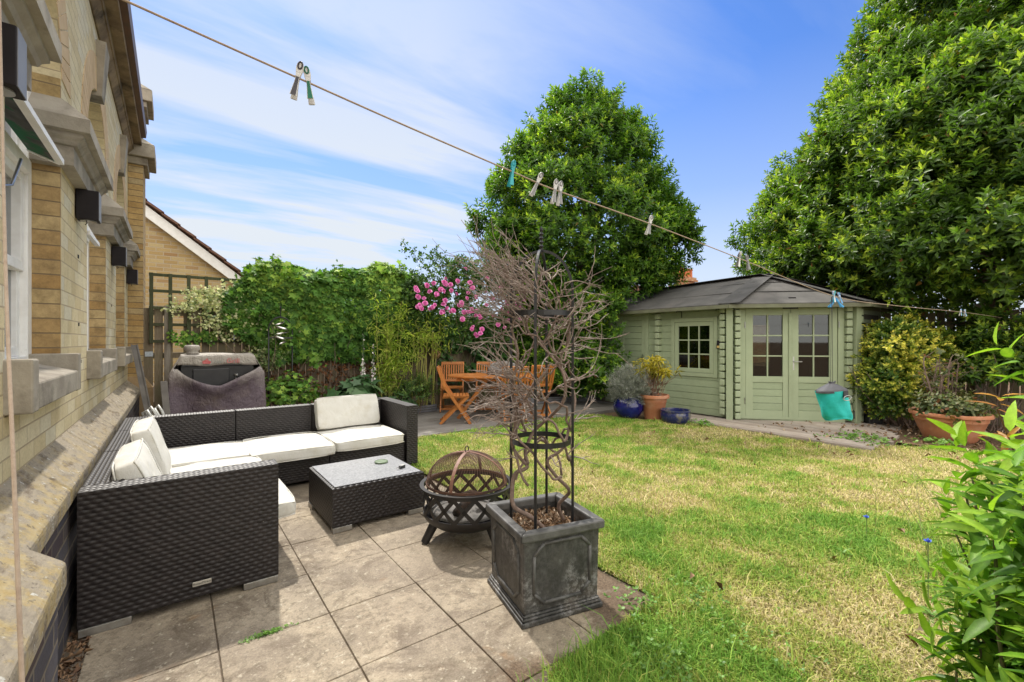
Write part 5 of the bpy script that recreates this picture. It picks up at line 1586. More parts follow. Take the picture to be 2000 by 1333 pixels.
# raised bed edging boards
def edging(label, pts, h=.13):
    t = thing('bed_edging', label, 'edging', (*pts[0], 0), 0, 'grey plank edging of the back flower beds')
    b = MB()
    for (x0, y0), (x1, y1) in zip(pts[:-1], pts[1:]):
        for k in range(3): b.bar((x0, y0, .03 + h * (k + .5) / 3), (x1, y1, .03 + h * (k + .5) / 3), .03, h / 3 - .008)
    b.build('plank', m_slate, t, world=True, bevel=.004)
edging('short grey plank bed edging between the sofa end and the dining chairs', [(3.0, 7.62), (3.95, 7.62), (3.95, 8.1)])
edging('long grey plank bed edging under the laurel tree beside the summerhouse', [(5.75, 7.35), (7.48, 6.85), (7.48, 7.6)])
b = MB(); b.face([(-.3, 7.66, .05), (3.94, 7.66, .05), (3.94, 8.19, .05), (-.3, 8.19, .05)]); b.face([(3.96, 7.85, .05), (6, 7.85, .05), (6, 8.19, .05), (3.96, 8.19, .05)]); b.face([(5.8, 7.37, .06), (7.4, 6.92, .06), (7.4, 8.18, .06), (5.8, 8.18, .06)])
tag(b.build('bed_soil', m_soil), kind='structure')
b = MB(); b.face([(7.2, -2, .006), (10.4, -2, .006), (10.4, 2.48, .006), (7.6, 2.3, .006), (7.7, 1.2, .006), (7.9, .2, .006)])
tag(b.build('border_soil', m_soil), kind='structure')
# ------------------------------------------------------------------ laurel trees
m_laurel = leaf_mat('laurel_leaf', (.030, .082, .012), (.125, .25, .028), (.42, .55, .06), rough=.42, spec=.35, transl=.34, var=.35, jit=(.22, .10, .03), jitamt=.006)
m_laurel2 = leaf_mat('bay_leaf', (.036, .082, .014), (.13, .235, .03), (.42, .52, .065), rough=.42, spec=.35, transl=.34, var=.35, jit=(.24, .10, .03), jitamt=.008)
m_trunk = plain('tree_bark', (.09, .07, .05), (.15, .12, .09), 9, .95, bmp=.7, st=(3, 3, .6))
LF = leaf4(.12, .046, .2, .2)
laurel_t = [sprig(LF, 11, .15, 8, 66, s, 1.0, .66, .0, .95) for s in range(5)]
def shed_clear(P):
    """True outside the summerhouse and its roof"""
    x, y, z = P.T
    inside = (x > 7.2) & (x < 10.6) & (y > 2.15) & (y < 7.0) & ((x - 7.27) + (y - 2.2) > 1.25)
    d = np.maximum(np.abs(x - 8.92) / 1.65, np.maximum((3.9 - y) / 1.7, (y - 6.9) / 3))
    roof = 2.60 - .63 * np.clip(d, 0, 1.2)
    return ~(inside & (z < roof + .10))
def laurel(name, label, base, prof, n, seed, mat, lump=.28, trunk_h=1.0, sc=1.0, ax=(1, 1), view=None, inner=.35, zlow=None):
    """prof: list of (z, radius); leaves sprigs on a lumpy surface of revolution"""
    r = np.random.default_rng(seed)
    t = thing(name, label, 'tree', (base[0], base[1], 0))
    zz = np.array([p[0] for p in prof]); rr = np.array([p[1] for p in prof])
    zs = np.linspace(zz[0], zz[-1], 400); rs = np.interp(zs, zz, rr)
    cdf = np.cumsum(rs + .1); cdf /= cdf[-1]
    # clumps: bulging boughs on the surface
    nc = int(n / 16)
    cz = np.interp(r.random(nc), cdf, zs); ca = r.uniform(0, 2 * PI, nc); cr_ = np.interp(cz, zz, rr) * (1 + .42 * (vnoise(np.c_[np.cos(ca) * 1.3, np.sin(ca) * 1.3, cz * .55] + seed, 1.5, seed) - .5))
    dr = np.gradient(rs, zs); sl_ = np.interp(cz, zs, dr)
    Nn = unit(np.c_[np.cos(ca), np.sin(ca), -sl_])
    rad = r.uniform(.22, .42, nc) * sc
    Cc_ = np.c_[base[0] + ax[0] * (cr_ - rad * .55) * np.cos(ca), base[1] + ax[1] * (cr_ - rad * .55) * np.sin(ca), cz]
    Cc_ += Nn * np.clip(r.normal(0, lump, (nc, 1)), -1.6 * lump, 1.1 * lump) * .5
    # tufts that stand proud
    pr = r.random(nc) < .18; Cc_[pr] += Nn[pr] * .16 + [0, 0, .12]; rad[pr] *= .75
    k = 44
    U = sph(nc * k, r); ci = np.repeat(np.arange(nc), k)
    good = np.einsum('ij,ij->i', U, Nn[ci]) + .45 * U[:, 2] > -.25
    U = U[good]; ci = ci[good]
    P = Cc_[ci] + U * (rad[ci] * np.clip(1 - np.abs(r.normal(0, .22, len(ci))), .2, 1))[:, None]
    D = unit(U * .75 + Nn[ci] * .45 + np.array([0, 0, .62]) + r.normal(0, .22, (len(ci), 3)))
    # inner fill so the crown is not hollow
    ni = int(n * 2.0 * inner)
    iz = np.interp(r.random(ni), cdf, zs); ia = r.uniform(0, 2 * PI, ni); ir = np.interp(iz, zz, rr) * r.uniform(.55, .92, ni)
    P2 = np.c_[base[0] + ax[0] * ir * np.cos(ia), base[1] + ax[1] * ir * np.sin(ia), iz]; D2 = unit(np.c_[np.cos(ia), np.sin(ia), np.full(ni, .5)] + r.normal(0, .3, (ni, 3)))
    P = np.vstack([P, P2]); D = np.vstack([D, D2])
    ok = shed_clear(P) & (P[:, 2] > .25) & (P[:, 1] + P[:, 0] * 0 > -60)
    if zlow is not None: ok &= P[:, 2] > zlow(P)
    P, D = P[ok], D[ok]
    if view is not None:
        vis = np.einsum('ij,ij->i', P[:, :2] - np.array(base)[None], np.array(view)[None]) > -.4
        keep = vis | (r.random(len(P)) < .45); P, D = P[keep], D[keep]
    # leading shoots that break the outline
    ns = int(nc * .55); sz = np.interp(r.random(ns), cdf, zs); sa = r.uniform(0, 2 * PI, ns); sr = np.interp(sz, zz, rr) * r.uniform(.92, 1.05, ns)
    S0 = np.c_[base[0] + ax[0] * sr * np.cos(sa), base[1] + ax[1] * sr * np.sin(sa), sz]; SD = unit(np.c_[np.cos(sa) * .7, np.sin(sa) * .7, np.full(ns, .75)] + r.normal(0, .25, (ns, 3)))
    for q in (0, .11, .22, .33):
        kq = r.random(ns) < 1 - q * 1.6; Pq = S0[kq] + SD[kq] * q * sc; okq = shed_clear(Pq) & (Pq[:, 2] > .4)
        if zlow is None: P = np.vstack([P, Pq[okq]]); D = np.vstack([D, SD[kq][okq]])
    am = r.uniform(.5, 1.1, len(P)) * (.5 + 1.0 * vnoise(P, 1.6, seed + 9))
    v, f, a = scatter(laurel_t, P, D, r.uniform(.8, 1.36, len(P)) * sc, seed + 1, agemul=am)
    leaves('foliage', [(v, f, a)], mat, t)
    lines = []
    top = zz[-1] * .9
    for s in range(3):
        pts = [(base[0] + r.normal(0, .05), base[1] + r.normal(0, .05), -.1)]
        for q in range(1, 7): pts.append((base[0] + r.normal(0, .07 * q), base[1] + r.normal(0, .07 * q), top * q / 6))
        lines.append((spline(pts, 24), np.linspace(.13, .015, 24)))
    tubes_mesh('trunk', lines, m_trunk, t, 9)
    lines = []
    for q in range(60):
        z = r.uniform(zz[0] + .1, top); a_ = r.uniform(0, 2 * PI); R_ = np.interp(z, zz, rr) * .85
        p0_ = np.array([base[0], base[1], z - .25]); d_ = np.array([math.cos(a_), math.sin(a_), .35])
        pp, ra, _ = wander(p0_, d_, R_, 8, .1, r, .01, .035, .008); lines.append((pp, ra))
    tubes_mesh('branch', lines, m_trunk, t, 5)
    return t
view = (-math.sin(YAW), -math.cos(YAW))
laurel('laurel_tree', 'tall bushy laurel tree behind the dining set, left of the summerhouse', (7.55, 7.3),
       [(.35, 1.1), (.9, 1.45), (1.6, 1.45), (2.3, 1.42), (2.8, 1.55), (3.4, 2.02), (4.0, 2.05), (4.7, 1.72), (5.4, 1.42), (6.0, 1.15), (6.4, .85), (6.65, .5)], 6200, 5, m_laurel, view=view)
laurel('laurel_tree', 'huge laurel tree filling the right side behind the summerhouse', (12.55, 1.3),
       [(1.95, 3.0), (2.3, 3.75), (2.9, 4.05), (3.6, 3.85), (4.6, 3.35), (5.6, 2.8), (6.6, 2.3), (7.6, 1.8), (8.6, 1.3), (9.5, .6)], 15500, 6, m_laurel2, view=(-math.sin(YAW + .3), -math.cos(YAW + .3)), lump=.36, sc=1.08)

# ------------------------------------------------------------------ ivy on the back fence
m_ivy = leaf_mat('ivy_leaf', (.04, .11, .022), (.11, .235, .04), (.28, .40, .065), rough=.58, spec=.22, transl=.28, var=.4)
m_ivyv = leaf_mat('variegated_ivy_leaf', (.10, .17, .05), (.50, .52, .25), (.74, .72, .44), rough=.5, transl=.2, var=.35)
IL = leaf_lobed(.048)
ivy_t = [(IL[0] * s, IL[1], np.full(len(IL[0]), .5)) for s in (1.0, .85, 1.15)]
def ivy(P, D, scale, seed, am, aa): return scatter(ivy_t, P, D, scale, seed, am, aa)
def fence_sheet(n, xf, zlo, zhi, bulge, seed, y0=FU, gaps=.0, gs=2.0):
    r = np.random.default_rng(seed)
    x = r.uniform(xf[0], xf[1], n); lo = zlo(x); hi = zhi(x); z = lo + (hi - lo) * r.random(n)
    f = (z - lo) / (hi - lo + 1e-6)
    lum = fbm(np.c_[x, z], 2.3, seed, 3)
    keep = fbm(np.c_[x, z], gs, seed + 4, 3) > gaps
    y = y0 - bulge(x, z) * (.35 + .9 * lum) - np.abs(r.normal(0, .02, n)) + .12 * r.random(n) ** 2
    P = np.c_[x, y, z]; gz = (fbm(np.c_[x, z + .05], 2.3, seed, 3) - lum) * 8; gx = (fbm(np.c_[x + .05, z], 2.3, seed, 3) - lum) * 8
    D = unit(np.c_[-gx * .6, np.full(n, -1.0), -gz * .6 + .45 + .9 * np.clip(f - .85, 0, 1) * 4] + r.normal(0, .33, (n, 3)))
    return P[keep], D[keep]
iv = thing('ivy', 'thick dark green ivy covering the middle of the back fence', 'ivy', (2.2, 8.1, 0))
top = lambda x: 2.40 + .05 * np.sin(x * 2.1 + .6) + .16 * np.clip((x - 2.2), 0, .8) + .1 * vnoise(np.c_[x, x * 0], 3.0, 8) - 1.0 * np.clip(1.05 - x, 0, 1) - .5 * np.clip(x - 3.35, 0, 1)
bot = lambda x: .95 + .85 * np.clip(1.35 - x, 0, 1) - .0 * x + .2 * vnoise(np.c_[x, x * 0], 2.4, 3)
P1, D1 = fence_sheet(12500, (.62, 3.75), bot, top, lambda x, z: .16 + .26 * np.clip((z - 1.2) / 1.1, 0, 1), 31, FU - .03, .22)
# overhanging top
r = np.random.default_rng(32); n = 4200; x = r.uniform(.9, 3.6, n); a_ = r.uniform(-.5, PI * .8, n); rad = .22 + .12 * vnoise(np.c_[x, a_], 3, 5)
P2 = np.c_[x, FU - .1 - rad * np.cos(a_), top(x) - .16 + rad * np.sin(a_)]; D2 = unit(np.c_[r.normal(0, .3, n), -np.cos(a_), np.sin(a_) + .3] + r.normal(0, .3, (n, 3)))
stray = []
for k in range(70):
    x0_ = r.uniform(.8, 3.6); pp, ra, _ = wander((x0_, FU - .15 - r.uniform(0, .3), float(top(np.array([x0_]))[0]) - (r.uniform(.0, .15) if k < 40 else r.uniform(.5, 1.4))), (r.normal(0, .6), -.35 - .3 * (k >= 40), .8 if k < 40 else -.4), r.uniform(.15, .34), 7, .22, r, -.02, .004, .002); stray.append(pp)
P3 = np.repeat(np.vstack(stray), 2, 0); P3 = P3 + r.normal(0, .025, P3.shape); D3 = unit(r.normal(0, .6, P3.shape) + [0, -.6, .5])
P = np.vstack([P1, P2, P3]); D = np.vstack([D1, D2, D3])
leaves('foliage', [ivy(P, D, r.uniform(.7, 1.9, len(P)), 3, np.ones(len(P)), np.clip(r.normal(-.06, .22, len(P)) + 1.1 * (fbm(P, 1.7, 12) - .5) + .35 * np.clip((P[:, 2] - 2.0) * 2, 0, 1) * r.random(len(P)), -.5, .5))], m_ivy, iv)  # upper leaves coloured lighter to stand for highlights along the top
lines = []
for k in range(60):
    x = r.uniform(1.0, 3.6); pp, ra, _ = wander((x, FU - .05, .0), (r.normal(0, .25), -.05, 1), r.uniform(.9, 1.8), 12, .16, r, .03, .009, .003); pp[:, 1] = np.minimum(pp[:, 1], FU - .015); lines.append((pp, ra))
tubes_mesh('stem', lines, m_bark, iv, 5)
vi = thing('variegated_ivy', 'cream and green variegated ivy spilling over the trellis', 'ivy', (1.0, 8.05, 0))
cl_pts = []
for (x0, z0, x1, z1, w_, n_) in ((-.02, 1.80, .5, 1.98, .06, 220), (1.0, 1.0, 1.35, 1.5, .13, 420), (.15, 2.0, 1.0, 2.1, .10, 480), (.35, 1.78, .95, 2.05, .12, 520), (.75, 2.1, 1.35, 2.3, .12, 420), (.6, 1.5, 1.15, 1.9, .13, 600), (.95, 1.35, 1.4, 1.95, .12, 500), (.42, 1.58, .75, 1.72, .08, 260), (1.35, 2.0, 1.9, 2.15, .1, 260)):
    t_ = r.random(n_); q = np.c_[x0 + (x1 - x0) * t_, np.full(n_, FU - .16), z0 + (z1 - z0) * t_] + r.normal(0, 1, (n_, 3)) * [w_, .06, w_ * .7]; cl_pts.append(q)
P = np.vstack(cl_pts); D = unit(np.c_[r.normal(0, .4, len(P)), np.full(len(P), -1), np.full(len(P), .5)] + r.normal(0, .3, (len(P), 3)))
leaves('foliage', [ivy(P, D, r.uniform(.5, .85, len(P)), 5, np.ones(len(P)), r.normal(.05, .28, len(P)))], m_ivyv, vi)
lines = [(wander((r.uniform(.8, 1.4), FU - .1, r.uniform(1.8, 2.2)), (r.normal(-.4, .5), -.1, -.6), .6, 8, .2, r, -.03, .004, .002)[:2]) for k in range(16)]
tubes_mesh('stem', lines, m_bark, vi, 4)
# small ivies: sprigs on the trellis, low mound, trailing mix
sv = thing('young_ivy', 'two small bright ivy sprays growing through the lower trellis', 'ivy', (.3, 8.1, 0))
P = np.vstack([np.c_[r.normal(.15, .10, 70), np.full(70, FU - .1), r.normal(1.40, .05, 70)], np.c_[r.normal(.42, .11, 80), np.full(80, FU - .1), r.normal(1.41, .055, 80)]])
D = unit(np.c_[r.normal(0, .4, 150), np.full(150, -1), np.full(150, .5)])
leaves('foliage', [ivy(P, D, r.uniform(.6, 1.1, 150), 6, np.ones(150), r.normal(.1, .2, 150))], m_ivy, sv)
def mound(name, label, cat, c, rad, n, seed, mat, tm, sc, up=.6, aa=(.0, .2), low=-.1, lump=.35, stems=14):
    t = thing(name, label, cat, (c[0], c[1], 0))
    r = np.random.default_rng(seed)
    P, D = blob_pts(n, c, rad, seed, lump, 1.0, .3, low); P = P[P[:, 2] > .03]; D = D[:len(P)] if len(D) != len(P) else D
    P, D = blob_pts(n, c, rad, seed, lump, 1.0, .3, low); ok = P[:, 2] > .04; P, D = P[ok], D[ok]
    D = unit(D + np.array([0, 0, up]) + r.normal(0, .3, D.shape))
    leaves('foliage', [scatter(tm, P, D, r.uniform(.75, 1.25, len(P)) * sc, seed, np.ones(len(P)), r.normal(aa[0], aa[1], len(P)))], mat, t)
    if stems:
        lines = [wander((c[0] + r.normal(0, rad[0] * .2), c[1] + r.normal(0, rad[1] * .2), 0), (r.normal(0, .4), r.normal(0, .4), 1), c[2] + rad[2] * .6, 8, .12, r, .02, .008, .003)[:2] for k in range(stems)]
        tubes_mesh('stem', lines, m_bark, t, 5)
    return t
mound('ivy_mound', 'low bushy ivy mound behind the sofa, right of the barbecue', 'ivy', (1.45, 7.75, .42), (.55, .32, .42), 900, 41, m_ivy, ivy_t, 1.15, aa=(.1, .25))
mound('trailing_ivy', 'sparse pale mottled ivy on the fence behind the barbecue', 'ivy', (1.2, 8.0, .95), (.34, .12, .5), 640, 42, m_ivyv, ivy_t, .6, aa=(-.35, .15), stems=6)
# dead leaves under the ivy
P = np.c_[r.uniform(1.1, 3.4, 700), FU - .03 - np.abs(r.normal(0, .07, 700)), r.uniform(.25, 1.15, 700)]; dd = leaf4(.08, .05, .4, .5)
dl = leaves('dead_ivy_leaves', [scatter([(dd[0], dd[1], np.full(4, .0))], P, unit(r.normal(size=(700, 3)) + [0, -1, 0]), r.uniform(.5, 1.1, 700), 8, ageadd=r.random(700))], leaf_mat('dead_leaf', (.10, .04, .02), (.24, .11, .05), rough=.9, transl=.05), None)
tag(dl, 'dead brown leaves caught under the ivy along the fence foot', 'dead leaves', kind='stuff')

# ------------------------------------------------------------------ climbing rose
m_rose = leaf_mat('rose_leaf', (.035, .08, .02), (.075, .16, .032), (.16, .25, .05), rough=.45, transl=.25, var=.3)
rs = thing('climbing_rose', 'climbing rose with pink blooms over the back fence behind the chairs', 'rose', (4.6, 8.0, 0))
RL = leaf_round(.055, .036); rose_t = [sprig(RL, 7, .11, 0, 55, s, 1, .8, .1, .7) for s in range(4)]
rtop = lambda x: 2.30 + .45 * np.exp(-((x - 4.75) / .75) ** 2) + .25 * vnoise(np.c_[x, x * 0], 2.5, 4)
P1, D1 = fence_sheet(3600, (3.35, 6.6), lambda x: 1.25 + .0 * x, rtop, lambda x, z: .25 + .3 * np.clip((z - 1.4), 0, 1), 51, FU - .05, .36, 1.8)
lines = []; extra = []
for k, (x, dx, dz, L) in enumerate([(4.3, -.55, .75, 1.25), (4.5, -.2, 1, 1.1), (4.6, -.9, .55, 1.3), (4.9, .2, 1, .8), (4.4, -.75, .3, .95), (5.2, .5, .8, .8), (4.7, -.35, .9, 1.15), (4.6, -.05, 1, .95)]):
    pp, ra, _ = wander((x, FU - .35, 2.25), (dx, -.05, dz), L, 14, .10, r, -.03, .006, .002); lines.append((pp, ra)); extra.append(pp[3:])
for k in range(26):
    x = r.uniform(3.6, 6.2); pp, ra, _ = wander((x + r.normal(0, .2), FU - .06, 0), (r.normal(0, .3), -.08, 1), r.uniform(1.6, 2.3), 14, .12, r, .02, .012, .004); lines.append((pp, ra))
tubes_mesh('cane', lines, plain('rose_cane', (.10, .12, .045), (.16, .14, .07), 12, .7), rs, 5)
E_ = np.repeat(np.vstack(extra), 3, 0) + r.normal(0, .045, (len(np.vstack(extra)) * 3, 3))
P = np.vstack([P1, E_]); D = np.vstack([D1, unit(r.normal(0, 1, E_.shape) + [0, -.3, .4])])
leaves('foliage', [scatter(rose_t, P, D, r.uniform(.7, 1.2, len(P)), 7, np.ones(len(P)), r.normal(0, .2, len(P)))], m_rose, rs)
# blooms: layered petals, shared mesh
def petal_mat():
    m, nt, b, o = newmat('rose_petal')
    g = nt.nodes.new('ShaderNodeNewGeometry'); oi = nt.nodes.new('ShaderNodeObjectInfo')
    c = ramp(nt, g.outputs['Random Per Island'], [(0, (.60, .07, .30)), (.5, (.72, .16, .43)), (1, (.82, .32, .57))])
    c = mix(nt, 1.0, c, ramp(nt, oi.outputs['Random'], [(0, (.95, .85, .95)), (1, (1.05, 1.1, 1.15))]), 'MULTIPLY')
    nt.links.new(c, b.inputs['Base Color']); b.inputs['Roughness'].default_value = .7; return m
pmat = petal_mat()
def bloom_mesh(seed):
    r = np.random.default_rng(seed); L = leaf_round(.034, .036, 7, -.22); V = []; F = []; c = 0
    for ring, (n_, el, sc) in enumerate(((7, 8, 1.1), (7, 32, .95), (6, 55, .8), (5, 75, .6))):
        for k in range(n_):
            q = orient_leaf(L[0] * sc, k * 2 * PI / n_ + ring * .5 + r.uniform(-.2, .2), math.radians(el + r.uniform(-8, 8)), (0, 0, .004 * ring)); V.append(q); F.append(L[1] + c); c += len(q)
    return np.vstack(V), np.vstack(F)
bl = []
for s in range(3):
    v, f = bloom_mesh(s); o = npmesh('bloom', v, f, pmat, rs, smooth=True); bl.append(o)
BP = []
px = [(3.42, 2.22), (3.5, 2.14), (3.56, 2.02), (3.5, 1.96), (3.62, 2.12), (3.7, 2.24), (3.95, 2.30), (3.98, 2.02), (4.02, 2.10), (4.05, 1.96), (4.12, 1.9), (4.2, 2.42), (4.08, 2.52), (4.16, 2.30), (4.28, 2.24), (4.3, 2.02), (4.42, 2.16), (4.32, 1.76), (4.6, 1.92), (4.58, 1.58), (4.64, 1.62), (4.75, 1.84), (4.78, 1.5), (4.82, 1.58), (4.72, 1.44), (4.9, 2.3), (4.86, 2.05), (5.05, 2.2), (5.2, 1.68), (5.22, 1.98), (5.36, 2.08), (5.42, 1.92), (5.5, 1.76), (5.62, 2.12), (5.6, 1.88), (5.75, 2.02), (5.9, 1.85), (4.5, 2.74), (4.98, 2.6), (5.3, 2.34), (5.85, 2.2), (6.1, 1.98), (3.82, 2.18), (6.2, 2.2), (3.6, 2.34), (3.75, 2.0), (3.86, 2.42), (4.35, 2.5), (4.55, 2.36), (4.68, 2.2), (3.9, 1.86), (4.45, 1.9), (5.1, 1.86), (5.3, 1.62)]
k = 0
for x, z in px:
    for q in range(1 if k % 3 else 3):
        p = (x + (r.normal(0, .05) if q else 0), FU - .80 - r.uniform(-.06, .12) + .1 * (z > 2.4), z + (r.normal(0, .05) if q else 0))
        o = bl[k % 3] if k < 3 and q == 0 and False else bl[k % 3].copy()
        if o is not bl[k % 3]: C.objects.link(o); o.parent = rs
        o.location = Vector(p) - ORG[rs.name]; o.rotation_euler = (math.radians(60) + r.normal(0, .3), r.normal(0, .3), r.normal(-.3, .5)); s_ = r.uniform(1.0, 1.6); o.scale = (s_, s_, s_)
    k += 1
for o in bl: bpy.data.objects.remove(o)

# large plain leaves below the rose
BL = leaf_round(.11, .085)
big_t = [sprig(BL, 4, .12, 0, 30, s, 1, .8, .1, .6) for s in range(3)]
P1, D1 = fence_sheet(620, (4.1, 6.4), lambda x: .55 + 0 * x, lambda x: 1.65 + 0 * x, lambda x, z: .25 + 0 * x, 61, FU - .06, .30)
ht_ = thing('broadleaf_climber', 'broad dark green leaves of a climber on the fence below the rose', 'climber', (5.2, 8.1, 0))
leaves('foliage', [scatter(big_t, P1, D1, r.uniform(.7, 1.1, len(P1)), 9, np.ones(len(P1)), r.normal(0, .2, len(P1)))], leaf_mat('broad_leaf', (.018, .055, .014), (.045, .12, .025), (.07, .15, .03), rough=.45, transl=.22), ht_)
lines = [wander((r.uniform(4.2, 6.2), FU - .08, 0), (r.normal(0, .3), -.1, 1), 1.5, 10, .14, r, .02, .007, .003)[:2] for k in range(14)]
tubes_mesh('stem', lines, m_bark, ht_, 5)

# ------------------------------------------------------------------ bamboo, acanthus, border plants
m_bam = leaf_mat('bamboo_leaf', (.24, .34, .05), (.42, .52, .09), (.62, .60, .18), rough=.5, transl=.4, var=.3)
m_cane = plain('bamboo_cane', (.46, .40, .11), (.34, .38, .09), 8, .5)
BML = leaf4(.15, .017, .2, .35); bam_t = [sprig(BML, 6, .10, -35, 35, s, 1, .8, 0, .8) for s in range(4)]
def bamboo(label, x, y, h, n, wx, leaf_n, seed, zmin):
    t = thing('bamboo', label, 'bamboo', (x, y, 0), 0, 'bamboo clumps along the back fence'); r = np.random.default_rng(seed)
    lines = []; pts = []
    for k in range(n):
        pp, ra, _ = wander((x + r.normal(0, wx * .45), y + r.normal(0, .07), 0), (r.normal(0, .13), r.normal(0, .06), 1), h * r.uniform(.75, 1.05), 12, .03, r, 0, .0075, .003); lines.append((pp, ra)); pts.append(pp)
    tubes_mesh('cane', lines, m_cane, t, 6)
    A = np.vstack(pts); A = A[A[:, 2] > zmin]; P = A[r.integers(0, len(A), leaf_n)] + r.normal(0, 1, (leaf_n, 3)) * [wx * .55, .09, .09]
    D = unit(r.normal(0, 1, (leaf_n, 3)) * [1, .6, .5] + [0, -.35, .25])
    leaves('foliage', [scatter(bam_t, P, D, r.uniform(.6, 1.05, leaf_n), seed, np.ones(leaf_n), r.normal(.0, .25, leaf_n))], m_bam, t)
bamboo('leafy yellow green bamboo clump right of the white flower spikes', 2.98, 7.62, 2.0, 11, .10, 250, 71, .5)
bamboo('thinner bamboo clump with bare golden canes behind the first chair', 3.78, 7.78, 1.7, 22, .26, 80, 72, 1.2)
t = thing('dried_flower_head', 'round brown dried flower head among the bamboo canes', 'flower', (4.02, 7.75, 0))
P, D = blob_pts(260, (0, 0, 1.10), (.09, .09, .09), 77, .2, 1, .15)
leaves('flower_head', [scatter([(leaf_round(.03, .025)[0], leaf_round(.03, .025)[1], np.zeros(8))], P, D, 1.0, 7, ageadd=r.random(len(P)))], leaf_mat('dried_head', (.20, .12, .05), (.38, .27, .13), rough=.9, transl=.1), t, world=False)
b = MB(); b.tube([(0, 0, 0), (.02, .02, .5), (0, 0, 1.05)], .006, 6); b.build('stem', m_bark, t)
m_ac = leaf_mat('acanthus_leaf', (.03, .075, .03), (.07, .15, .06), (.12, .2, .09), rough=.4, transl=.2)
AL = leaf_lobed(.16); ac_t = [(AL[0] * s, AL[1], np.full(len(AL[0]), .5)) for s in (1, .8)]
def acanthus(label, x, y, h, seed):
    t = thing('flower_spike', label, 'flower', (x, y, 0), 0, 'white acanthus spikes behind the sofa'); r = np.random.default_rng(seed)
    b = MB(); b.tube([(0, 0, 0), (.01, 0, h * .5), (0.0, 0, h)], [.011, .009, .004], 7); b.build('stem', plain('green_stem', (.12, .18, .06), (.16, .2, .08), 9, .6), t)
    n = 130; z = r.uniform(h * .45, h, n); a = r.uniform(0, 6.28, n); w_ = .035 * (1.05 - (z - h * .45) / (h * .55))
    P = np.c_[w_ * np.cos(a) * .6, w_ * np.sin(a) * .6, z]; D = unit(np.c_[np.cos(a), np.sin(a), np.full(n, .3)])
    PL = leaf_round(.042, .034); wh = r.random(n) < np.clip(1.3 - (z - h * .45) / (h * .55) * 1.6, .14, .75)
    leaves('flowers', [scatter([(PL[0], PL[1], np.zeros(8))], P[wh], D[wh], r.uniform(.7, 1.1, wh.sum()), 4, ageadd=r.random(wh.sum()))], leaf_mat('acanthus_flower', (.55, .42, .50), (.78, .74, .74), rough=.7, transl=.1), t, world=False)
    leaves('foliage', [scatter([(PL[0], PL[1], np.zeros(8))], P[~wh], D[~wh] + [0, 0, .6], r.uniform(.5, .9, (~wh).sum()), 5, ageadd=r.random((~wh).sum()))], m_ac, t, world=False)
acanthus('taller white and purple flower spike behind the sofa', 2.50, 7.42, 1.46, 81); acanthus('shorter white flower spike next to the bamboo', 2.68, 7.44, 1.27, 82)
mound('acanthus_plant', 'big jagged grey green leaves behind the far sofa run', 'plant', (2.38, 7.45, .42), (.36, .28, .34), 120, 83, m_ac, ac_t, 1.1, up=.5, aa=(.05, .2), stems=8)
mound('acanthus_plant', 'jagged low leaves at the sofa arm end of the bed', 'plant', (3.05, 7.5, .22), (.4, .25, .22), 90, 84, m_ac, ac_t, .9, up=.6, aa=(-.1, .2), stems=6)
fern_t = [sprig(leaf4(.05, .024), 9, .12, 5, 50, s, 1, .7, 0, .9) for s in range(3)]
mound('border_shrub', 'small ferny green shrub above the short plank edging', 'shrub', (3.42, 7.62, .33), (.42, .28, .36), 260, 85, m_rose, fern_t, 1.0, up=.7, aa=(.15, .2))
mound('border_shrub', 'dark low growth in the bed under the laurel tree', 'shrub', (6.3, 7.6, .35), (.6, .35, .45), 320, 86, m_laurel, laurel_t, .8, up=.5, aa=(-.1, .1))

# ------------------------------------------------------------------ shrubs on the right
m_euo = leaf_mat('euonymus_leaf', (.05, .12, .018), (.24, .30, .035), (.62, .56, .09), rough=.4, transl=.22, var=.3)
euo_t = [sprig(leaf_round(.042, .026), 8, .07, 5, 55, s, 1, .85, .1, .9) for s in range(4)]
t = thing('variegated_bush', 'rounded yellow and green variegated bush beside the summerhouse', 'bush', (9.12, 1.97, 0))
parts = []
for c_, rd, n_, s_ in (((9.12, 1.97, 1.18), (.60, .5, .52), 1500, 91), ((8.98, 1.98, .70), (.56, .5, .52), 1400, 92), ((9.5, 1.85, .95), (.5, .45, .6), 900, 93), ((9.05, 1.95, .38), (.42, .4, .35), 500, 94)):
    P, D = blob_pts(n_, c_, rd, s_, .32, 1.6, .22, -.7); D = unit(D + [0, 0, .35] + r.normal(0, .25, D.shape))
    yl = fbm(P, 2.4, 5); parts.append(scatter(euo_t, P, D, r.uniform(.8, 1.3, len(P)), s_, np.ones(len(P)), (yl - .5) * 2.4 + r.normal(.05, .18, len(P)) - .2 * np.clip(P[:, 0] - 9.3, 0, 1)))
leaves('foliage', parts, m_euo, t)
lines = [wander((9.1 + r.normal(0, .15), 1.95 + r.normal(0, .15), 0), (r.normal(0, .35), r.normal(0, .35), 1), 1.2, 8, .12, r, .02, .014, .004)[:2] for k in range(16)]
tubes_mesh('stem', lines, m_bark, t, 5)
mound('dark_shrub', 'dark glossy shrub against the side fence behind the terracotta tub', 'shrub', (9.75, .95, .85), (.5, .6, .8), 520, 95, m_laurel2, laurel_t, .85, up=.4, aa=(-.05, .15))
mound('climbing_shrub', 'mid green broad leaved shrub climbing the side fence, right edge', 'shrub', (9.9, .35, 1.25), (.3, .55, .6), 130, 96, leaf_mat('pale_broad_leaf', (.03, .085, .035), (.07, .17, .07), rough=.45), big_t, .9, up=.3, aa=(0, .2), stems=5)
mound('dark_shrub', 'shadowed leafy shrub filling the gap right of the yellow bush', 'shrub', (10.0, 1.6, .8), (.35, .5, .8), 420, 97, m_laurel2, laurel_t, .85, up=.4, aa=(-.1, .1))
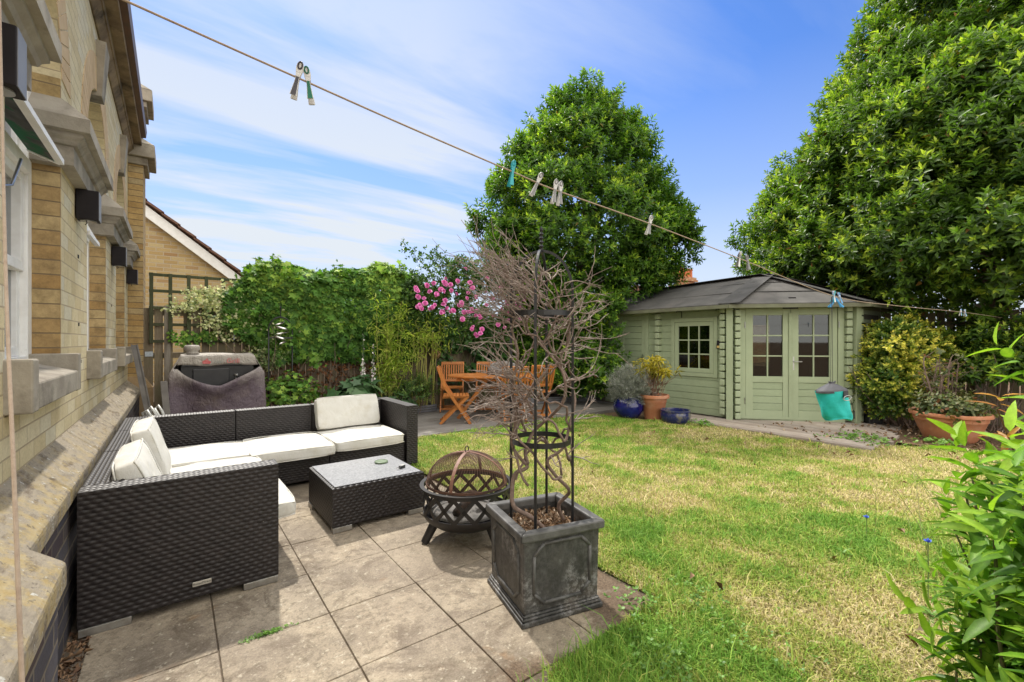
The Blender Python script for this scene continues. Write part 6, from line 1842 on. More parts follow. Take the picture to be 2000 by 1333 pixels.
# ------------------------------------------------------------------ pots
def glaze(name, c1, c2, c3, lo=.62, rough=.16):
    m, nt, b, o = newmat(name); v = coords(nt, 'Object')
    col = ramp(nt, noise(nt, v, 5, 5, .6), [(.35, c1), (.65, c2)])
    f = ramp(nt, noise(nt, v, 5.5, 7, .75), [(lo, 0), (lo + .1, 1)]); col = mix(nt, f, col, c3)
    nt.links.new(col, b.inputs['Base Color']); b.inputs['Roughness'].default_value = rough; b.inputs['Coat Weight'].default_value = .5; return m
m_terra = plain('terracotta', (.40, .155, .075), (.47, .20, .105), 4, .85, bmp=.15, bscale=50, c3=(.50, .28, .19), s3=5, t3=(.5, .75))
m_pot_soil = plain('pot_soil', (.04, .028, .02), (.10, .07, .05), 40, 1, bmp=1, bscale=80)
def pot(name, label, cat, loc, prof, mat, soil=None, n=36):
    t = thing(name, label, cat, loc); b = MB(); b.lathe(prof, n); b.build('pot_body', mat, t, smooth=True, sharp=50)
    if soil:
        b = MB(); b.lathe([(soil[0], soil[1]), (soil[0] * .5, soil[1] + .02), (0, soil[1] + .025)], 20); b.build('soil', m_pot_soil, t)
    return t
p1 = pot('glazed_pot', 'round cobalt blue glazed pot holding grey lavender', 'plant pot', (6.36, 5.06, .0), [(.0, 0), (.14, 0), (.20, .06), (.255, .15), (.262, .23), (.235, .32), (.20, .37), (.215, .395), (.195, .395), (.185, .36), (0, .34)], glaze('cobalt_glaze', (.004, .006, .085), (.008, .014, .16), (.01, .02, .2), .7), (.19, .35))
lv_m = leaf_mat('lavender_leaf', (.13, .15, .12), (.28, .30, .26), (.42, .42, .42), rough=.7, transl=.1, var=.25)
lv_t = [sprig(leaf4(.05, .006), 12, .12, 15, 70, s, 1, .8, 0, .9) for s in range(3)]
lav = thing('lavender', 'bushy grey green lavender in the blue glazed pot', 'plant', (6.36, 5.06, .36)); 
P, D = blob_pts(1300, (6.34, 5.03, .55), (.29, .29, .30), 101, .3, 1.4, .3, -.85); D = unit(D * .8 + [0, 0, .7] + r.normal(0, .3, D.shape))
leaves('foliage', [scatter(lv_t, P, D, r.uniform(.7, 1.2, len(P)), 3, np.ones(len(P)), r.normal(0, .2, len(P)))], lv_m, lav)
lines = [wander((6.36 + r.normal(0, .04), 5.06 + r.normal(0, .04), .36), (r.normal(0, .8), r.normal(0, .8), .7), r.uniform(.2, .35), 6, .15, r, 0, .005, .002)[:2] for k in range(40)]
tubes_mesh('stem', lines, m_twig, lav, 4)
p2 = pot('terracotta_pot', 'tall terracotta pot with a leggy yellow leaved shrub', 'plant pot', (6.62, 4.72, .0), [(0, 0), (.155, 0), (.20, .30), (.205, .305), (.208, .33), (.215, .37), (.25, .375), (.255, .41), (.25, .43), (.225, .43), (.215, .40), (0, .38)], m_terra, (.21, .39))
rh = thing('yellow_shrub', 'leggy shrub with drooping yellow leaves in the terracotta pot', 'shrub', (6.62, 4.72, .39))
lines = []; tips = []
for k in range(34):
    pp, ra, _ = wander((6.62 + r.normal(0, .07), 4.72 + r.normal(0, .07), .39), (r.normal(0, .32), r.normal(0, .32), 1), r.uniform(.35, .72), 9, .13, r, .02, .007, .003); lines.append((pp, ra)); tips.append(pp[-1]); 
    for _ in range(2):
        q, rr_, _d = wander(pp[4], (r.normal(0, .6), r.normal(0, .6), .7), r.uniform(.12, .25), 5, .2, r, 0, .004, .002); lines.append((q, rr_)); 
        if r.random() < .35: tips.append(q[-1])
for q in ((6.33, 4.86, .66), (6.28, 4.9, .7)): lines.append((spline([(6.55, 4.78, .42), (6.42, 4.83, .55), q], 8), np.linspace(.005, .003, 8))); tips.append(np.array(q))
tubes_mesh('stem', lines, plain('reddish_stem', (.16, .09, .06), (.24, .15, .10), 20, .8), rh, 5)
tips = np.array(tips); yt = [sprig(leaf4(.14, .03, .15, .5), 8, .06, -25, 45, s, 1, .7, 0, .9) for s in range(4)]
tips = tips[tips[:, 2] > .72]
leaves('foliage', [scatter(yt, tips, unit(r.normal(0, .25, tips.shape) + [0, 0, 1]), r.uniform(.8, 1.1, len(tips)), 5, np.ones(len(tips)), r.normal(.0, .25, len(tips)))], leaf_mat('yellow_leaf', (.26, .24, .03), (.52, .42, .04), (.62, .50, .08), rough=.4, transl=.25), rh)
p3 = pot('glazed_bowl', 'low empty dark blue glazed bowl with brown drips on the deck edge', 'plant pot', (6.58, 4.28, .0), [(0, 0), (.16, 0), (.20, .03), (.235, .10), (.235, .16), (.225, .19), (.24, .20), (.24, .225), (.21, .225), (.205, .18), (.2, .1), (0, .05)], glaze('drip_glaze', (.005, .012, .09), (.01, .02, .12), (.13, .12, .105), .48, .3))
p4 = pot('terracotta_tub', 'wide terracotta half barrel tub with a cut back shrub by the side fence', 'plant pot', (8.42, 1.30, .0), [(0, 0), (.24, 0), (.27, .03), (.33, .17), (.37, .28), (.378, .285), (.385, .34), (.42, .345), (.425, .375), (.415, .39), (.39, .39), (.375, .35), (0, .33)], m_terra, (.375, .34))
sh = thing('pruned_shrub', 'cut back shrub with bare stubs and dull leaves in the wide tub', 'shrub', (8.42, 1.30, .35))
lines = []; tips = []
for k in range(9):
    pp, ra, _ = wander((8.42 + r.normal(0, .12), 1.3 + r.normal(0, .12), .34), (r.normal(0, .12), r.normal(0, .12), 1), r.uniform(.45, .82), 9, .07, r, .01, .014, .008); lines.append((pp, ra))
    for _ in range(12):
        i = r.integers(3, 10); q, rr_, _d = wander(pp[i], (r.normal(0, 1), r.normal(0, 1), .45), r.uniform(.08, .3), 6, .22, r, 0, .004, .0016); lines.append((q, rr_)); tips.append(q[-1])
tubes_mesh('stem', lines, m_bark, sh, 5)
P, D = blob_pts(300, (8.40, 1.30, .47), (.43, .40, .18), 111, .4, 1.4, .3, -.6); tips = np.array(tips)[::3]
P = np.vstack([P, tips]); D = np.vstack([unit(D + [0, 0, .4]), unit(r.normal(0, 1, tips.shape) + [0, 0, .6])])
leaves('foliage', [scatter([sprig(leaf_round(.075, .045), 5, .06, -10, 45, s, 1, .8, 0, .8) for s in range(3)], P, D, r.uniform(.55, 1.05, len(P)), 4, np.ones(len(P)), r.normal(0, .25, len(P)))], leaf_mat('dull_leaf', (.05, .075, .025), (.11, .14, .05), (.20, .20, .09), rough=.5, jit=(.2, .09, .04), jitamt=.1), sh)
t = thing('black_feeder', 'black rounded plastic bait box by the corner of the summerhouse', 'box', (8.98, 2.28, .0), -.8)
b = MB(); b.prism([(-.10, 0), (.10, 0), (.105, .12), (.085, .20), (.04, .245), (-.03, .25), (-.08, .20), (-.105, .10)], .16, 'y', -.08); b.build('box_body', m_black, t, bevel=.02)
b = MB(); b.box((-.05, -.09, .06), (.05, -.075, .17)); b.build('box_door', plain('box_door', (.03, .03, .03), (.04, .04, .04), 9, .5), t, bevel=.01)
b = MB(); b.tube([(.0, -.02, .25), (.01, -.02, .40), (.0, -.03, .47)], .006, 6); b.build('stake', plain('pale_stake', (.35, .28, .18), (.4, .33, .22), 9, .8), t)
L = leaf_round(.14, .10); npmesh('leaf_tag', orient_leaf(L[0], .4, 1.3, (0, -.03, .44)), L[1], plain('leaf_tag', (.14, .17, .08), (.2, .22, .1), 9, .5), t)

# ------------------------------------------------------------------ washing line, pegs, bag
def onray(px, py, d):
    x = (px - 1000) / 877 * d; z = 1.35 + (667 - py) / 877 * d
    return Vector((x * math.cos(YAW) + d * math.sin(YAW), -x * math.sin(YAW) + d * math.cos(YAW), z))
LN = [(-700, -420, .48), (-100, -155, .64), (240, 0, .79), (575, 150, .99), (800, 250, 1.16), (1002, 337, 1.38), (1045, 356, 1.44), (1090, 374, 1.5), (1267, 437, 1.82), (1445, 506, 2.28), (1632, 580, 3.1), (1750, 598, 3.9), (1883, 611, 5.3), (1960, 622, 6.6)]
LPTS = [onray(*q) for q in LN]
wl = thing('washing_line', 'thin tan washing line running from the house across the garden', 'washing line', tuple(LPTS[0]))
LSP = spline([tuple(p) for p in LPTS], 160)
b = MB(); b.tube([tuple(p) for p in LSP], .0023, 6)
m_cord = plain('tan_cord', (.33, .245, .18), (.40, .31, .23), 60, .9, bmp=.3, bscale=300)
b.build('cord', m_cord, wl, world=True, smooth=True)
b = MB(); b.tube([(WX - .02, LPTS[0][1], LPTS[0][2]), tuple(LPTS[0])], .004, 6); b.build('wall_hook', m_steel, wl, world=True)
t = thing('loose_cord', 'slack end of tan cord hanging down beside the nearest house pier', 'cord', tuple(onray(2, 150, 1.05)))
b = MB(); b.tube([tuple(q) for q in spline([tuple(onray(-2, -60, 1.1)), tuple(onray(3, 180, 1.0)), tuple(onray(12, 560, .80)), tuple(onray(26, 900, .66)), tuple(onray(43, 1333, .56)), tuple(onray(52, 1560, .52))], 40)], .0026, 8); b.build('cord', m_cord, t, world=True, smooth=True)
def peg_mesh(t, c_out, c_in, h=.075, spread=.010):
    """soft grip peg: two bowed legs, ring head above, splayed grips below; local z up, jaws at z=0"""
    for s in (-1, 1):
        b = MB()
        pr = [(.009, .034, .0), (.014, .028, .0), (.015, .020, .0), (.012, .010, .0005), (.008, .0, .0015), (.009, -.014, .003), (.012, -.03, .006), (.014, -.044, .009)]
        for (w0, z0, o0), (w1, z1, o1) in zip(pr[:-1], pr[1:]):
            th = .0022
            b.hexa([(-w1 / 2, s * (.002 + o1), z1), (w1 / 2, s * (.002 + o1), z1), (w1 / 2, s * (.002 + o1 + th), z1), (-w1 / 2, s * (.002 + o1 + th), z1)],
                   [(-w0 / 2, s * (.002 + o0), z0), (w0 / 2, s * (.002 + o0), z0), (w0 / 2, s * (.002 + o0 + th), z0), (-w0 / 2, s * (.002 + o0 + th), z0)])
        b.lathe([(.0062, -.0)], 3) if False else None
        leg = b.build('peg_leg', c_out, t, bevel=.0008)
        b = MB(); b.frame((0, 0, 0))
        pts = [(.0042 * math.cos(a), s * .0046, .026 + .008 * math.sin(a)) for a in np.linspace(0, 2 * PI, 14, endpoint=False)]
        b.tube(pts, .0018, 6, closed=True)
        for (w0, z0, o0), (w1, z1, o1) in zip(pr[4:-1], pr[5:]):
            b.hexa([(-w1 * .38, s * (.0043 + o1), z1), (w1 * .38, s * (.0043 + o1), z1), (w1 * .38, s * (.005 + o1), z1), (-w1 * .38, s * (.005 + o1), z1)],
                   [(-w0 * .38, s * (.0043 + o0), z0), (w0 * .38, s * (.0043 + o0), z0), (w0 * .38, s * (.005 + o0), z0), (-w0 * .38, s * (.005 + o0), z0)])
        b.build('grip', c_in, leg)
    b = MB(); b.lathe([(.0045, -.006), (.0045, .006)], 10); 
    b = MB(); b.tube([(-.0045, -.0035, .002), (-.0045, .0035, .002), (.0045, .0035, .002), (.0045, -.0035, .002)], .0012, 6, closed=True); b.build('spring', m_steel, t)
def pc(name, c): return plain(name, c, tuple(x * .85 for x in c), 30, .45)
pW, pG, pD, pGr, pT, pB, pL = pc('peg_white', (.68, .68, .68)), pc('peg_grey', (.22, .22, .23)), pc('peg_dark', (.05, .045, .06)), pc('peg_green', (.01, .14, .085)), pc('peg_teal', (.02, .36, .42)), pc('peg_blue', (.04, .30, .62)), pc('peg_pale', (.42, .52, .72))
GP = 'clothes pegs on the washing line'
pegs = [
 ('grey headed clothes peg with dark grips, highest on the line', 576, 152, 1.0, pW, pD, 12, 62), ('clothes peg with green grips beside the dark one', 607, 165, 1.02, pW, pGr, -8, 50),
 ('plain turquoise clothes peg by the laurel tree edge', 1001, 336, 1.38, pT, pT, 8, 60), ('white clothes peg tilted next to the turquoise one', 1046, 357, 1.45, pW, pG, 24, 45),
 ('left one of two touching white clothes pegs against the laurel tree', 1079, 369, 1.49, pW, pG, 8, 40), ('right one of two touching white clothes pegs against the laurel tree', 1091, 374, 1.505, pW, pG, 4, 55),
 ('single white clothes peg at the right edge of the laurel tree', 1267, 437, 1.83, pW, pG, 12, 45), ('grey white clothes peg against the sky above the shed roof', 1443, 506, 2.30, pG, pW, 10, 42), ('second grey peg above the shed roof, half turned away', 1457, 512, 2.34, pG, pG, -6, 15),
 ('teal clothes peg above the turquoise bag', 1623, 577, 3.06, pT, pT, 10, 60), ('pale lilac clothes peg in the bunch above the turquoise bag', 1629, 579, 3.1, pL, pW, 0, 30), ('white blue clothes peg at the right of the bunch above the bag', 1636, 580, 3.14, pL, pB, -10, 60),
 ('first of three pale pegs at the far right end of the line', 1879, 611, 5.25, pW, pB, 6, 40), ('middle of three pale pegs at the far right end of the line', 1884, 611, 5.3, pL, pW, 0, 55), ('last of three pale pegs at the far right end of the line', 1889, 612, 5.38, pW, pB, -8, 70)]
for lab, px_, py_, d, c1, c2, tl, yw in pegs:
    p = onray(px_, py_, d); i = int(np.argmin(np.linalg.norm(LSP - np.array(p), axis=1))); p = Vector(LSP[i]); ph = .0
    t = thing('clothes_peg', lab, 'clothes peg', tuple(p), 0, GP); peg_mesh(t, c1, c2)
    t.rotation_euler = (math.radians(tl * .4), math.radians(tl), math.radians(yw * .5 - 8) - YAW)
for lab, dx, tl, c in (('blue peg slanting left under the bunch, clipping the bag cord', -.012, 38, pB), ('blue peg slanting right under the bunch, clipping the bag cord', .022, -38, pB)):
    p = onray(1631, 591, 3.08); t = thing('clothes_peg', lab, 'clothes peg', (p.x + dx * .8, p.y - dx * .6, p.z), 0, GP); peg_mesh(t, c, c); t.rotation_euler = (0, math.radians(tl), -YAW)
# turquoise peg bag
bp = onray(1624, 750, 3.05); tp_ = onray(1629, 582, 3.1)
bag = thing('peg_bag', 'turquoise drawstring peg bag with dark gathered top hanging from the line', 'bag', tuple(bp), -YAW + .0)
V = []; F = []; nz, na = 14, 40
for i in range(nz):
    f = i / (nz - 1); z = -.045 - .195 * f
    for j in range(na):
        a = 2 * PI * j / na; rr = .094 - .008 * f + .006 * math.sin(3 * a + 5 * f) + .004 * math.sin(7 * a - 6 * f) * f
        if f > .9: rr *= 1 - (f - .9) * 1.2
        V.append((rr * math.cos(a) + .028 * f * f + .018 * f, rr * .82 * math.sin(a), z + .010 * math.cos(a) * (1 - f) - .012 * f * math.cos(2 * a)))
for i in range(nz - 1):
    for j in range(na): F.append((i * na + j, (i + 1) * na + j, (i + 1) * na + (j + 1) % na, i * na + (j + 1) % na))
def cloth(name, c, c2):
    m, nt, b_, o = newmat(name); v = coords(nt, 'Object'); nt.links.new(ramp(nt, noise(nt, v, 9, 4), [(.3, c), (.7, c2)]), b_.inputs['Base Color']); b_.inputs['Roughness'].default_value = .65
    bump(nt, b_, noise(nt, v, 22, 4, .6, 1), .4, .01); return m
o = npmesh('bag_body', V, F, cloth('turquoise_cloth', (.01, .42, .40), (.015, .50, .48)), bag, smooth=True)
bm = bmesh.new(); bm.from_mesh(o.data); bm.verts.ensure_lookup_table(); bm.faces.new([bm.verts[(nz - 1) * na + j] for j in range(na)]); bm.to_mesh(o.data); bm.free()
V = []; F = []
for i in range(10):
    f = i / 9; z = -.056 + .012 * min(1, f * 5) + .05 * max(0, (f - .2) / .8)
    for j in range(na):
        a = 2 * PI * j / na; rr = (.097 if f < .2 else .097 * (1 - ((f - .2) / .8) ** 1.1 * .88)) + .007 * math.sin(9 * a) * max(0, f - .15) * (1.2 - f)
        V.append((rr * math.cos(a), rr * .82 * math.sin(a), z + .010 * math.cos(a) * (1 - f)))
for i in range(9):
    for j in range(na): F.append((i * na + j, i * na + (j + 1) % na, (i + 1) * na + (j + 1) % na, (i + 1) * na + j))
m_dcl = cloth('charcoal_cloth', (.045, .045, .055), (.065, .065, .075)); npmesh('gathered_top', V, F, m_dcl, bag, smooth=True)
b = MB(); b.tube([(-.02, 0, .012), (.0, -.01, .0), (.025, 0, .014)], .006, 6); b.box((-.012, -.012, -.01), (.012, .012, .012)); b.build('knot', m_dcl, bag)
dz_ = tp_.z - bp.z
b = MB(); b.tube([(-.006, 0, 0), (-.001, 0, dz_)], .0016, 5); b.tube([(.008, 0, 0), (.004, 0, dz_)], .0016, 5); b.build('hanging_cord', m_black, bag)
b = MB(); b.hexa([(.022, -.088, -.085), (.048, -.088, -.085), (.048, -.07, -.085), (.022, -.07, -.085)], [(.022, -.089, -.04), (.048, -.089, -.04), (.048, -.07, -.04), (.022, -.07, -.04)]); b.build('strap', m_dcl, bag)
b = MB(); b.tube([(.036 + .026 * math.cos(a) + (.008 if math.sin(a) > 0 else 0), -.091, -.088 + .016 * math.sin(a)) for a in np.linspace(0, 2 * PI, 18, endpoint=False)], .0028, 6, closed=True); b.build('carabiner', m_steel, bag, smooth=True)
b = MB(); b.tube([(.068, -.084, -.10), (.085, -.082, -.17), (.092, -.081, -.205)], .0018, 5); b.box((.088, -.086, -.225), (.094, -.080, -.17)); b.build('zip_cord', m_black, bag)

# ------------------------------------------------------------------ foreground plants on the right
m_fg = leaf_mat('foreground_laurel_leaf', (.06, .14, .02), (.15, .30, .03), (.30, .46, .05), rough=.46, spec=.3, transl=.34, var=.3)
FL = leaf_long(.10, .030, .18, .22)
fg_t = [sprig(FL, 9, .13, 0, 50, s, 1.05, .7, .1, .95) for s in range(4)]
for q in fg_t: q[2][1::3] += .28
fg = thing('laurel_bush', 'bright green laurel bush with long pointed leaves at the lower right edge', 'bush', (1.86, .06, 0))
lines = []; PP = []; DD = []
r = np.random.default_rng(121)
for k in range(140):
    a = r.uniform(0, 2 * PI); p0_ = np.array([2.03 + r.normal(0, .13), -.03 + r.normal(0, .13), 0]) + (k > 118) * np.array([.24, -.18, 0])
    d0 = np.array([math.cos(a) * .17, math.sin(a) * .17, 1.0]); Lk = r.uniform(.35, .98) if k <= 118 else r.uniform(1.05, 1.3)
    pp, ra, _ = wander(p0_, d0, Lk, 9, .055, r, .02, .008, .003); lines.append((pp, ra))
    for i in (3, 5, 7, 8, 9):
        dd = pp[i] - pp[i - 1]; PP.append(pp[i]); DD.append(dd / np.linalg.norm(dd) + r.normal(0, .35, 3))
tubes_mesh('branch', lines, plain('green_branch', (.09, .10, .04), (.14, .12, .06), 12, .7), fg, 6)
leaves('foliage', [scatter(fg_t, np.array(PP), unit(np.array(DD)), r.uniform(.9, 1.35, len(PP)), 7, np.ones(len(PP)), r.normal(.05, .22, len(PP)))], m_fg, fg)
mp_ = thing('red_maple', 'bronze red leaved shrub half hidden behind the laurel bush at the right edge', 'shrub', (2.5, .24, 0))
lines = []; PP = []
for k in range(9):
    pp, ra, _ = wander((2.64 + r.normal(0, .04), .06 + r.normal(0, .04), 0), (r.normal(.03, .07), r.normal(-.02, .07), 1), r.uniform(.8, 1.36), 9, .04, r, .02, .006, .002); lines.append((pp, ra)); PP += [pp[-1], pp[-2], pp[-4], pp[-5]]
tubes_mesh('stem', lines, plain('red_stem', (.16, .06, .04), (.2, .1, .05), 12, .7), mp_, 5)
RLf = leaf_long(.095, .022, .15, .25); red_t = [sprig(RLf, 6, .05, -15, 35, s, 1, .8, 0, .95) for s in range(3)]
PP = np.array(PP); leaves('foliage', [scatter(red_t, PP, unit(r.normal(0, .5, PP.shape) + [-.3, .1, .7]), r.uniform(.7, 1.0, len(PP)), 8, np.ones(len(PP)), r.normal(0, .25, len(PP)))], leaf_mat('maple_leaf', (.14, .035, .02), (.34, .11, .03), (.50, .24, .04), rough=.4, transl=.3), mp_)
# ------------------------------------------------------------------ grass
r = np.random.default_rng(200)
def in_patio(P): return (P[:, 0] < 2.0) & (P[:, 1] > 1.40)
camP = np.array([0, 0])
fw = np.array([math.sin(YAW), math.cos(YAW)])
def lawn_samples(n):
    out = []
    tot = 0
    while tot < n:
        # depth-weighted sampling: density falls with distance
        d = 1.0 + (9.0 - 1.0) * r.random(n) ** 1.15; s = r.uniform(-1.25, 1.25, n)
        P = np.c_[d * fw[0] + s * d * fw[1], d * fw[1] - s * d * fw[0]]
        P = P[inpoly(P, LAWN)]; out.append(P); tot += len(P)
    return np.vstack(out)[:n]
def patches(P):
    """0 green .. 1 straw"""
    f = .42 * fbm(P, 1.15, 60, 4) + .58 * fbm(P, 5.2, 64, 4)
    f = (f - .5) * 2.5 + .58
    g = lambda x, y, s: np.exp(-(((P[:, 0] - x) ** 2 + (P[:, 1] - y) ** 2) / (2 * s * s)))
    f -= .5 * g(2.45, 1.85, .30) + .22 * g(3.6, 1.7, .5) + .3 * g(1.45, 1.1, .25) + .12 * g(2.0, 1.2, .25)
    f += .38 * g(3.0, 2.6, .3) + .22 * g(5.3, 1.2, .8) + .38 * g(2.9, .45, .45) + .25 * g(6.3, 3.6, .7) + .5 * g(6.6, 1.4, .7) + .15 * g(2.6, 4.2, .4)
    return np.clip(f, 0, 1)
NB = 330000
P = lawn_samples(NB); dry = np.clip(patches(P) + r.normal(0, .24, NB), 0, 1)
lush = np.exp(-(((P[:, 0] - 2.45) ** 2 + (P[:, 1] - 1.85) ** 2) / (2 * .32 ** 2))) + .8 * np.exp(-(((P[:, 0] - 1.45) ** 2 + (P[:, 1] - 1.05) ** 2) / (2 * .22 ** 2)))
keep = r.random(NB) < np.where(dry > .75, .62, 1.0); P, dry, lush = P[keep], dry[keep], lush[keep]; n = len(P)
dist = np.linalg.norm(P, axis=1)
H = (.022 + .020 * r.random(n)) * (1.15 - .45 * dry) * (1 + .45 * lush) * (1 + 1.6 * (r.random(n) < .012))
Wd = (.0016 + .0011 * r.random(n)) * (1 + .16 * dist)
az = r.uniform(0, 2 * PI, n); lean = np.clip(r.normal(.62, .42, n), .05, 1.7) * (1 + .5 * dry)
z0 = lawn_z(P) - .014
dx, dy = np.cos(az), np.sin(az)
base = np.c_[P, z0]; sidev = np.c_[-dy, dx, np.zeros(n)] * Wd[:, None]
midp = base + np.c_[dx * H * lean * .35, dy * H * lean * .35, H * .6]
tip = base + np.c_[dx * H * lean, dy * H * lean, H * (1 - .22 * lean)]
V = np.stack([base - sidev, base + sidev, midp + sidev * .7, midp - sidev * .7, tip], 1).reshape(-1, 3)
i = np.arange(n)[:, None] * 5
F = np.vstack([i + [0, 1, 2], i + [0, 2, 3], i + [3, 2, 4]])
def grass_mat():
    m, nt, b, o = newmat('grass_blade')
    a = nt.nodes.new('ShaderNodeAttribute'); a.attribute_name = 'age'
    col = ramp(nt, a.outputs['Fac'], [(0, (.16, .33, .045)), (.35, (.28, .42, .065)), (.6, (.43, .45, .11)), (.85, (.58, .50, .22)), (1, (.66, .56, .32))])
    g = nt.nodes.new('ShaderNodeNewGeometry'); k = ramp(nt, g.outputs['Random Per Island'], [(0, .7), (1, 1.3)]); col = mix(nt, 1.0, col, k, 'MULTIPLY')
    nt.links.new(col, b.inputs['Base Color']); b.inputs['Roughness'].default_value = .6; b.inputs['Specular IOR Level'].default_value = .25
    tr = nt.nodes.new('ShaderNodeBsdfTranslucent'); nt.links.new(col, tr.inputs[0]); mx = nt.nodes.new('ShaderNodeMixShader'); mx.inputs[0].default_value = .3
    nt.links.new(b.outputs[0], mx.inputs[1]); nt.links.new(tr.outputs[0], mx.inputs[2]); nt.links.new(mx.outputs[0], o.inputs['Surface']); return m
m_grass = grass_mat()
gr = npmesh('grass', V, F, m_grass, None, {'age': np.repeat(dry, 5)})
tag(gr, 'short patchy lawn grass, green in places and straw yellow elsewhere', 'grass', kind='stuff')

# weeds in the lawn
m_weed = leaf_mat('weed_leaf', (.08, .18, .03), (.15, .29, .05), (.2, .35, .07), rough=.45, transl=.25, var=.25)
def weed(label, x, y, n, L, seed, kind='rosette', sp=.1):
    t = thing('lawn_weed', label, 'weed', (x, y, 0)); r = np.random.default_rng(seed)
    z = float(lawn_z(np.array([[x, y]]))[0])
    if kind == 'rosette':
        tm = [sprig(leaf_long(L, L * .24, .12, .3), n, .01, 8, 40, seed, 1, .7, .2, .8)]
        leaves('foliage', [scatter(tm, np.array([[0, 0, z]]), np.array([[0, 0, 1.]]), 1.0, seed)], m_weed, t, world=False)
    else:
        tm = [sprig(leaf_round(L, L * .85), 3, .006, 15, 30, s, 1, 1, .2, .7) for s in range(3)]
        P = np.c_[r.normal(0, sp, n), r.normal(0, sp * (.2 if kind == 'moss' else 1), n), np.zeros(n)]; P[:, 2] = z + r.uniform(.015, .05, n) if kind != 'moss' else r.uniform(-.004, .004, n)
        leaves('foliage', [scatter(tm, P, unit(r.normal(0, .25, (n, 3)) + [0, 0, 1]), r.uniform(.6, 1.2, n), seed, np.ones(n), r.normal(0, .2, n))], m_weed, t, world=False)
weed('large clover and leafy weed patch in front of the planter on the lawn corner', 1.62, 1.12, 80, .015, 1, 'clover', .10)
weed('clover patch on the lawn right of the planter corner', 2.12, 1.28, 50, .014, 2, 'clover', .10)
weed('low clover patch further right along the near lawn', 2.0, .92, 50, .014, 3, 'clover', .11)
weed('tuft of clover touching the lower right side of the planter', 1.86, 1.42, 40, .019, 4, 'clover', .06)
weed('dandelion rosette on the dry near lawn at the lower right', 2.22, .42, 9, .11, 5)
weed('dandelion rosette with upright leaf, right middle of the lawn', 2.95, .52, 8, .10, 6)
weed('small plantain rosette on the lawn below the blue flower', 3.35, 1.0, 7, .08, 7)
weed('strip of green moss in the paving joint in front of the big sofa arm', .34, 2.335, 150, .008, 12, 'moss', .05)
weed('weed tuft at the edge of the shed decking', 6.72, 3.9, 60, .03, 8, 'clover', .10)
weed('grassy weed clump on the decking edge in front of the yellow bush', 7.45, 2.0, 150, .035, 9, 'clover', .22)
weed('low weeds at the foot of the terracotta tub', 7.95, 1.32, 70, .035, 10, 'clover', .12)
# tall seeding grass at the right border
tg = thing('tall_grass', 'few tall pale seeding grass stalks at the right lawn edge', 'grass', (4.2, .55, 0)); lines = []
for k in range(26):
    pp, ra, _ = wander((4.25 + r.normal(0, .3), .55 + r.normal(0, .22), 0), (r.normal(-.1, .25), r.normal(.1, .25), 1), r.uniform(.25, .62), 9, .06, r, -.07, .0022, .0012); lines.append((pp, ra))
tubes_mesh('stalk', lines, plain('dry_stalk', (.34, .33, .15), (.22, .27, .09), 9, .8), tg, 4)
# longer blades in the near lawn corner and right border
n = 5200; P = np.vstack([np.c_[r.normal(1.32, .13, n // 3), r.normal(1.12, .14, n // 3)], np.c_[r.normal(3.6, .7, n // 3), r.normal(.25, .16, n // 3)], np.c_[r.normal(2.05, .06, n // 3), r.uniform(1.3, 5.6, n // 3)]]); n = len(P)
ok = ~((P[:, 0] < 1.99) & (P[:, 1] > 1.38)); P = P[ok]; n = len(P)
H = r.uniform(.04, .13, n) * np.where(P[:, 1] > 1.6, .5, 1); az = r.uniform(0, 6.28, n); dx, dy = np.cos(az), np.sin(az); ln = r.uniform(.1, .9, n)
base = np.c_[P, lawn_z(P) - .012]; sv_ = np.c_[-dy, dx, dx * 0] * .0018
midp = base + np.c_[dx * H * ln * .35, dy * H * ln * .35, H * .6]; tip = base + np.c_[dx * H * ln, dy * H * ln, H * (1 - .3 * ln)]
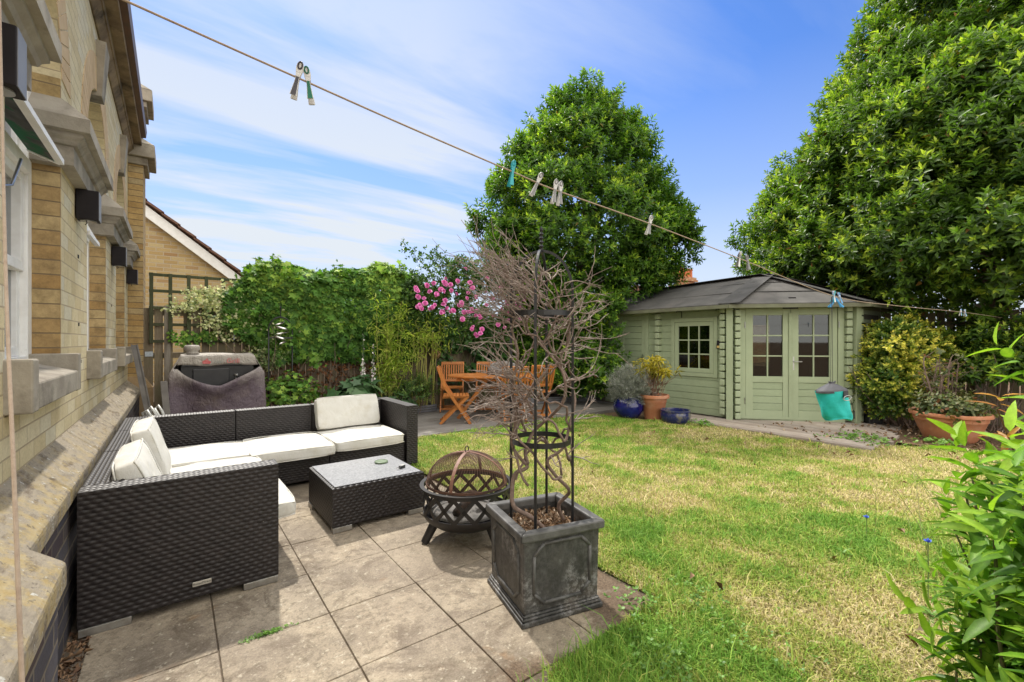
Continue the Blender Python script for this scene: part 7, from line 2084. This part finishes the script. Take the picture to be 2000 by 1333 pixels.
V = np.stack([base - sv_, base + sv_, midp + sv_ * .8, midp - sv_ * .8, tip], 1).reshape(-1, 3); i = np.arange(n)[:, None] * 5
lg = npmesh('long_grass', V, np.vstack([i + [0, 1, 2], i + [0, 2, 3], i + [3, 2, 4]]), m_grass, None, {'age': np.repeat(np.clip(r.normal(.18, .2, n), 0, 1), 5)})
tag(lg, 'longer uncut grass along the lawn edges and near the planter', 'grass', kind='stuff')
# fallen leaves
n = 900
P = np.vstack([np.c_[r.normal(8.8, .8, n // 2), r.normal(1.4, .5, n // 2)], np.c_[r.uniform(2.2, 7.5, n // 16), r.uniform(.3, 4.5, n // 16)], np.c_[r.uniform(7.0, 9.0, n // 12), r.uniform(2.2, 3.3, n // 12)]]); n = len(P)
fl = leaf4(.07, .035, .4, .5); v, f, a = scatter([(fl[0], fl[1], np.zeros(4))], np.c_[P, np.full(n, .045)], unit(r.normal(0, .35, (n, 3)) + [0, 0, 1]), r.uniform(.4, 1.0, n), 3, ageadd=r.random(n))
o = leaves('fallen_leaves', [(v, f, a)], leaf_mat('fallen_leaf', (.14, .07, .035), (.30, .19, .11), (.45, .36, .26), rough=.9, transl=.05), None)
tag(o, 'scattered dry brown leaves on the border soil, old decking and lawn', 'fallen leaves', kind='stuff')
# small blue border flowers
m_blue = plain('cornflower_blue', (.05, .12, .55), (.10, .18, .65), 30, .7)
for lab, x, y, z in (('blue cornflower at the right lawn edge', 3.72, .98, .16), ('second blue flower nearer the laurel bush', 3.05, .55, .33)):
    t = thing('cornflower', lab, 'flower', (x, y, 0)); b = MB(); b.tube([(0, 0, 0), (.01, 0, z * .5), (0, 0, z)], .002, 5); b.build('stem', plain('thin_stem', (.1, .16, .05), (.13, .18, .06), 9, .7), t)
    L = leaf_round(.03, .018); V = []; F = []; c = 0
    for k in range(9): q = orient_leaf(L[0] * .75, k * .7, .5 + .5 * (k % 2), (0, 0, z)); V.append(q); F.append(L[1] + c); c += len(q)
    npmesh('petals', np.vstack(V), np.vstack(F), m_blue, t)
